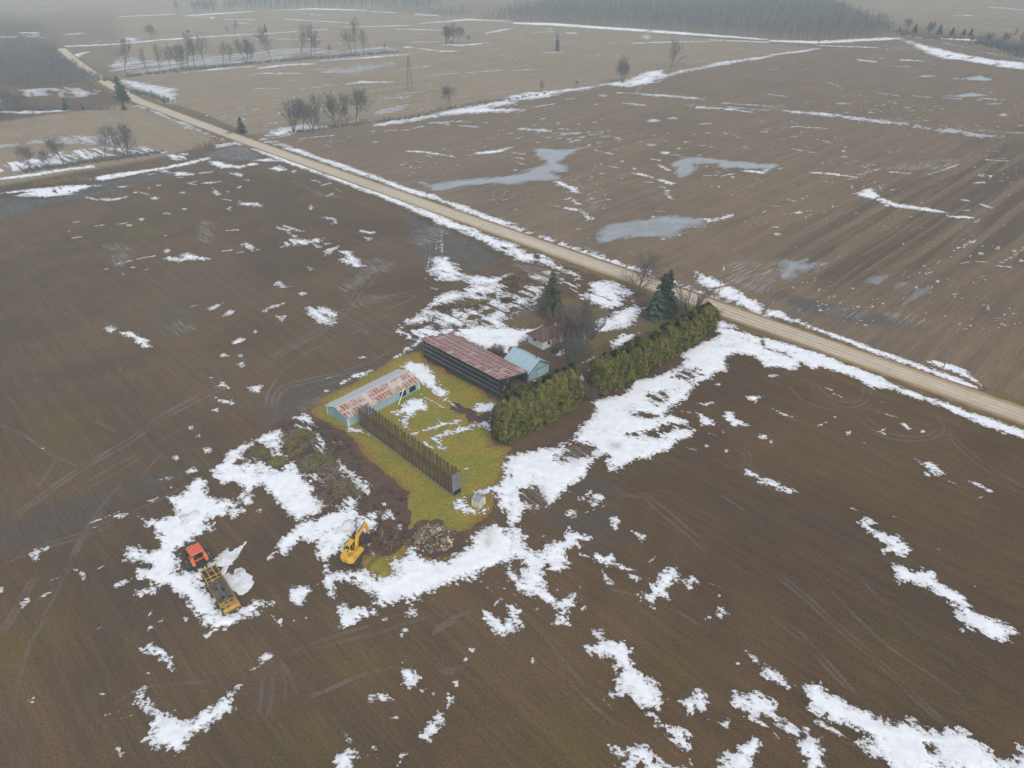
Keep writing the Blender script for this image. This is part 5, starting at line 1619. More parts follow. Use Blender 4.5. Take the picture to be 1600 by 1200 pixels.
def window(par, c, d, ax):
    w_ = MB()
    if ax == 'x': w_.box(c, (0.06, d[0] + .2, d[1] + .2))
    else: w_.box(c, (d[0] + .2, 0.06, d[1] + .2))
    f_ = w_.build('window', WHITE, par); g_ = MB(); s_ = 0.035
    if ax == 'x': g_.box((c[0] - s_, c[1], c[2]), (0.04, d[0], d[1]))
    else: g_.box((c[0], c[1] - s_, c[2]), (d[0], 0.04, d[1]))
    g_.build('pane', GLASS, f_)
window(t, (-0.07, Wh * 0.55, 1.9), (1.3, 0.55), 'x')
window(t, (2.0, -0.07, 1.7), (0.8, 1.0), 'y'); window(t, (5.2, -0.07, 1.7), (1.2, 1.1), 'y'); window(t, (7.6, -0.07, 1.7), (1.2, 1.1), 'y')
d = MB().box((3.6, -0.06, 1.05), (0.95, 0.07, 2.05)).build('door', simple('grey_door', (0.24, 0.25, 0.26), .6), t)
MB().box((3.95, -0.12, 1.05), (0.07, 0.06, 0.07)).build('handle', DARK, d)
MB().box((11.0, -1.4, 1.25), (4.0, 2.8, 2.5)).build('porch_wall', simple('grey_green_siding', (0.30, 0.37, 0.35), .7, .1), t)
MB().prism([(-2.95, 2.42), (0.3, 2.9), (0.3, 3.02), (-2.95, 2.54)], 8.8, 13.2, 'x').build('porch_roof', simple('grey_porch_roof', (0.16, 0.18, 0.18), .8), t)
MB().box((11.0, -2.84, 1.4), (2.6, 0.06, 1.1)).build('porch_window', GLASS, t)
MB().box((Lh / 2, Wh / 2, 0.12), (Lh + 0.12, Wh + 0.12, 0.24)).build('foundation', simple('concrete', (0.28, 0.27, 0.26), .9), t)

# --- little grey shed
B0 = at(748, 789); ang = R(58)
t = thing('small_shed', 'tiny cream shed with a pitched grey board roof on the lawn', 'small shed', B0, ang)
CREAM = simple('cream_boards', (0.52, 0.47, 0.36), .7, .15, 2)
MB().box((0, 0, 0.85), (1.75, 1.75, 1.7)).prism([(-0.87, 1.7), (0.87, 1.7), (0, 2.35)], -0.87, 0.87, 'y').build('wall', CREAM, t)
rs = MB().box((0, 0, 0), (1.22, 0.30, 0.04)).mesh('roof_board', simple('silver_boards', (0.30, 0.31, 0.33), .5, .2, 2, objrnd=.35))
sl = math.atan2(0.65, 0.87)
for i in range(7):
    for s in (-1, 1): link('roof_board', rs, t, (s * 0.50, -0.95 + (i + .5) * 0.272, 2.06 + .006 * (i % 2)), (0, s * sl, 0))
d = MB().box((-0.1, -0.90, 0.75), (0.75, 0.05, 1.45)).build('door', simple('grey_shed_door', (0.40, 0.37, 0.30), .7), t)
MB().box((0.18, -0.94, 0.75), (0.06, 0.05, 0.1)).build('handle', DARK, d)
for x, y in ((-.88, -.88), (.88, -.88), (-.88, .88), (.88, .88)): MB().box((x, y, 0.84), (0.1, 0.1, 1.68)).build('corner_board', WHITE, t)
# ---------------------------------------------------------------- machines
def wheel_meshes(r, w, tyre_mat, rim_mat, lugs=18):
    prof = [(r * 0.56, -w / 2), (r * 0.90, -w / 2), (r * 0.97, -w * 0.36), (r * 0.97, w * 0.36), (r * 0.90, w / 2), (r * 0.56, w / 2)]
    N = 24; ty = MB(); vs = []; fs = []
    for i in range(N):
        a = 2 * math.pi * i / N
        for pr, py in prof: vs.append((pr * math.cos(a), py, pr * math.sin(a)))
    k = len(prof)
    for i in range(N):
        j = (i + 1) % N
        for q in range(k): fs.append((i * k + q, i * k + (q + 1) % k, j * k + (q + 1) % k, j * k + q))
    ty.add(vs, fs)
    for i in range(lugs):
        for s in (-1, 1):
            a = 2 * math.pi * (i + (0.5 if s > 0 else 0)) / lugs
            M = Matrix.Rotation(-a, 3, 'Y') @ Matrix.Rotation(R(25 * s), 3, 'X')
            ty.box((r * 0.985 * math.cos(a), s * w * 0.22, r * 0.985 * math.sin(a)), (r * 0.07, w * 0.5, r * 0.08), M)
    rm = MB().tube((0, -w * 0.30, 0), (0, w * 0.30, 0), r * 0.56, n=20).tube((0, -w * 0.44, 0), (0, w * 0.44, 0), r * 0.20, n=12)
    for i in range(6):
        a = math.pi * i / 3; rm.box((r * 0.36 * math.cos(a), 0, r * 0.36 * math.sin(a)), (r * 0.07, w * 0.66, r * 0.07))
    return ty.mesh('tyre', tyre_mat), rm.mesh('rim', rim_mat)
TYRE = simple('tyre_rubber', (0.022, 0.022, 0.024), 0.85, 0.3, 4, grime=(0.16, 0.15, 0.14))
def add_wheel(par, meshes, loc, turn=0.0):
    w_ = link('wheel', meshes[0], par, loc, (0, turn, 0)); link('rim', meshes[1], w_); return w_

# --- orange tractor, seen from behind
ORANGE = simple('orange_paint', (0.58, 0.115, 0.022), 0.5, 0.15, 2, spec=.4, grime=(0.30, 0.10, 0.05))
ORED = simple('red_orange_roof', (0.60, 0.105, 0.058), 0.5, 0.12, 1.5, spec=.4, grime=(0.42, 0.11, 0.07))
CHAR = simple('charcoal_metal', (0.025, 0.026, 0.028), 0.6, 0.3, 3, grime=(0.06, 0.05, 0.04))
RIMG = simple('grey_rim', (0.25, 0.25, 0.25), 0.6, 0.15, grime=(0.15, 0.13, 0.11))
pa = at(299, 888.5); pb_ = at(326, 875.5); rc = (pa + pb_) / 2
t = thing('tractor', 'orange farm tractor with double rear wheels parked on the snow', 'tractor', (rc.x, rc.y, 0), R(132), None, (1.1, 1.1, 1.1))
wr = wheel_meshes(1.02, 0.48, TYRE, RIMG); wf = wheel_meshes(0.68, 0.40, TYRE, RIMG, 14)
for y in (-1.62, -1.08, 1.08, 1.62): add_wheel(t, wr, (0, y, 0.98), random.uniform(0, 3))
for y in (-0.95, 0.95): add_wheel(t, wf, (2.75, y, 0.68), random.uniform(0, 3))
MB().box((0.2, 0, 0.95), (1.6, 0.8, 0.7)).box((2.2, 0, 0.85), (2.2, 0.5, 0.5)).tube((0, -1.8, 0.98), (0, 1.8, 0.98), 0.13, n=8).tube((2.75, -0.95, 0.68), (2.75, 0.95, 0.68), 0.10, n=8).build('chassis', CHAR, t)
MB().prism([(1.15, 1.15), (3.15, 1.10), (3.22, 1.40), (3.0, 1.60), (1.15, 1.85)], -0.42, 0.42, 'y').build('hood', ORANGE, t, bevel=0.05)
MB().box((3.23, 0, 1.25), (0.05, 0.62, 0.35)).build('grille', CHAR, t)
for y in (-0.25, 0.25): MB().box((3.2, y, 1.45), (0.08, 0.18, 0.12)).build('headlight', WHITE, t)
MB().tube((1.9, -0.36, 1.9), (1.9, -0.36, 2.85), 0.06, n=8).build('exhaust', CHAR, t)
gl = simple('cab_glass', (0.012, 0.02, 0.025), 0.06, 0.2, spec=.7)
MB().prism([(-0.55, 1.35), (1.15, 1.35), (1.05, 2.72), (-0.50, 2.72)], -0.74, 0.74, 'y').build('cab_glass', gl, t)
cf = MB()
for x0, x1 in ((-0.56, -0.51), (1.16, 1.06)):
    for y in (-0.75, 0.75): cf.beam((x0, y, 1.35), (x1, y, 2.74), 0.09, 0.09)
cf.beam((0.25, -0.76, 1.35), (0.25, -0.76, 2.74), 0.07, 0.07).beam((0.25, 0.76, 1.35), (0.25, 0.76, 2.74), 0.07, 0.07).box((-0.54, 0, 1.5), (0.06, 1.5, 0.28))
cf.build('cab_frame', ORANGE, t)
MB().box((0.35, 0, 2.92), (2.25, 2.05, 0.24)).build('cab_roof', ORED, t, bevel=0.09)
for s in (-1, 1):
    arc = [(1.14 * math.cos(R(a)), 0.98 + 1.10 * math.sin(R(a))) for a in range(50, 171, 15)]
    inner = [(p[0] * 0.95, 0.98 + (p[1] - 0.98) * 0.93) for p in arc][::-1]
    MB().prism(arc + inner, s * 0.74, s * 1.22, 'y').build('fender', ORANGE, t)
    MB().box((-1.0, s * 0.95, 1.72), (0.06, 0.22, 0.12)).build('tail_light', simple('red_lens', (0.35, 0.01, 0.01), .3), t)
MB().beam((-0.5, -0.4, 0.9), (-1.35, -0.45, 0.55), 0.10, 0.14).beam((-0.5, 0.4, 0.9), (-1.35, 0.45, 0.55), 0.10, 0.14).beam((-0.5, 0, 0.6), (-1.55, 0, 0.5), 0.16, 0.08).beam((-0.6, 0, 1.25), (-1.3, 0, 1.0), 0.07, 0.07).build('hitch', CHAR, t)
for s in (-1, 1): MB().beam((1.1, s * 0.78, 2.2), (1.25, s * 1.15, 2.2), 0.04, 0.04).box((1.25, s * 1.2, 2.1), (0.05, 0.16, 0.3)).build('mirror', CHAR, t)
for k_ in range(3): MB().box((0.55 , 0.82 + 0.02 * k_, 0.55 + k_ * 0.3), (0.35, 0.22, 0.04)).build('step', CHAR, t)

# --- yellow equipment trailer
YEL = simple('worn_yellow', (0.30, 0.180, 0.045), 0.7, 0.35, 2.5, grime=(0.10, 0.07, 0.042))
YEL2 = simple('bright_worn_yellow', (0.40, 0.240, 0.045), 0.7, 0.3, 2.0, grime=(0.12, 0.08, 0.045))
RUSTD = simple('dark_rusty_plate', (0.048, 0.034, 0.026), 0.85, 0.4, 2.5, grime=(0.09, 0.06, 0.04))
PLANK = simple('muddy_planks', (0.150, 0.120, 0.092), 0.9, 0.4, 2.0, grime=(0.07, 0.055, 0.045), objrnd=0.45)
c0 = [at(312.6, 893, 1.1), at(336.5, 881.3, 1.1), at(351.7, 959.5, 1.1), at(375.6, 945, 1.1)]
cen = sum(c0, Vector()) / 4; fr = (c0[0] + c0[1]) / 2 - (c0[2] + c0[3]) / 2; hd = math.atan2(fr.y, fr.x); LT = fr.length * 0.985; WT = 2.6
t = thing('equipment_trailer', 'worn yellow low trailer with a muddy plank deck, parked behind the tractor', 'trailer', (cen.x, cen.y, 0), hd)
h = LT / 2; zd = 1.0
wm = wheel_meshes(0.48, 0.28, TYRE, RIMG, 12)
for x in (h - 1.0, h - 2.1, -h + 1.2, -h + 2.3):
    for y in (-WT / 2 + 0.05, -WT / 2 + 0.40, WT / 2 - 0.40, WT / 2 - 0.05): add_wheel(t, wm, (x, y, 0.48), random.uniform(0, 3))
xm0, xm1 = -h + 2.15, h - 3.35
for y in (-WT / 2, -0.45, 0.45, WT / 2): MB().box(((xm0 + xm1) / 2, y * 0.985, zd - 0.17), (xm1 - xm0 + 0.3, 0.14, 0.26)).build('frame_rail', YEL if abs(y) > 1 else RUSTD, t)
for y in (-WT / 2, WT / 2): MB().box(((xm0 + xm1) / 2, y * 1.01, zd + 0.09), (xm1 - xm0 + 0.4, 0.10, 0.20)).build('side_rail', YEL if y < 0 or True else PLANK, t)
npk = int((WT - 0.2) / 0.2)
for i in range(npk):                                  # planks laid lengthwise, broken and missing in places
    y = -WT / 2 + 0.15 + (i + .5) * (WT - 0.3) / npk; x = xm0
    while x < xm1 - 0.2:
        L_ = min(random.uniform(1.0, 2.6), xm1 - x)
        if random.random() > 0.10: MB().box((x + L_ / 2, y, zd + random.uniform(-.02, .02)), (L_ - 0.03, 0.185, 0.06)).build('plank', PLANK, t)
        x += L_
for x in np.linspace(xm0 + .3, xm1 - .3, 6): MB().box((x, 0, zd - 0.2), (0.12, WT - 0.2, 0.2)).build('cross_beam', RUSTD, t)
MB().box(((xm0 + xm1) / 2, 0, zd - 0.33), (xm1 - xm0, WT - 0.3, 0.04)).build('belly_plate', RUSTD, t)
for x, y, a_, b_ in ((xm0 + 1.1, .35, .5, .5), (xm0 + 2.9, -.3, .9, .35), (xm0 + 3.6, .5, .5, .3), (xm0 + .9, -.6, .3, .3)): MB().box((x, y, zd + 0.05), (a_, b_, 0.05)).build('dark_patch', DARK, t)  # near-black sheets laid on for the dark of the deck holes
# sloped front ramp frame: long yellow beams over the wheels with dark plates between
fx0, fx1 = xm1, h
for i, y in enumerate((-WT / 2 + .06, -0.52, 0.42, WT / 2 - .06)):
    MB().beam((fx0 - 0.1, y, zd + 0.02), (fx0 + 0.9, y, zd + 0.28), 0.13, 0.18).beam((fx0 + 0.9, y, zd + 0.28), (fx1 - 0.1, y, zd + 0.22), 0.13, 0.18).build('ramp_beam', YEL2, t)
for y in (-0.92, -0.05, 0.85): MB().box(((fx0 + fx1) / 2 + 0.2, y, zd + 0.08), (fx1 - fx0 - 0.6, 0.70, 0.06)).build('ramp_plate', RUSTD, t)
for x in (fx0 + 0.15, fx0 + 1.0, fx1 - 0.9, fx1 - 0.12): MB().box((x, 0 if x < fx1 - 1 or x > fx1 - .5 else -0.05, zd + 0.20), (0.12, WT - 0.1 if not (fx1 - 1 < x < fx1 - .5) else 0.9, 0.14)).build('cross_bar', YEL2, t)
MB().beam((fx1 - 0.1, 0, 0.85), (fx1 + 1.3, 0, 0.6), 0.2, 0.16).build('drawbar', RUSTD, t)
# raised yellow tail deck
MB().prism([(-h, 0.72), (xm0, 0.72), (xm0, 1.32), (-h + 0.35, 1.40), (-h, 1.15)], -WT / 2, WT / 2, 'y').build('tail_deck', YEL2, t, bevel=0.03)
for y in (-0.85, 0.0, 0.85):
    MB().box((-h + 1.15, y, 1.41), (1.55, 0.12, 0.16)).build('tread_rib', YEL, t)
    for x in (-h + 0.65, -h + 1.15, -h + 1.65): MB().box((x, y + 0.38, 1.375), (0.36, 0.46, 0.06)).build('deck_plate', RUSTD if (x + y) % .7 < .35 else YEL, t)  # some plates coloured dark to stand in for shaded deck recesses
MB().box((-h + 0.03, 0, 0.95), (0.08, WT - 0.3, 0.18)).build('bumper', RUSTD, t)
MB().box((xm0 + 0.03, 0, 1.18), (0.08, WT - 0.1, 0.28)).build('step_edge', RUSTD, t)

# --- yellow excavator
YEX = simple('excavator_yellow', (0.62, 0.345, 0.020), 0.5, 0.16, 2, spec=.4, grime=(0.34, 0.20, 0.06))
TRK = simple('track_steel', (0.045, 0.04, 0.037), 0.7, 0.3, 4, grime=(0.10, 0.075, 0.055))
ec = at(553, 872.5); ec = Vector((ec.x, ec.y, 0))
t = thing('excavator', 'yellow tracked excavator with its arm bent down beside the debris', 'excavator', ec, R(68))
ta = R(14)                                            # the undercarriage stands turned from the house
for s in (-1, 1):
    Lk, rk = 3.9, 0.44; prof = []
    for a in range(-90, 91, 18): prof.append((Lk / 2 - rk + rk * math.cos(R(a)), rk + rk * math.sin(R(a))))
    for a in range(90, 271, 18): prof.append((-Lk / 2 + rk + rk * math.cos(R(a)), rk + rk * math.sin(R(a))))
    tr = MB().prism(prof, s * 1.12 - 0.28, s * 1.12 + 0.28, 'y')
    o = tr.build('track', TRK, t, rot=(0, 0, ta))
    sh = MB().box((0, s * 1.12, 0), (0.16, 0.62, 0.05)).mesh('track_shoe', TRK)
    for i in range(16):
        x = -Lk / 2 + 0.5 + i * (Lk - 1.0) / 15
        link('track_shoe', sh, o, (x, 0, 0.905)); link('track_shoe', sh, o, (x, 0, 0.03))
    rl = MB().tube((0, s * 1.44 - .03, 0), (0, s * 1.44 + .03, 0), 0.2, n=12).mesh('roller', CHAR)
    for x in (-1.45, -0.7, 0, 0.7, 1.45): link('roller', rl, o, (x, 0, 0.42))
MB().box((0, 0, 0.55), (1.8, 1.9, 0.4)).tube((0, 0, 0.7), (0, 0, 1.0), 0.7, n=18).build('undercarriage', TRK, t, rot=(0, 0, ta))
MB().box((0.05, 0, 1.07), (3.3, 2.4, 0.16)).build('turntable', YEX, t, bevel=.03)
MB().prism([(-2.05, -0.85), (-1.75, -1.28), (-0.2, -1.28), (-0.2, 1.28), (-1.75, 1.28), (-2.05, 0.85)], 1.15, 2.12, 'z').build('engine_cover', YEX, t, bevel=.07)
MB().prism([(-2.25, -0.7), (-1.9, -1.30), (-1.5, -1.30), (-1.5, 1.30), (-1.9, 1.30), (-2.25, 0.7)], 1.05, 1.92, 'z').build('counterweight', YEX, t, bevel=.08)
MB().box((0.55, -0.90, 1.55), (1.5, 0.72, 0.8)).build('side_box', YEX, t, bevel=.05)
MB().tube((-0.9, 0.35, 2.1), (-0.9, 0.35, 2.65), 0.07, n=8).build('exhaust', CHAR, t)
for i in range(5): MB().box((-1.5 + i * 0.2, -0.3, 2.135), (0.06, 0.8, 0.03)).build('vent', CHAR, t)
MB().box((-0.6, 0.3, 2.15), (0.5, 0.5, 0.06)).build('hatch', YEX, t, bevel=.02)
cb_ = MB().prism([(-0.15, 1.15), (1.55, 1.15), (1.62, 1.75), (1.35, 2.78), (-0.15, 2.78)], 0.38, 1.26, 'y').build('cab', gl, t)
cr = MB()
for y in (0.38, 1.26):
    cr.beam((1.62, y, 1.72), (1.36, y, 2.8), .08, .08).beam((-0.15, y, 1.15), (-0.15, y, 2.8), .09, .09).beam((0.65, y, 1.15), (0.65, y, 2.8), .07, .07).beam((-0.15, y, 1.2), (1.58, y, 1.2), .08, .25)
cr.box((-0.16, 0.82, 1.6), (0.06, 0.86, 0.8)); cr.build('cab_frame', YEX, cb_)
MB().box((0.62, 0.82, 2.86), (1.68, 1.0, 0.12)).build('cab_roof', YEX, cb_, bevel=.05)
by = -0.12
P0, P1, P2 = Vector((0.75, by, 1.45)), Vector((1.7, by, 3.75)), Vector((4.25, by, 4.4)); P3 = Vector((4.85, by, 1.5)); P2b = P2 + (P2 - P3).normalized() * 0.55
def plate_arm(pts, ws, thick):                        # boxed arm through the points with the given depths
    L, Rr = [], []
    for i, p in enumerate(pts):
        a, b = pts[max(0, i - 1)], pts[min(len(pts) - 1, i + 1)]; d = (b - a).normalized(); nn = Vector((-d.z, 0, d.x))
        L.append(p + nn * ws[i] / 2); Rr.append(p - nn * ws[i] / 2)
    return MB().prism([(q.x, q.z) for q in L + Rr[::-1]], by - thick / 2, by + thick / 2, 'y')
plate_arm([P0, P0.lerp(P1, .5), P1, P1.lerp(P2, .5), P2], [0.42, 0.62, 0.72, 0.58, 0.34], 0.44).build('boom', YEX, t, bevel=.03)
st = plate_arm([P2b, P2, P2.lerp(P3, .4), P3], [0.30, 0.62, 0.46, 0.26], 0.34).build('stick', YEX, t, bevel=.03)
for s in (-1, 1): MB().tube(P0 + Vector((0.45, s * .30, -0.05)), P0.lerp(P1, .62) + Vector((0.25, s * .30, 0)), 0.09, n=8).tube(P0.lerp(P1, .62) + Vector((0.25, s * .30, 0)), P1 + Vector((.1, s * .30, -.2)), 0.05, n=6).build('boom_ram', CHAR, t)
MB().tube(P1.lerp(P2, .15) + Vector((-.2, 0, .55)), P1.lerp(P2, .75) + Vector((-.1, 0, .45)), 0.09, n=8).tube(P1.lerp(P2, .75) + Vector((-.1, 0, .45)), P2b, 0.05, n=6).build('stick_ram', CHAR, t)
MB().tube(P2.lerp(P3, .1) + Vector((.34, 0, 0)), P2.lerp(P3, .62) + Vector((.30, 0, 0)), 0.08, n=8).tube(P2.lerp(P3, .62) + Vector((.3, 0, 0)), P3 + Vector((.2, 0, -.15)), 0.045, n=6).build('bucket_ram', CHAR, t)
bk = [(P3.x + 0.1, P3.z + .1), (P3.x + 0.45, P3.z - .45), (P3.x + 0.25, P3.z - 1.15), (P3.x - 0.45, P3.z - 1.45), (P3.x - 1.0, P3.z - 1.15), (P3.x - 0.9, P3.z - 1.08), (P3.x - .42, P3.z - 1.3), (P3.x + .12, P3.z - 1.05), (P3.x + .28, P3.z - .45), (P3.x - .05, P3.z)]
b_ = MB().prism(bk, by - 0.5, by + 0.5, 'y')
b_.build('bucket', TRK, t)
for s in (-1, 1): MB().prism([bk[0], bk[1], bk[2], bk[3], bk[4], bk[9]], by + s * 0.52 - .025, by + s * 0.52 + .025, 'y').build('bucket_side', TRK, t)
for i in range(5): MB().beam((P3.x - 0.95, by - .42 + i * .21, P3.z - 1.13), (P3.x - 1.2, by - .42 + i * .21, P3.z - 0.95), .08, .05).build('bucket_tooth', CHAR, t)
# ---------------------------------------------------------------- trees and shrubs
BARK = simple('grey_bark', (0.100, 0.088, 0.076), 0.9, 0.35, 2.0)
TWIG = simple('brown_twigs', (0.135, 0.108, 0.090), 0.9, 0.3, 1.0)
TWIGR = simple('reddish_twigs', (0.165, 0.105, 0.080), 0.9, 0.3, 1.0)
TWIGG = simple('grey_green_twigs', (0.115, 0.115, 0.085), 0.9, 0.3, 1.0)

def branch(tr, cr, p, d, L, r, lev, cfg, rnd):
    seg = cfg['seg'][min(lev, len(cfg['seg']) - 1)]
    n_side = 5 if lev == 0 else (4 if lev == 1 else 3)
    pts = [Vector(p)]; d = Vector(d).normalized()
    for i in range(seg):
        d = (d + Vector((rnd.uniform(-1, 1), rnd.uniform(-1, 1), rnd.uniform(-.6, .6))) * cfg['wig'] + Vector((0, 0, cfg['up'])) * (0 if lev == 0 else 1)).normalized()
        pts.append(pts[-1] + d * L / seg)
    tgt = tr if lev <= cfg['trunk_lev'] else cr
    for i in range(seg):
        r0 = r * (1 - 0.62 * i / seg); r1 = r * (1 - 0.62 * (i + 1) / seg)
        tgt.tube(pts[i], pts[i + 1], max(r0, cfg['rmin']), max(r1, cfg['rmin']), n_side, False)
    if lev >= cfg['lev']: return
    nb = cfg['nb'][lev]; t0 = cfg['t0'] if lev == 0 else 0.25
    for i in range(nb):
        t = t0 + (1 - t0) * (i + rnd.random() * .8) / nb; t = min(t, 0.98)
        k = int(t * seg); f = t * seg - k; q = pts[k].lerp(pts[min(k + 1, seg)], f)
        ax = (pts[min(k + 1, seg)] - pts[k]).normalized()
        ph = rnd.uniform(0, 2 * math.pi) if lev else 2.4 * i + rnd.uniform(-.4, .4)
        side = ax.orthogonal().normalized(); side.rotate(Matrix.Rotation(ph, 3, ax))
        an = R(rnd.uniform(*cfg['ang'])) * (1 - 0.35 * t if lev == 0 else 1)
        nd = ax * math.cos(an) + side * math.sin(an)
        branch(tr, cr, q, nd, L * rnd.uniform(*cfg['len']) * ((1.1 - 0.45 * t) if lev == 0 else 1), r * cfg['rr'] * (1 - .4 * t), lev + 1, cfg, rnd)
def bare_mesh(seed, H, cfg, stems=1, tm=None, cm=None):
    rnd = random.Random(seed); tr, cr = MB(), MB()
    for s in range(stems):
        a = 2 * math.pi * s / stems + rnd.uniform(-.4, .4); tilt = cfg.get('tilt', 0) * rnd.uniform(.5, 1.2)
        branch(tr, cr, (0.15 * math.cos(a) * (stems > 1), 0.15 * math.sin(a) * (stems > 1), -0.1), (tilt * math.cos(a), tilt * math.sin(a), 1), H * cfg.get('tk', 0.8) * (rnd.uniform(.75, 1) if stems > 1 else 1), H * cfg['r'], 0, cfg, rnd)
    return tr.mesh('trunk', tm or BARK), cr.mesh('crown', cm or TWIG)
CFG_BIG = dict(seg=(7, 5, 4, 3, 2), nb=(13, 6, 5, 4), lev=4, t0=.17, ang=(42, 76), len=(.48, .68), rr=.58, r=.034, wig=.15, up=.09, rmin=.014, trunk_lev=1, tk=.92)
CFG_FAR = dict(seg=(6, 4, 3, 2), nb=(13, 6, 6), lev=3, t0=.28, ang=(28, 62), len=(.38, .58), rr=.5, r=.018, wig=.14, up=.14, rmin=.025, trunk_lev=1, tk=.95)
CFG_FLAT = dict(seg=(5, 4, 3, 2, 1), nb=(12, 7, 5, 2), lev=4, t0=.42, ang=(30, 70), len=(.50, .66), rr=.5, r=.026, wig=.14, up=.05, rmin=.028, trunk_lev=1, tk=.80)
CFG_MULTI = dict(seg=(6, 4, 3, 2), nb=(8, 6, 4), lev=3, t0=.3, ang=(14, 38), len=(.30, .46), rr=.5, r=.010, wig=.10, up=.10, rmin=.013, trunk_lev=0, tilt=.5)
CFG_SHRUB = dict(seg=(5, 3, 2), nb=(8, 6), lev=2, t0=.15, ang=(20, 50), len=(.35, .6), rr=.55, r=.008, wig=.14, up=.08, rmin=.014, trunk_lev=0, tilt=.75)

TWIGF = simple('far_twigs', (0.135, 0.115, 0.100), 0.9, 0.3, 1.0)
FARV = [bare_mesh(50 + i, 10.0, CFG_FAR, cm=TWIGF) for i in range(4)] + [bare_mesh(60, 10.0, CFG_FLAT, cm=TWIGF)] + [bare_mesh(70 + i, 10.0, dict(CFG_FAR, tilt=.28, tk=.85), stems=3, cm=TWIGF) for i in range(2)]
def tree_at(px, py, top, var, label, group=None, name='bare_tree', H=None, loc=None):
    p = at(px, py) if loc is None else loc
    if H is None:                                     # height from the top seen in the photograph
        H = 1.0; lo, hi = 0.2, 60.0
        for _ in range(40):
            H = (lo + hi) / 2; dz = H - CAM_H
            d = p.y * math.cos(PITCH) - dz * math.sin(PITCH); u = p.y * math.sin(PITCH) + dz * math.cos(PITCH)
            if 600 - F_PX * u / d > top: lo = H
            else: hi = H
    t = thing(name, label, 'tree', (p.x, p.y, 0), random.uniform(0, 6.28), group, (H / 10 * random.uniform(.92, 1.1),) * 2 + (H / 10,))
    link('trunk', FARV[var][0], t); link('crown', FARV[var][1], t); return t
ROW = [(197, 117, 70), (231, 113, 83), (250, 113, 78), (267.5, 110, 80), (285, 110, 66), (294, 109, 64), (304, 107, 70), (320.6, 104, 63), (349, 101, 71), (359, 100, 74), (385, 99, 57), (394, 99, 72), (424, 96, 52), (472, 92.5, 50), (487, 90, 48), (493, 90, 60), (550, 87, 53), (557, 87, 42), (569, 86, 52), (515, 88, 72), (600, 80, 70)]
G1 = 'bare trees in the field row at the upper left'
LB1 = ['tall bare tree with a forked crown at the left end of the far field row', 'thin small bare tree just right of the forked one in the far row', 'slender bare tree with a narrow crown, third from the left in the far row',
       'short bushy bare tree between a slender and a tall one in the far row', 'tall leaning bare tree, left of the close pair in the far row', 'tall bare tree, right of the close pair in the far row',
       'reddish thin bare tree just right of the close pair in the far row', 'broad bare tree with a thick leaning trunk in the left part of the far row', 'thin bare tree left of the twig gap in the far row', 'thin bare sapling right of a thin bare tree in the far row',
       'tallest broad bare tree near the middle of the far row', 'low bare tree touching the tallest one of the far row', 'wide bare tree with a dark trunk right of the middle of the far row', 'full bare tree, left of two slender ones in the far row',
       'slender tall bare tree, left of a slim twin in the far row', 'slim lower bare tree beside its taller twin in the far row', 'bare tree at the left of the last clump in the far row', 'highest bare tree in the last clump of the far row', 'round bare tree at the right of the last clump in the far row',
       'tiny bare tree standing alone before the last clump of the far row', 'stubby bare tree at the right end of the far row']
for i, (x, y, tp) in enumerate(ROW): tree_at(x, y, tp, i % 4 if i not in (4, 10) else 5, LB1[i], G1)
G2 = 'bare trees beside the gravel road'
for (x, y, tp, v, lb) in [(459, 207, 152, 5, 'bare twin stemmed tree, leftmost by the gravel road bend'), (474, 206, 165, 1, 'thin bare tree between two fuller ones by the gravel road'), (489, 205, 148, 6, 'tall bare tree with upright stems, in the middle of the roadside group'),
                          (497, 200, 180, 2, 'small bare tree hidden among the roadside group'), (526, 199, 143, 6, 'tall many stemmed bare tree in the roadside group'), (544, 195, 168, 0, 'little bare tree left of the round crowned one'), (557, 194.5, 144, 4, 'dense round crowned bare tree at the right end of the roadside group')]:
    tree_at(x, y, tp, v, lb, G2)
G3 = 'lone bare trees along the middle field line'
for (x, y, tp, v, lb) in [(704, 170, 135, 4, 'small forked bare tree alone on the snowy field line'), (972, 129, 90, 6, 'dense broad bare tree clump at the crossing of snowy field lines'), (1047, 115, 71, 2, 'slim tall bare tree right of the broad clump on the field line'),
                          (845, 146, 128, 1, 'tiny bare tree on the snowy field line left of the clump'), (900, 136, 127, 4, 'low round bush like tree on the field line'), (1279, 72, 64, 2, 'short dead snag where two snow lines meet')]:
    tree_at(x, y, tp, v, lb, G3)
for (x, y, tp, v, lb) in [(236, 64, 41, 4, 'round bare tree alone on the far left snow line'), (358, 54, 43, 0, 'small bare tree on the far snow line, lower of two'), (367, 54, 35, 1, 'bare tree on the far snow line, taller of two'), (296, 57, 47, 4, 'low bare tree on the far snow line in the left distance'),
                          (278, 21, 3, 2, 'faint tall tree alone in the hazy upper left'), (697, 68, 38, 5, 'bare tree at the left of the island clump in the far field'), (706, 68.4, 36, 6, 'big bare tree in the island clump in the far field'), (716, 68, 44, 4, 'low bare tree at the right of the island clump'), (731, 66, 56, 4, 'small bush like tree trailing right of the island clump')]:
    tree_at(x, y, tp, v, lb, 'bare trees in the far fields')
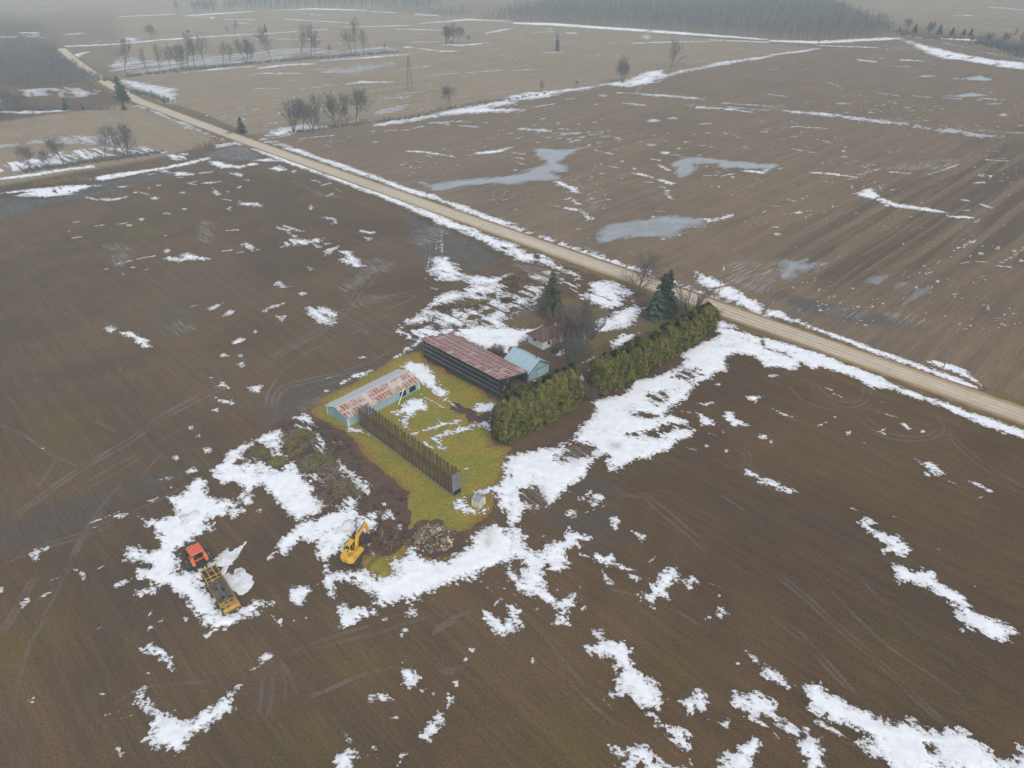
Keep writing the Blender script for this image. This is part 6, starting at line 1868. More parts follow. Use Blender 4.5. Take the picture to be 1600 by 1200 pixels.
for (x, y, tp, v, lb) in [(165, 250, 208, 0, 'bare tree with a thin trunk on the ditch line, left of a big one'), (181, 246, 222, 1, 'small bare tree between two larger ones on the ditch line'), (199, 245, 190, 5, 'big spreading bare tree at the end of the ditch line'),
                          (50, 267, 232, 4, 'low spreading bare tree at the far left of the ditch line'), (70, 262, 240, 2, 'thin bare sapling right of the low spreading tree'), (82, 262, 236, 0, 'slim bare sapling on the snowy ditch, second from the low spreading tree'), (100, 257, 218, 4, 'pale twiggy bare tree in the middle of the ditch line'),
                          (10, 172, 138, 5, 'bare tree at the left edge beside the woodlot'), (28, 173, 142, 6, 'many stemmed bare tree, second from the left edge by the woodlot'), (45, 170, 146, 0, 'bare tree in the middle of the woodlot edge row'), (62, 169, 148, 1, 'bare tree near the right end of the woodlot edge row'), (110, 172, 148, 2, 'thin bare tree behind a small dark evergreen'), (150, 172, 150, 1, 'bare tree right of the two small dark evergreens')]:
    tree_at(x, y, tp, v, lb, 'bare trees on the left field edges')
for (x, y, tp, v, lb) in [(1416, 50, 31, 4, 'round bare tree between two evergreens on the far road'), (1452, 55, 33, 6, 'wide bare tree in the middle of the far road row'), (1544, 67, 50, 6, 'broad low bare tree on the far road, right of the hedge row'), (1570, 69, 49, 5, 'bare tree with tall stems near the right edge on the far road'), (1581, 62, 48, 1, 'slim bare tree behind the far road at the right edge'), (1596, 75, 55, 0, 'bare tree cut by the right edge of the picture')]:
    tree_at(x, y, tp, v, lb, 'bare trees along the far right road')

# conifers ------------------------------------------------------------------
def leaf_mat(name, cols, scale=0.7):
    n = NT(name); v = n.pos(); a = n.attr('tint')
    g = n.noise(v, scale, 3, 0.6)
    col = n.ramp(n.math('ADD', n.math('MULTIPLY', a, 0.95), n.math('MULTIPLY', g, 0.3)), [(0.2, cols[0]), (0.5, cols[1]), (0.85, cols[2])])
    return n.done(col, 0.75, 0.25)
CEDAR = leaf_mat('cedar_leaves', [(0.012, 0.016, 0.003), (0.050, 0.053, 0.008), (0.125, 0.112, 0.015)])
SPRUCE = leaf_mat('spruce_needles', [(0.016, 0.022, 0.010), (0.040, 0.050, 0.022), (0.080, 0.082, 0.032)])
SPRUCED = leaf_mat('dark_spruce_needles', [(0.010, 0.016, 0.012), (0.022, 0.034, 0.024), (0.045, 0.058, 0.030)])
BLUESP = leaf_mat('blue_green_needles', [(0.016, 0.034, 0.020), (0.042, 0.074, 0.044), (0.09, 0.125, 0.085)])

def leaf_mesh(name, C, Nrm, S, tint, mat, rng, cluster=1.0):   # one small bent diamond per clump of leaves
    n = len(C); Nrm = Nrm / np.linalg.norm(Nrm, axis=1, keepdims=True)
    rv = rng.normal(size=(n, 3)); U = np.cross(Nrm, rv); U /= np.linalg.norm(U, axis=1, keepdims=True); W = np.cross(Nrm, U)
    s = S[:, None]
    a = C + U * s * 1.25; b = C + W * s * 0.7 + Nrm * s * .15; c = C - U * s * 1.0; d = C - W * s * 0.7 + Nrm * s * .15
    V = np.stack([a, b, c, d], 1).reshape(-1, 3); i = np.arange(n)[:, None] * 4
    T = np.concatenate([i + [0, 1, 2], i + [0, 2, 3]], 0)
    return np_mesh(name, V, T, mat, smooth=False, attrs={'tint': np.repeat(tint, 4)})
def cedar_mesh(seed, H=7.6, Rm=2.0, n=6500):
    rng = np.random.default_rng(seed)
    h = rng.random(n) ** 0.85; th = rng.random(n) * 2 * math.pi
    prof = np.where(h < .18, .80 + h * 1.1, np.where(h < .68, 1.0, np.sqrt(np.maximum(0.0, 1 - ((h - .68) / .345) ** 2))))
    lob = 1 + 0.16 * np.sin(3 * th + 5 * h + seed) + 0.12 * np.sin(7 * th - 9 * h + 2 * seed) + 0.10 * fbm(th * 3 + seed, h * 9, seed, 3)
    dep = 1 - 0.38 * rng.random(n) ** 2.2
    r = Rm * prof * lob * dep
    top = 1 + 0.10 * np.sin(2 * th + seed) * (h > .6)
    C = np.stack([r * np.cos(th), r * np.sin(th), 0.25 + h * H * top * (0.96 + 0.05 * lob)], 1)
    Nr = np.stack([np.cos(th), np.sin(th), 0.35 + 0.8 * (h > .8)], 1) + rng.normal(size=(n, 3)) * .55
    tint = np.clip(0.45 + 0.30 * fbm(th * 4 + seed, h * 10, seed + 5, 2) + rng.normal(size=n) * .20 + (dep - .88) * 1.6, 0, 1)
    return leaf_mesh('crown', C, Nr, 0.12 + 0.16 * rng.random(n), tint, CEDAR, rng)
def core_mesh(H, Rm):  # solid dark core filling the crown, inner shade put into its colour
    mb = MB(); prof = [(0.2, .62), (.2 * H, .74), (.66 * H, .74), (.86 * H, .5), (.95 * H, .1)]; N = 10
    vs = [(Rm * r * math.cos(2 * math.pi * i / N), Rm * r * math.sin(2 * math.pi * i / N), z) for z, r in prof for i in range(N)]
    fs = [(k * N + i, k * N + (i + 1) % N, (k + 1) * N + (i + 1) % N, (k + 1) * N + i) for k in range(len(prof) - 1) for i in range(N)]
    return mb.add(vs, fs + [tuple(range(4 * N, 5 * N))]).mesh('dark_core', simple('inner_shade_green', (0.016, 0.018, 0.007), .9))
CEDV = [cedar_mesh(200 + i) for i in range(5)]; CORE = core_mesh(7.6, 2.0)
CTR = MB().tube((0, 0, -.1), (0, 0, 3.0), .16, .1, 7).mesh('trunk', BARK)
# the left hedge block, then the right one running out to the road
def hedge(pts, n, label_fn, hs, grp, off=0):
    P = [at(*p) for p in pts]; L = [0]
    for i in range(len(P) - 1): L.append(L[-1] + (P[i + 1] - P[i]).length)
    for i in range(n):
        s = L[-1] * i / (n - 1); k = max(j for j in range(len(P) - 1) if L[j] <= s + 1e-6); f = (s - L[k]) / (L[k + 1] - L[k]); q = P[k].lerp(P[k + 1], f)
        hh = hs[0] + (hs[1] - hs[0]) * i / (n - 1); hh *= random.uniform(.96, 1.05)
        t = thing('cedar', label_fn(i, n), 'tree', (q.x + random.uniform(-.3, .3), q.y + random.uniform(-.3, .3), 0), random.uniform(0, 6.28), grp, (random.uniform(1.2, 1.4), random.uniform(1.2, 1.4), hh / 7.6))
        link('crown', CEDV[(i + off) % 5], t); link('dark_core', CORE, t); link('trunk', CTR, t)
ORD = ['first', 'second', 'third', 'fourth', 'fifth', 'sixth', 'seventh', 'eighth', 'ninth', 'tenth', 'eleventh', 'twelfth', 'thirteenth', 'fourteenth', 'fifteenth', 'sixteenth', 'seventeenth']
hedge([(791, 684), (886, 638)], 10, lambda i, n: ('olive green cedar at the near end of the left hedge block' if i == 0 else 'olive green cedar at the gap end of the left hedge block' if i == n - 1 else '%s cedar from the near end of the left hedge block' % ORD[i]), (9.2, 9.8), 'cedars of the left hedge block')
hedge([(938, 613), (988, 590), (1102, 517)], 17, lambda i, n: ('small brownish cedar at the shrub gap end of the right hedge' if i == 0 else 'cedar at the road end of the right hedge' if i == n - 1 else '%s cedar from the shrub gap in the right hedge' % ORD[i]), (8.8, 7.4), 'cedars of the right hedge', 2)

def spruce_mesh(seed, H, Rm, mat, droop=.25, n_wh=26, gap=.0, leaders=1):
    rng = np.random.default_rng(seed); C, Nr, S, T = [], [], [], []
    tr = MB()
    for ld in range(leaders):
        lx, ly = (0, 0) if leaders == 1 else (0.9 * math.cos(ld * 2.3 + seed), 0.9 * math.sin(ld * 2.3 + seed)); hh = H * (1 - 0.07 * ld)
        tr.tube((0, 0, -.1), (lx, ly, hh * .97), H * .016, .02, 7)
        for w_ in range(n_wh):
            z = hh * (0.05 + 0.93 * (w_ + rng.random() * .6) / n_wh); f = z / hh
            rr = Rm * (1 - f) ** 0.80 * (0.85 + .3 * rng.random()) + .12
            cx, cy = lx * f, ly * f
            for b in range(7 if f < .8 else 5):
                th = rng.random() * 6.28; L = rr * (0.65 + .5 * rng.random()); up = 0.25 if f > .7 else -droop * (1 - f) + .05
                m = max(4, int(10 * L / 1.2))
                tr.tube((cx, cy, z), (cx + L * .9 * math.cos(th), cy + L * .9 * math.sin(th), z + up * L * .9), .035, .015, 3, False)
                t = (rng.random(m) ** .7) ; sp = (rng.random(m) - .5) * L * .55 * t
                C.append(np.stack([cx + L * t * math.cos(th) - sp * math.sin(th), cy + L * t * math.sin(th) + sp * math.cos(th), z + up * L * t + rng.normal(size=m) * .10 - .12 * L * t * t], 1))
                Nr.append(np.stack([np.full(m, .35 * math.cos(th)), np.full(m, .35 * math.sin(th)), np.full(m, 1.0)], 1) + rng.normal(size=(m, 3)) * .45)
                S.append(0.18 + .20 * rng.random(m)); T.append(np.clip(.25 + .5 * t + rng.normal(size=m) * .13, 0, 1))
    return leaf_mesh('crown', np.concatenate(C), np.concatenate(Nr), np.concatenate(S), np.concatenate(T), mat, rng), tr.mesh('trunk', BARK)
def conifer(px, py, ms, label, scale=1.0, group=None, rz=None, name='spruce'):
    p = at(px, py); t = thing(name, label, 'tree', (p.x, p.y, 0), random.uniform(0, 6) if rz is None else rz, group, (scale,) * 3)
    link('crown', ms[0], t); link('trunk', ms[1], t); return t
conifer(862, 492, spruce_mesh(1, 13.6, 4.1, SPRUCE, .30, 36), 'tall brownish green spruce standing alone left of the house roof')
conifer(1037, 491, spruce_mesh(2, 13.6, 4.0, SPRUCED, .2, 30, leaders=3), 'tall dark spruce with several tips near the road')
conifer(1023, 497, spruce_mesh(3, 8.6, 3.9, BLUESP, .15, 24), 'lower bluish green spruce in front of the dark one')
SMS = spruce_mesh(4, 10.0, 3.4, SPRUCED, .2, 22)
def small_con(px, py, top, lb, wide=1.0):
    t = conifer(px, py, SMS, lb, 1.0, 'small dark evergreens'); p = t.location; lo, hi = .5, 40
    for _ in range(30):
        H = (lo + hi) / 2; dz = H - CAM_H
        if 600 - F_PX * (p.y * math.sin(PITCH) + dz * math.cos(PITCH)) / (p.y * math.cos(PITCH) - dz * math.sin(PITCH)) > top: lo = H
        else: hi = H
    t.scale = (H / 10 * wide, H / 10 * wide, H / 10)
small_con(378, 208, 182, 'round dark evergreen standing right beside the gravel road', 1.15)
small_con(191, 157, 117, 'big dark evergreen beside the road in the upper left', .95)
small_con(197, 158, 132, 'second dark evergreen just right of the big one by the road', 1.1)
small_con(194, 172, 158, 'low dark evergreen below the big one by the road', 1.2)
small_con(104, 172, 153, 'narrow dark evergreen on the field edge by the woodlot', .9)
small_con(130, 172, 161, 'small pointed dark evergreen on the field edge', 1.0)
small_con(415, 50, 37, 'tiny hazy evergreen on the far snow line', .9)
for x, y, tp, lb in [(1405, 49, 41, 'low dark evergreen at the left end of the far road row'), (1429, 51, 37, 'tall dark evergreen, left in the far road row'), (1467, 54, 38, 'tall dark evergreen right of the wide bare tree on the far road'), (1487, 55, 42, 'leaning dark evergreen in the far road row'), (1505, 55, 44, 'dark evergreen near the right end of the far road row'), (1516, 56, 44, 'last dark evergreen of the far road row')]:
    small_con(x, y, tp, lb, 1.25)

# bare trees round the house ---------------------------------------------------
def near_tree(px, py, ms, label, scale=1.0, name='bare_tree', cat='tree'):
    p = at(px, py); t = thing(name, label, cat, (p.x, p.y, 0), random.uniform(0, 6), None, (scale,) * 3)
    link('trunk', ms[0], t); link('crown', ms[1], t); return t
near_tree(997, 466, bare_mesh(7, 11.0, dict(CFG_BIG, r=.028)), 'large spreading bare tree between the house yard and the gravel road')
near_tree(1075, 497, bare_mesh(8, 11.5, dict(CFG_MULTI, tilt=.75, rmin=.018), stems=13), 'many stemmed vase shaped bare tree behind the right hedge')
near_tree(905, 545, bare_mesh(9, 13.5, dict(CFG_MULTI, tilt=.42, rmin=.022), stems=13, tm=simple('pale_bark', (.20, .19, .17), .9, .3), cm=TWIG), 'tall clump of bare pale stems right of the house')
near_tree(884, 532, bare_mesh(10, 9.5, dict(CFG_MULTI, tilt=.6, rmin=.016), stems=12, cm=TWIGR), 'reddish brown bare thicket covering the right part of the house roof')
near_tree(925, 530, bare_mesh(14, 8.5, dict(CFG_MULTI, tilt=.6, rmin=.016), stems=8, cm=TWIG), 'grey brown bare thicket right of the tall pale stems')
near_tree(866, 520, bare_mesh(19, 8.0, dict(CFG_MULTI, tilt=.7, rmin=.018), stems=12, cm=TWIGR), 'brown bare thicket behind the ridge of the house roof')
near_tree(908, 512, bare_mesh(20, 10.0, dict(CFG_MULTI, tilt=.6, rmin=.018), stems=13, cm=TWIG), 'grey bare thicket behind the tall pale stems')
near_tree(903, 567, bare_mesh(21, 8.0, dict(CFG_MULTI, tilt=.55, rmin=.018), stems=12, cm=TWIGG), 'grey green thicket in front of the porch')
near_tree(880, 551, bare_mesh(22, 8.5, dict(CFG_MULTI, tilt=.75, rmin=.018), stems=13, cm=TWIGR), 'wide red brown bare thicket in front of the house wall')
near_tree(893, 590, bare_mesh(11, 11.0, dict(CFG_MULTI, tilt=.30, rmin=.018), stems=8, tm=simple('olive_bark', (.12, .115, .08), .9, .3), cm=TWIGG), 'slim grey green bare tree standing between the garage and the left hedge')
near_tree(777, 556, bare_mesh(12, 3.6, CFG_SHRUB, stems=34, cm=TWIGR), 'round reddish bare bush behind the rust roofed shed', 1.0, 'bush', 'bush')
near_tree(917, 624, bare_mesh(13, 4.2, CFG_SHRUB, stems=34, cm=TWIGR), 'reddish bare shrub filling the gap between the two hedges', 1.0, 'bush', 'bush')
near_tree(931, 606, bare_mesh(15, 4.4, CFG_SHRUB, stems=30, cm=TWIGR), 'brown bare shrub against the start of the right hedge', 1.0, 'bush', 'bush')
near_tree(1112, 508, bare_mesh(16, 5.2, CFG_SHRUB, stems=34, cm=TWIG), 'brown bare shrub at the road end of the right hedge', 1.0, 'bush', 'bush')
near_tree(868, 553, bare_mesh(17, 2.2, CFG_SHRUB, stems=24, cm=TWIGG), 'low green grey shrub at the near corner of the white house', 1.0, 'bush', 'bush')
near_tree(958, 560, bare_mesh(18, 2.4, CFG_SHRUB, stems=24, cm=TWIG), 'low grey bare shrub on the brown yard behind the right hedge', 1.0, 'bush', 'bush')

# woods and brush that read as one mass -----------------------------------------
def wood_mesh(name, spots, Hs, mat, seed, twigs=46, evergreen=None):
    rng = np.random.default_rng(seed); n = len(spots); C = []; U = []; Wd = []
    # trunks: crossed slender blades with real thickness; twigs: thin upward blades filling an egg shaped crown
    V = []; T = []; base = 0
    k = twigs
    th = rng.random((n, k)) * 6.28; rr = np.sqrt(rng.random((n, k))); hh = 0.30 + .70 * rng.random((n, k))
    cr = (0.20 + .14 * rng.random(n))[:, None] * Hs[:, None] * np.sqrt(np.maximum(.05, 1 - ((hh - .62) / .42) ** 2)) * rr
    tip = np.stack([spots[:, 0:1] + cr * np.cos(th), spots[:, 1:2] + cr * np.sin(th), hh * Hs[:, None]], -1)
    root = np.stack([spots[:, 0:1] + .45 * cr * np.cos(th), spots[:, 1:2] + .45 * cr * np.sin(th), (hh * .72) * Hs[:, None]], -1)
    tr0 = np.stack([spots[:, 0], spots[:, 1], np.zeros(n)], -1)[:, None]; tr1 = np.stack([spots[:, 0], spots[:, 1], Hs * .85], -1)[:, None]
    A = np.concatenate([root, tr0], 1).reshape(-1, 3); B = np.concatenate([tip, tr1], 1).reshape(-1, 3)
    w_ = np.concatenate([np.full((n, k), .075) * (.7 + .6 * rng.random((n, k))), np.full((n, 1), .22)], 1).reshape(-1)
    d = B - A; s = np.cross(d, rng.normal(size=d.shape)); s /= np.linalg.norm(s, axis=1, keepdims=True); q = np.cross(d, s); q /= np.linalg.norm(q, axis=1, keepdims=True)
    ww = w_[:, None]
    V = np.stack([A + s * ww, A - s * .5 * ww + q * .87 * ww, A - s * .5 * ww - q * .87 * ww, B], 1).reshape(-1, 3)
    i = np.arange(len(A))[:, None] * 4
    T = np.concatenate([i + [0, 1, 3], i + [1, 2, 3], i + [2, 0, 3]], 0)
    return np_mesh(name, V, T, mat, smooth=False)
WOODM = simple('wood_twigs', (0.100, 0.092, 0.085), 0.9, 0.3, .05)
def fill(poly, step, seed, edge_boost=True):
    rng = np.random.default_rng(seed); lo, hi = poly.min(0), poly.max(0)
    xs, ys = np.meshgrid(np.arange(lo[0], hi[0], step), np.arange(lo[1], hi[1], step)); P = np.stack([xs.ravel(), ys.ravel()], 1) + rng.uniform(-.45, .45, (xs.size, 2)) * step
    d = sdf(poly, P[:, 0], P[:, 1]); P = P[d > 0]; return P, rng
def grow_wood(px, step, H, seed, label, twigs=40, name='woodland'):
    P, rng = fill(at_np(px), step, seed)
    Hs = H * (0.55 + .70 * rng.random(len(P)) ** 1.3) * (1 + .15 * fbm(P[:, 0] / 60, P[:, 1] / 60, seed, 2))
    tag(link(name, wood_mesh(name, P, Hs, WOODM, seed, twigs)), label, kind='stuff')
grow_wood([(762, 30), (820, 34), (900, 38), (1000, 44), (1100, 52), (1200, 60), (1300, 66), (1345, 64), (1378, 58), (1394, 50), (1384, 40), (1340, 28), (1295, 6), (1270, -12), (900, -14), (840, 10), (800, 22)], 7.5, 17, 5, 'grey leafless wood along the far edge of the fields', 34)
grow_wood([(350, 19), (450, 15), (600, 14), (655, 18), (690, 8), (690, -8), (350, -8)], 9.5, 17, 6, 'pale leafless wood at the top edge', 30)
grow_wood([(300, 21), (340, 19), (340, 8), (300, 10)], 8, 16, 8, 'thin leafless wood in the hazy upper left', 40)
grow_wood([(668, 27), (730, 28), (735, 24), (668, 23)], 11, 15, 9, 'open line of leafless trees before the far wood', 40)
grow_wood([(-60, 134), (60, 134), (119, 130), (112, 110), (94, 88), (60, 84), (-60, 84)], 5.5, 13, 10, 'leafless woodlot beside the road at the left edge', 44)
def brush(px, n, hgt, seed, label, name='brush', mat=None, wd=1.6):
    line = at_np(px); rng = np.random.default_rng(seed); L = np.r_[0, np.cumsum(np.hypot(*np.diff(line, axis=0).T))]
    s = rng.random(n) * L[-1]; P = np.stack([np.interp(s, L, line[:, 0]), np.interp(s, L, line[:, 1])], 1) + rng.normal(size=(n, 2)) * wd
    k = 26; Hs = hgt * (.5 + .9 * rng.random(n)) * (.7 + .6 * (vnoise(s / 9, s * 0, seed) + 1) / 2)
    th = rng.random((n, k)) * 6.28; sp = rng.random((n, k)) * .55
    A = np.repeat(np.stack([P[:, 0], P[:, 1], np.zeros(n)], 1)[:, None], k, 1) + rng.normal(size=(n, k, 3)) * [.3, .3, 0]
    B = A + np.stack([np.cos(th) * sp, np.sin(th) * sp, .5 + .5 * rng.random((n, k))], -1) * Hs[:, None, None]
    A = A.reshape(-1, 3); B = B.reshape(-1, 3); d = B - A; q = np.cross(d, rng.normal(size=d.shape)); q /= np.linalg.norm(q, axis=1, keepdims=True); r = np.cross(d, q); r /= np.linalg.norm(r, axis=1, keepdims=True); w_ = .05
    V = np.stack([A + q * w_, A - q * .5 * w_ + r * .87 * w_, A - q * .5 * w_ - r * .87 * w_, B], 1).reshape(-1, 3); i = np.arange(len(A))[:, None] * 4
    tag(link(name, np_mesh(name, V, np.concatenate([i + [0, 1, 3], i + [1, 2, 3], i + [2, 0, 3]]), mat or WOODM, smooth=False)), label, kind='stuff')
brush([(200, 120), (300, 109), (400, 99), (500, 91), (570, 86), (622, 81)], 420, 2.6, 21, 'grey brush under the far field row of trees', wd=2.2)
brush([(450, 209), (500, 203), (560, 194), (640, 184), (700, 170), (800, 155), (850, 147)], 260, 1.5, 22, 'low dead brush along the snowy field line')
brush([(40, 268), (110, 258), (150, 252), (200, 246), (250, 238)], 220, 1.6, 23, 'dead brush along the ditch under the left trees')
brush([(0, 173), (60, 171), (140, 171), (180, 170)], 160, 2.2, 24, 'grey brush along the woodlot field edge')
brush([(100, 96), (112, 108), (140, 122), (175, 128)], 200, 4.5, 25, 'dark brush on the far side of the gravel road bend', wd=3.0)
brush([(205, 143), (235, 150), (262, 160)], 130, 2.4, 26, 'grey brush beside the road past the evergreens', wd=2.2)
brush([(1395, 50), (1450, 60), (1520, 60), (1600, 86), (1660, 100)], 420, 4.5, 27, 'grey brush along the far right road', wd=6.0)
brush([(1540, 68), (1600, 78), (1680, 88)], 300, 7.0, 28, 'grey thicket at the right edge beyond the far road', wd=9.0)
brush([(325, 225), (300, 240), (345, 215)], 90, 1.3, 29, 'tan dead weeds at the field corner by the road', mat=TWIGR, wd=2.0)
brush([(90, 285), (60, 287), (125, 280), (135, 283)], 120, 1.3, 30, 'tan dead weeds along the left ditch bank', mat=simple('dead_weeds', (.19, .12, .06), .9, .3), wd=1.5)
brush([(355, 210), (366, 205), (345, 198)], 40, 1.4, 31, 'dead grass clumps by the round evergreen', mat=simple('dead_weeds2', (.15, .11, .06), .9, .3), wd=1.2)
# ---------------------------------------------------------------- poles, tower, piles
POLEM = simple('weathered_pole', (0.21, 0.19, 0.17), .9, .25, 1.0)
def top_h(p, top):
    lo, hi = .3, 60
    for _ in range(40):
        H = (lo + hi) / 2; dz = H - CAM_H
        if 600 - F_PX * (p.y * math.sin(PITCH) + dz * math.cos(PITCH)) / (p.y * math.cos(PITCH) - dz * math.sin(PITCH)) > top: lo = H
        else: hi = H
    return H
def pole(px, py, top, lb, arm=False, xf=False, lean=0.0, group='utility poles along the gravel road'):
    p = at(px, py); H = top_h(p, top)
    t = thing('utility_pole', lb, 'utility pole', (p.x, p.y, 0), UDIR, group)
    MB().tube((0, 0, -.2), (lean, 0, H), .13, .09, 8).build('shaft', POLEM, t)
    MB().tube((lean, 0, H - .05), (lean, 0, H + .25), .05, n=6).build('insulator', WHITE, t)
    if arm: MB().box((lean, 0, H - .5), (.10, 1.9, .12)).build('crossarm', POLEM, t)
    if xf:
        tr = MB().tube((lean, -.38, H - 1.75), (lean, -.38, H - .75), .24, n=12).build('transformer', simple('grey_can', (.55, .56, .56), .5, .05), t)
        MB().box((lean, -.15, H - 1.2), (.08, .3, .5)).build('bracket', CHAR, tr)
pole(1122, 464, 414, 'wooden utility pole with a pale transformer behind the vase shaped tree', xf=True)
pole(1472.5, 579, 517, 'wooden utility pole nearest the right edge of the picture')
pole(867.5, 382, 340, 'slim utility pole by the road above the tall lone spruce')
pole(667.5, 307, 279, 'slim utility pole standing before the long grey puddle')
pole(521.5, 252, 220, 'slim utility pole by the road below the roadside tree group')
pole(408.5, 213, 184, 'small utility pole by the road near the round evergreen')
for x, y, tp, lb in [(619, 39, 20, 'hazy pole alone at the far edge of the field, left one'), (692, 40, 24, 'hazy pole alone at the far edge of the field, right one')]: pole(x, y, tp, lb, group='poles in the far field')
# lattice tower in the tan field
p = at(641, 140); H = top_h(p, 91); t = thing('lattice_tower', 'thin steel lattice tower standing in the tan field', 'tower', (p.x, p.y, 0), R(20))
STEEL = simple('tower_steel', (.12, .11, .10), .7, .2)
b, tp = 1.9, .35
for sx in (-1, 1):
    for sy in (-1, 1): MB().beam((sx * b, sy * b, 0), (sx * tp, sy * tp, H), .12, .12).build('leg', STEEL, t)
lv = 8; br = MB()
for k in range(lv):
    z0, z1 = H * k / lv, H * (k + 1) / lv; w0, w1 = b + (tp - b) * k / lv, b + (tp - b) * (k + 1) / lv
    for ax in range(4):
        c, s = [(1, 1), (-1, 1), (-1, -1), (1, -1)][ax], [(-1, 1), (-1, -1), (1, -1), (1, 1)][ax]
        br.beam((c[0] * w0, c[1] * w0, z0), (s[0] * w1, s[1] * w1, z1), .07, .07).beam((s[0] * w0, s[1] * w0, z0), (c[0] * w1, c[1] * w1, z1), .07, .07).beam((c[0] * w1, c[1] * w1, z1), (s[0] * w1, s[1] * w1, z1), .07, .07)
br.build('lattice', STEEL, t)
hd_ = MB()
for i in range(12):
    a = math.pi * i / 6; hd_.beam((.1, .3 * math.cos(a), H + .3 * math.sin(a)), (.1, 2.1 * math.cos(a), H + 2.1 * math.sin(a)), .30, .03, (1, 0, .4))
hd_.build('fan_wheel', STEEL, t)
# stone silo stump with a leafless top in the tan field
p = at(871, 80); t = thing('old_silo', 'narrow dark silo stump with thin bare branches rising from it', 'silo', (p.x, p.y, 0), .3)
H = top_h(p, 63)
MB().tube((0, 0, 0), (0, 0, H), 2.0, 1.6, 14).build('shell', simple('dark_stone', (.055, .052, .052), .9, .3, .8), t)
br = MB(); rnd = random.Random(4)
for i in range(26): br.tube((rnd.uniform(-1, 1), rnd.uniform(-1, 1), H * .8), (rnd.uniform(-3, 3), rnd.uniform(-3, 3), H * rnd.uniform(1.3, 2.3)), .10, .04, 3)
br.build('branches', TWIGG, t)

# brush piles: heaps of cut branches and evergreen tops
BRM = [MB().tube((-1.1, 0, 0), (-.2, .1, .04), .05, .045, 4).tube((-.2, .1, .04), (1.0, -.06, 0), .045, .02, 4).tube((.1, .08, .04), (.7, .45, .2), .025, .01, 3).tube((-.2, .1, .04), (.4, -.4, .15), .025, .01, 3).mesh('branch', simple('cut_branches%d' % i, c, .9, .3, 2, objrnd=.4)) for i, c in enumerate([(.185, .130, .090), (.32, .265, .20), (.105, .062, .050)])]
def clump_mesh(seed, mat, n=420):
    rng = np.random.default_rng(seed); v = rng.normal(size=(n, 3)); v /= np.linalg.norm(v, axis=1, keepdims=True); v[:, 2] = np.abs(v[:, 2])
    C = v * (rng.random((n, 1)) ** .4) * [1.0, 1.0, .65]
    return leaf_mesh('evergreen_top', C, v + rng.normal(size=(n, 3)) * .7, .07 + .09 * rng.random(n), np.clip(rng.normal(size=n) * .2 + .45, 0, 1), mat, rng)
CLM = [clump_mesh(31, leaf_mat('cut_cedar', [(0.040, 0.046, 0.008), (0.125, 0.122, 0.022), (0.24, 0.205, 0.045)])), clump_mesh(32, leaf_mat('dying_green', [(0.04, .038, .012), (.115, .10, .030), (.22, .165, .07)])), clump_mesh(33, leaf_mat('rusty_needles', [(.045, .025, .016), (.11, .062, .032), (.19, .12, .07)]))]
def brush_pile(px, py, rx, ry, h, nb, nc, label, rz=0.0, mixc=(0, 1, 1), mixb=(0, 0, 1, 2), seed=0):
    rnd = random.Random(seed + 5); p = at(px, py); t = thing('brush_pile', label, 'brush pile', (p.x, p.y, 0), rz)
    def spot(): 
        a = rnd.uniform(0, 6.28); q = math.sqrt(rnd.random()) * (1 + .22 * math.sin(3 * a + seed) + .12 * math.sin(5 * a - seed)); x, y = q * math.cos(a), q * math.sin(a)
        return x * rx, y * ry, h * max(0, 1 - q ** 1.6) * rnd.uniform(.75, 1.05)
    core = MB(); N = 16; vs = [(0, 0, h * .5)]
    for k, (rr, zz) in enumerate(((.5, .38), (.78, .12), (.9, .0))):
        for i in range(N):
            a = 6.2832 * i / N; q = rr * rnd.uniform(.85, 1.1); vs.append((rx * q * math.cos(a), ry * q * math.sin(a), h * zz * rnd.uniform(.8, 1.1) + .06))
    fs = [(0, 1 + i, 1 + (i + 1) % N) for i in range(N)] + [(1 + k * N + i, 1 + k * N + N + i, 1 + k * N + N + (i + 1) % N, 1 + k * N + (i + 1) % N) for k in range(2) for i in range(N)]
    core.add(vs, fs).build('soil_heap', MUDM, t)
    for i in range(nc):
        x, y, z = spot(); link('evergreen_top', CLM[rnd.choice(mixc)], t, (x, y, z - .1), (rnd.uniform(-.4, .4), rnd.uniform(-.4, .4), rnd.uniform(0, 6)), (rnd.uniform(.6, 1.15),) * 3)
    for i in range(nb):
        x, y, z = spot(); link('branch', BRM[rnd.choice(mixb)], t, (x * 1.12, y * 1.12, z + .30), (rnd.uniform(-.5, .5), rnd.uniform(-.6, .6), rnd.uniform(0, 6.28)), (rnd.uniform(.6, 1.3),) * 3)
brush_pile(466, 690, 3.0, 4.2, 1.9, 110, 44, 'large heap of cut olive green evergreen branches, nearest the blue shed', R(10), (0, 0, 1, 2), (0, 1, 2), 1)
brush_pile(497, 726, 3.2, 3.4, 1.7, 110, 34, 'middle heap of cut branches mixing green and brown', R(-30), (0, 1, 1), (0, 1, 2), 2)
brush_pile(531, 769, 3.3, 3.0, 1.9, 190, 22, 'brown twiggy heap of cut branches, nearest the excavator', R(20), (1, 2, 0), (0, 0, 2, 1), 3)
brush_pile(406, 710, 2.6, 1.7, 1.0, 50, 20, 'small flat heap of green cuttings lying on the snow', R(-10), (0, 1), (0, 2), 4)
brush_pile(434, 723, 1.7, 1.0, .7, 20, 12, 'smallest strip of cuttings right of the flat green heap', R(-30), (1, 0), (0, 1), 5)
brush_pile(450, 664, 2.0, 1.4, .8, 60, 4, 'low dark reddish heap of torn roots at the top of the brush band', R(20), (2,), (2, 0, 2), 14)
brush_pile(516, 745, 2.0, 1.6, 1.1, 90, 6, 'brown twig heap bridging the middle and the lower brush heaps', R(0), (2, 1), (0, 2, 1), 15)
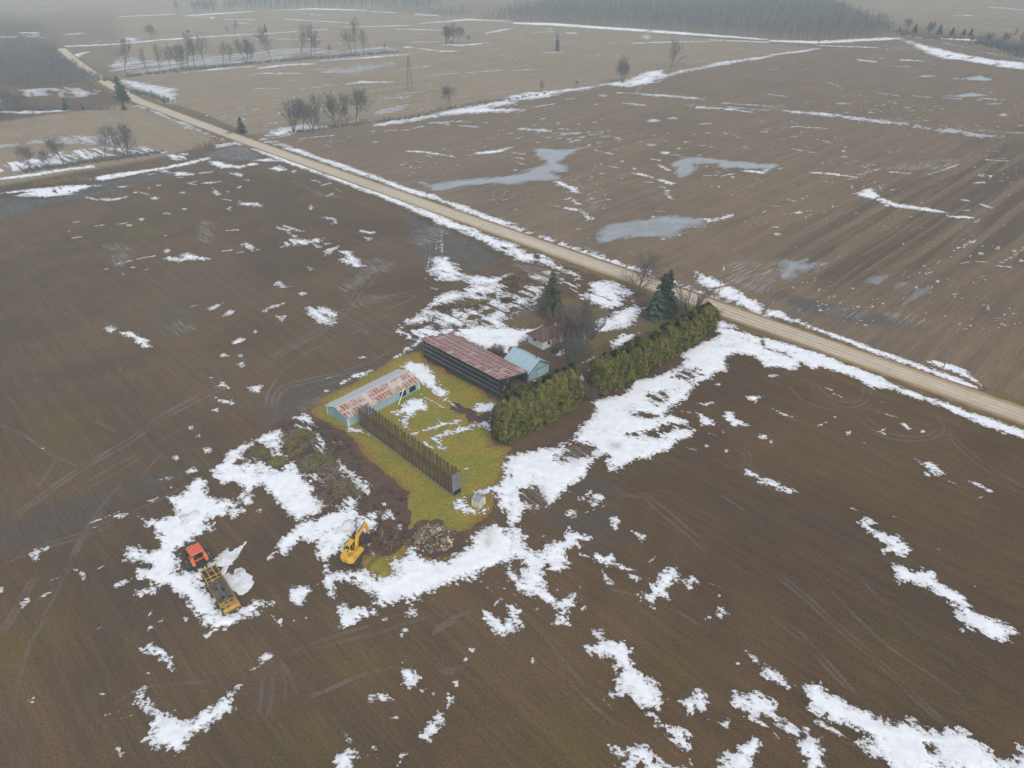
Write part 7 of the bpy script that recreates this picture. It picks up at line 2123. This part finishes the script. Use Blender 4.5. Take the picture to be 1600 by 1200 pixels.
brush_pile(505, 672, 1.8, 1.5, .8, 50, 3, 'dark reddish root heap between the largest green heap and the blue shed', R(-30), (2,), (2, 2, 0), 16)
brush_pile(803, 442, 4.2, 3.6, 2.2, 80, 34, 'heap of brush and roots on the churned snow near the road', R(30), (1, 2), (0, 1, 2), 6)
brush_pile(735, 474, 5.2, 1.4, .9, 60, 14, 'long low heap of grey logs and branches behind the rust roofed shed', R(8), (1, 0), (1, 1, 0), 7)
brush_pile(697, 482, 1.9, 1.3, .9, 50, 4, 'reddish twiggy heap at the left end of the log row', R(0), (2,), (0, 2), 8)
brush_pile(793, 470, 1.9, 1.1, .8, 24, 4, 'dark root heap on the streaked snow below the brush heap', R(15), (2,), (2,), 9)
brush_pile(606, 848, 3.0, 2.6, 1.0, 70, 14, 'dark tangle of roots and branches in front of the excavator bucket', R(25), (1, 2), (2, 2, 0, 1), 10)
brush_pile(648, 512, 2.6, .9, .5, 26, 3, 'thin line of grey branches on the snow at the field edge', R(20), (1,), (1, 2), 11)
brush_pile(840, 404, 1.4, .7, 1.1, 18, 2, 'small dead uprooted stump with branches beside the road', R(-40), (2,), (2, 0), 12)
brush_pile(378, 723, 1.2, .6, .35, 14, 2, 'scrap of twigs at the snow edge left of the flat heap', R(35), (2,), (2, 0), 13)
# loose litter of dark roots in the mud strip by the heaps
rnd = random.Random(90); mb = MB()
SPOTS = [(497, 668), (508, 677), (520, 690), (540, 688), (548, 712), (556, 716), (586, 735), (533, 703), (575, 756), (592, 772), (610, 790), (585, 790), (622, 806), (600, 815), (566, 770), (403, 693), (408, 700), (425, 680), (432, 688), (436, 695), (512, 662), (470, 660), (486, 663), (552, 744), (610, 770), (628, 780), (574, 808), (590, 836), (625, 836), (568, 850), (503, 664), (514, 684), (526, 684), (544, 700), (562, 730), (580, 764), (598, 800), (606, 826), (634, 820)]
for x, y in SPOTS:
    q = at(x + rnd.uniform(-3, 3), y + rnd.uniform(-3, 3)); s = rnd.uniform(.5, 1.3)
    for k in range(rnd.randint(5, 12)):
        c = Vector((q.x + rnd.gauss(0, .5) * s, q.y + rnd.gauss(0, .4) * s, .06)); mb.tube(c, c + Vector((rnd.uniform(-.9, .9) * s, rnd.uniform(-.7, .7) * s, rnd.uniform(.05, .45) * s)), .13 * s, .03, 5)
mb.build('root_litter', simple('dark_roots', (.048, .030, .026), .95, .4, 3))
tag(bpy.data.objects['root_litter'], 'dark litter of torn roots over the mud and snow', kind='stuff')

# rubble pile: broken boards and stones
p = at(679, 842); t = thing('rubble_pile', 'round heap of broken boards and pale stones on the lawn edge', 'rubble pile', (p.x, p.y, 0), 0)
rnd = random.Random(77); h, rx = 1.35, 3.7
core = MB(); N = 18; vs = [(0, 0, h * .85)]
for rr, zz in ((.45, .75), (.8, .3), (1.0, 0)):
    for i in range(N):
        a = 6.2832 * i / N; q = rr * rnd.uniform(.9, 1.08); vs.append((rx * q * math.cos(a), rx * .92 * q * math.sin(a), h * zz * rnd.uniform(.85, 1.1) + .06))
core.add(vs, [(0, 1 + i, 1 + (i + 1) % N) for i in range(N)] + [(1 + k * N + i, 1 + k * N + N + i, 1 + k * N + N + (i + 1) % N, 1 + k * N + (i + 1) % N) for k in range(2) for i in range(N)]).build('soil_heap', MUDM, t)
BRD = [simple('broken_board%d' % i, c, .85, .3, 3, objrnd=.4) for i, c in enumerate([(.24, .18, .11), (.36, .29, .20), (.12, .088, .058), (.20, .18, .145)])]
bms = [MB().box((0, 0, 0), (1, .16, .05)).mesh('board', m_) for m_ in BRD]
def stone_mesh(seed, mat):
    r_ = random.Random(seed); bm = bmesh.new(); bmesh.ops.create_icosphere(bm, subdivisions=1, radius=1)
    for v in bm.verts: v.co *= r_.uniform(.7, 1.15)
    me = bpy.data.meshes.new('stone'); bm.to_mesh(me); bm.free(); me.materials.append(mat); return me
STN = [stone_mesh(i, simple('field_stone%d' % i, c, .9, .2, 2, objrnd=.3)) for i, c in enumerate([(.48, .40, .28), (.33, .26, .18), (.21, .17, .125), (.66, .56, .43)])]
def spot(lim=1.0):
    a = rnd.uniform(0, 6.28); q = math.sqrt(rnd.random()) * lim; return rx * q * math.cos(a), rx * .92 * q * math.sin(a), h * max(.03, 1 - q ** 1.7)
for i in range(150):
    x, y, z = spot(1.02); L = rnd.uniform(.5, 1.7)
    link('board', bms[rnd.choice((0, 0, 1, 2, 2, 3))], t, (x, y, z + rnd.uniform(.05, .3)), (rnd.uniform(-.7, .7), rnd.uniform(-.5, .5), rnd.uniform(0, 6.28)), (L, rnd.uniform(.7, 1.6), rnd.uniform(.8, 1.6)))
for i in range(95):
    x, y, z = spot(1.05); s = rnd.uniform(.12, .34) * (1.6 if i < 9 else 1)
    link('stone', STN[3 if i < 7 else rnd.choice((0, 1, 1, 2, 2))], t, (x, y, z + .12), (rnd.uniform(0, 3), 0, rnd.uniform(0, 6)), (s * 1.3, s, s * .8))
link('beam', MB().box((0, 0, 0), (2.7, .30, .16)).mesh('beam', BRD[1]), t, (-2.3, -.3, .95), (0, R(-18), R(62)))
for i in range(14):                                   # grey uprights stacked at the back of the heap
    link('board', bms[3], t, (.4 + i * .14, 2.2 - i * .17, .75), (R(20), R(-30), R(100 + i * 4)), (1.3, 1, 1))

# grass covered mounds and grey snow banks
def mound(name, px, poly, h, mat, label, kind=None, cat=None, res=.3, rough_=.25, seed=0):
    pl = at_np(poly); lo, hi = pl.min(0) - .5, pl.max(0) + .5
    xs = np.arange(lo[0], hi[0], res); ys = np.arange(lo[1], hi[1], res); Xs, Ys = np.meshgrid(xs, ys)
    N = fbm(Xs / 1.5, Ys / 1.5, seed, 4, .6); Fm = sdf(pl, Xs, Ys) + .7 * N
    wmax = max(.5, Fm.max()); Z = .05 + h * smooth(Fm, 0, wmax) * (1 + rough_ * N) 
    for _ in range(7):
        Zp = np.pad(Z, 1, mode='edge'); Z = (Zp[:-2, 1:-1] + Zp[2:, 1:-1] + Zp[1:-1, :-2] + Zp[1:-1, 2:] + 2 * Z) / 6
    Z = Z + .10 * h * fbm(Xs / .7, Ys / .7, seed + 3, 3)
    Pv, T, f = clip_mesh(xs, ys, Fm.astype(np.float32), Z)
    at_ = {'edge': np.clip(f / 2, 0.35, 1), 'dirt': np.clip(.9 + .4 * vnoise(Pv[:, 0] * 1.3, Pv[:, 1] * 1.3, 8), 0, 1), 'thick': np.ones(len(Pv))}
    o = link(name, np_mesh(name, Pv, T, mat, attrs=at_)); tag(o, label, cat, kind=kind); return o
def px_tile(ox, oy, s, txt): return [(float(q.split(',')[0]) / s + ox, float(q.split(',')[1]) / s + oy) for q in txt.split()]
mound('earth_mound', None, px_tile(500, 720, 5.333, '380,830 440,790 530,800 580,860 600,940 570,1010 520,1015 470,940 400,900'), 1.1, GRASS, 'grassy brown mound of earth right of the excavator', None, 'earth mound', seed=3)
mound('snow_bank', None, px_tile(240, 780, 6, '520,605 610,540 690,462 715,455 705,500 770,470 860,380 905,375 870,450 800,550 720,620 690,660 650,720 630,700 660,640 580,625'), 0.30, SNOWM, 'dirty white ridge of ploughed snow pointing away from the trailer', None, 'snow bank', .22, .4, 4)
mound('snow_bank', None, px_tile(240, 780, 6, '660,740 720,690 820,650 860,690 920,710 935,790 930,840 860,890 780,900 720,840'), 0.5, SNOWM, 'rounded grey white heap of ploughed snow beside the trailer deck', None, 'snow bank', .22, .3, 5)
mound('snow_bank', None, px_tile(500, 720, 5.333, '60,600 150,520 250,480 300,500 285,560 250,620 180,650 100,660'), 0.5, SNOWM, 'smooth grey snow heap left of the excavator arm', None, 'snow bank', .22, .3, 6)
mound('snow_bank', None, px_tile(240, 780, 6, '190,170 280,130 420,100 470,150 430,210 350,270 280,330 250,260'), .5, SNOWM, 'grey dirty snow heap behind the tractor', None, 'snow bank', .22, .4, 7)
mound('snow_bank', None, px_tile(500, 720, 5.333, '340,1040 400,1005 465,1010 460,1055 390,1075 340,1065'), .4, SNOWM, 'small brownish snow heap below the excavator tracks', None, 'snow bank', .2, .4, 8)
mound('snow_bank', None, px_tile(360, 620, 5, '275,350 300,320 360,310 370,370 330,400 290,390'), .5, SNOWM, 'small grey snow heap left of the large green branches', None, 'snow bank', .2, .4, 9)
# ---------------------------------------------------------------- winter haze
m = bpy.data.materials.new('haze'); m.use_nodes = True; t = m.node_tree; t.nodes.clear()
o = t.nodes.new('ShaderNodeOutputMaterial'); v = t.nodes.new('ShaderNodeVolumePrincipled')
v.inputs['Color'].default_value = (0.72, 0.90, 1.0, 1); v.inputs['Density'].default_value = HAZE; v.inputs['Anisotropy'].default_value = -0.45
t.links.new(v.outputs[0], o.inputs['Volume'])
hz = MB().box((0, 2750, (HAZE_TOP - 1.0) / 2), (13400, 11000, HAZE_TOP + 1.0)).build('haze', m)
tag(hz, 'pale winter haze', kind='stuff')
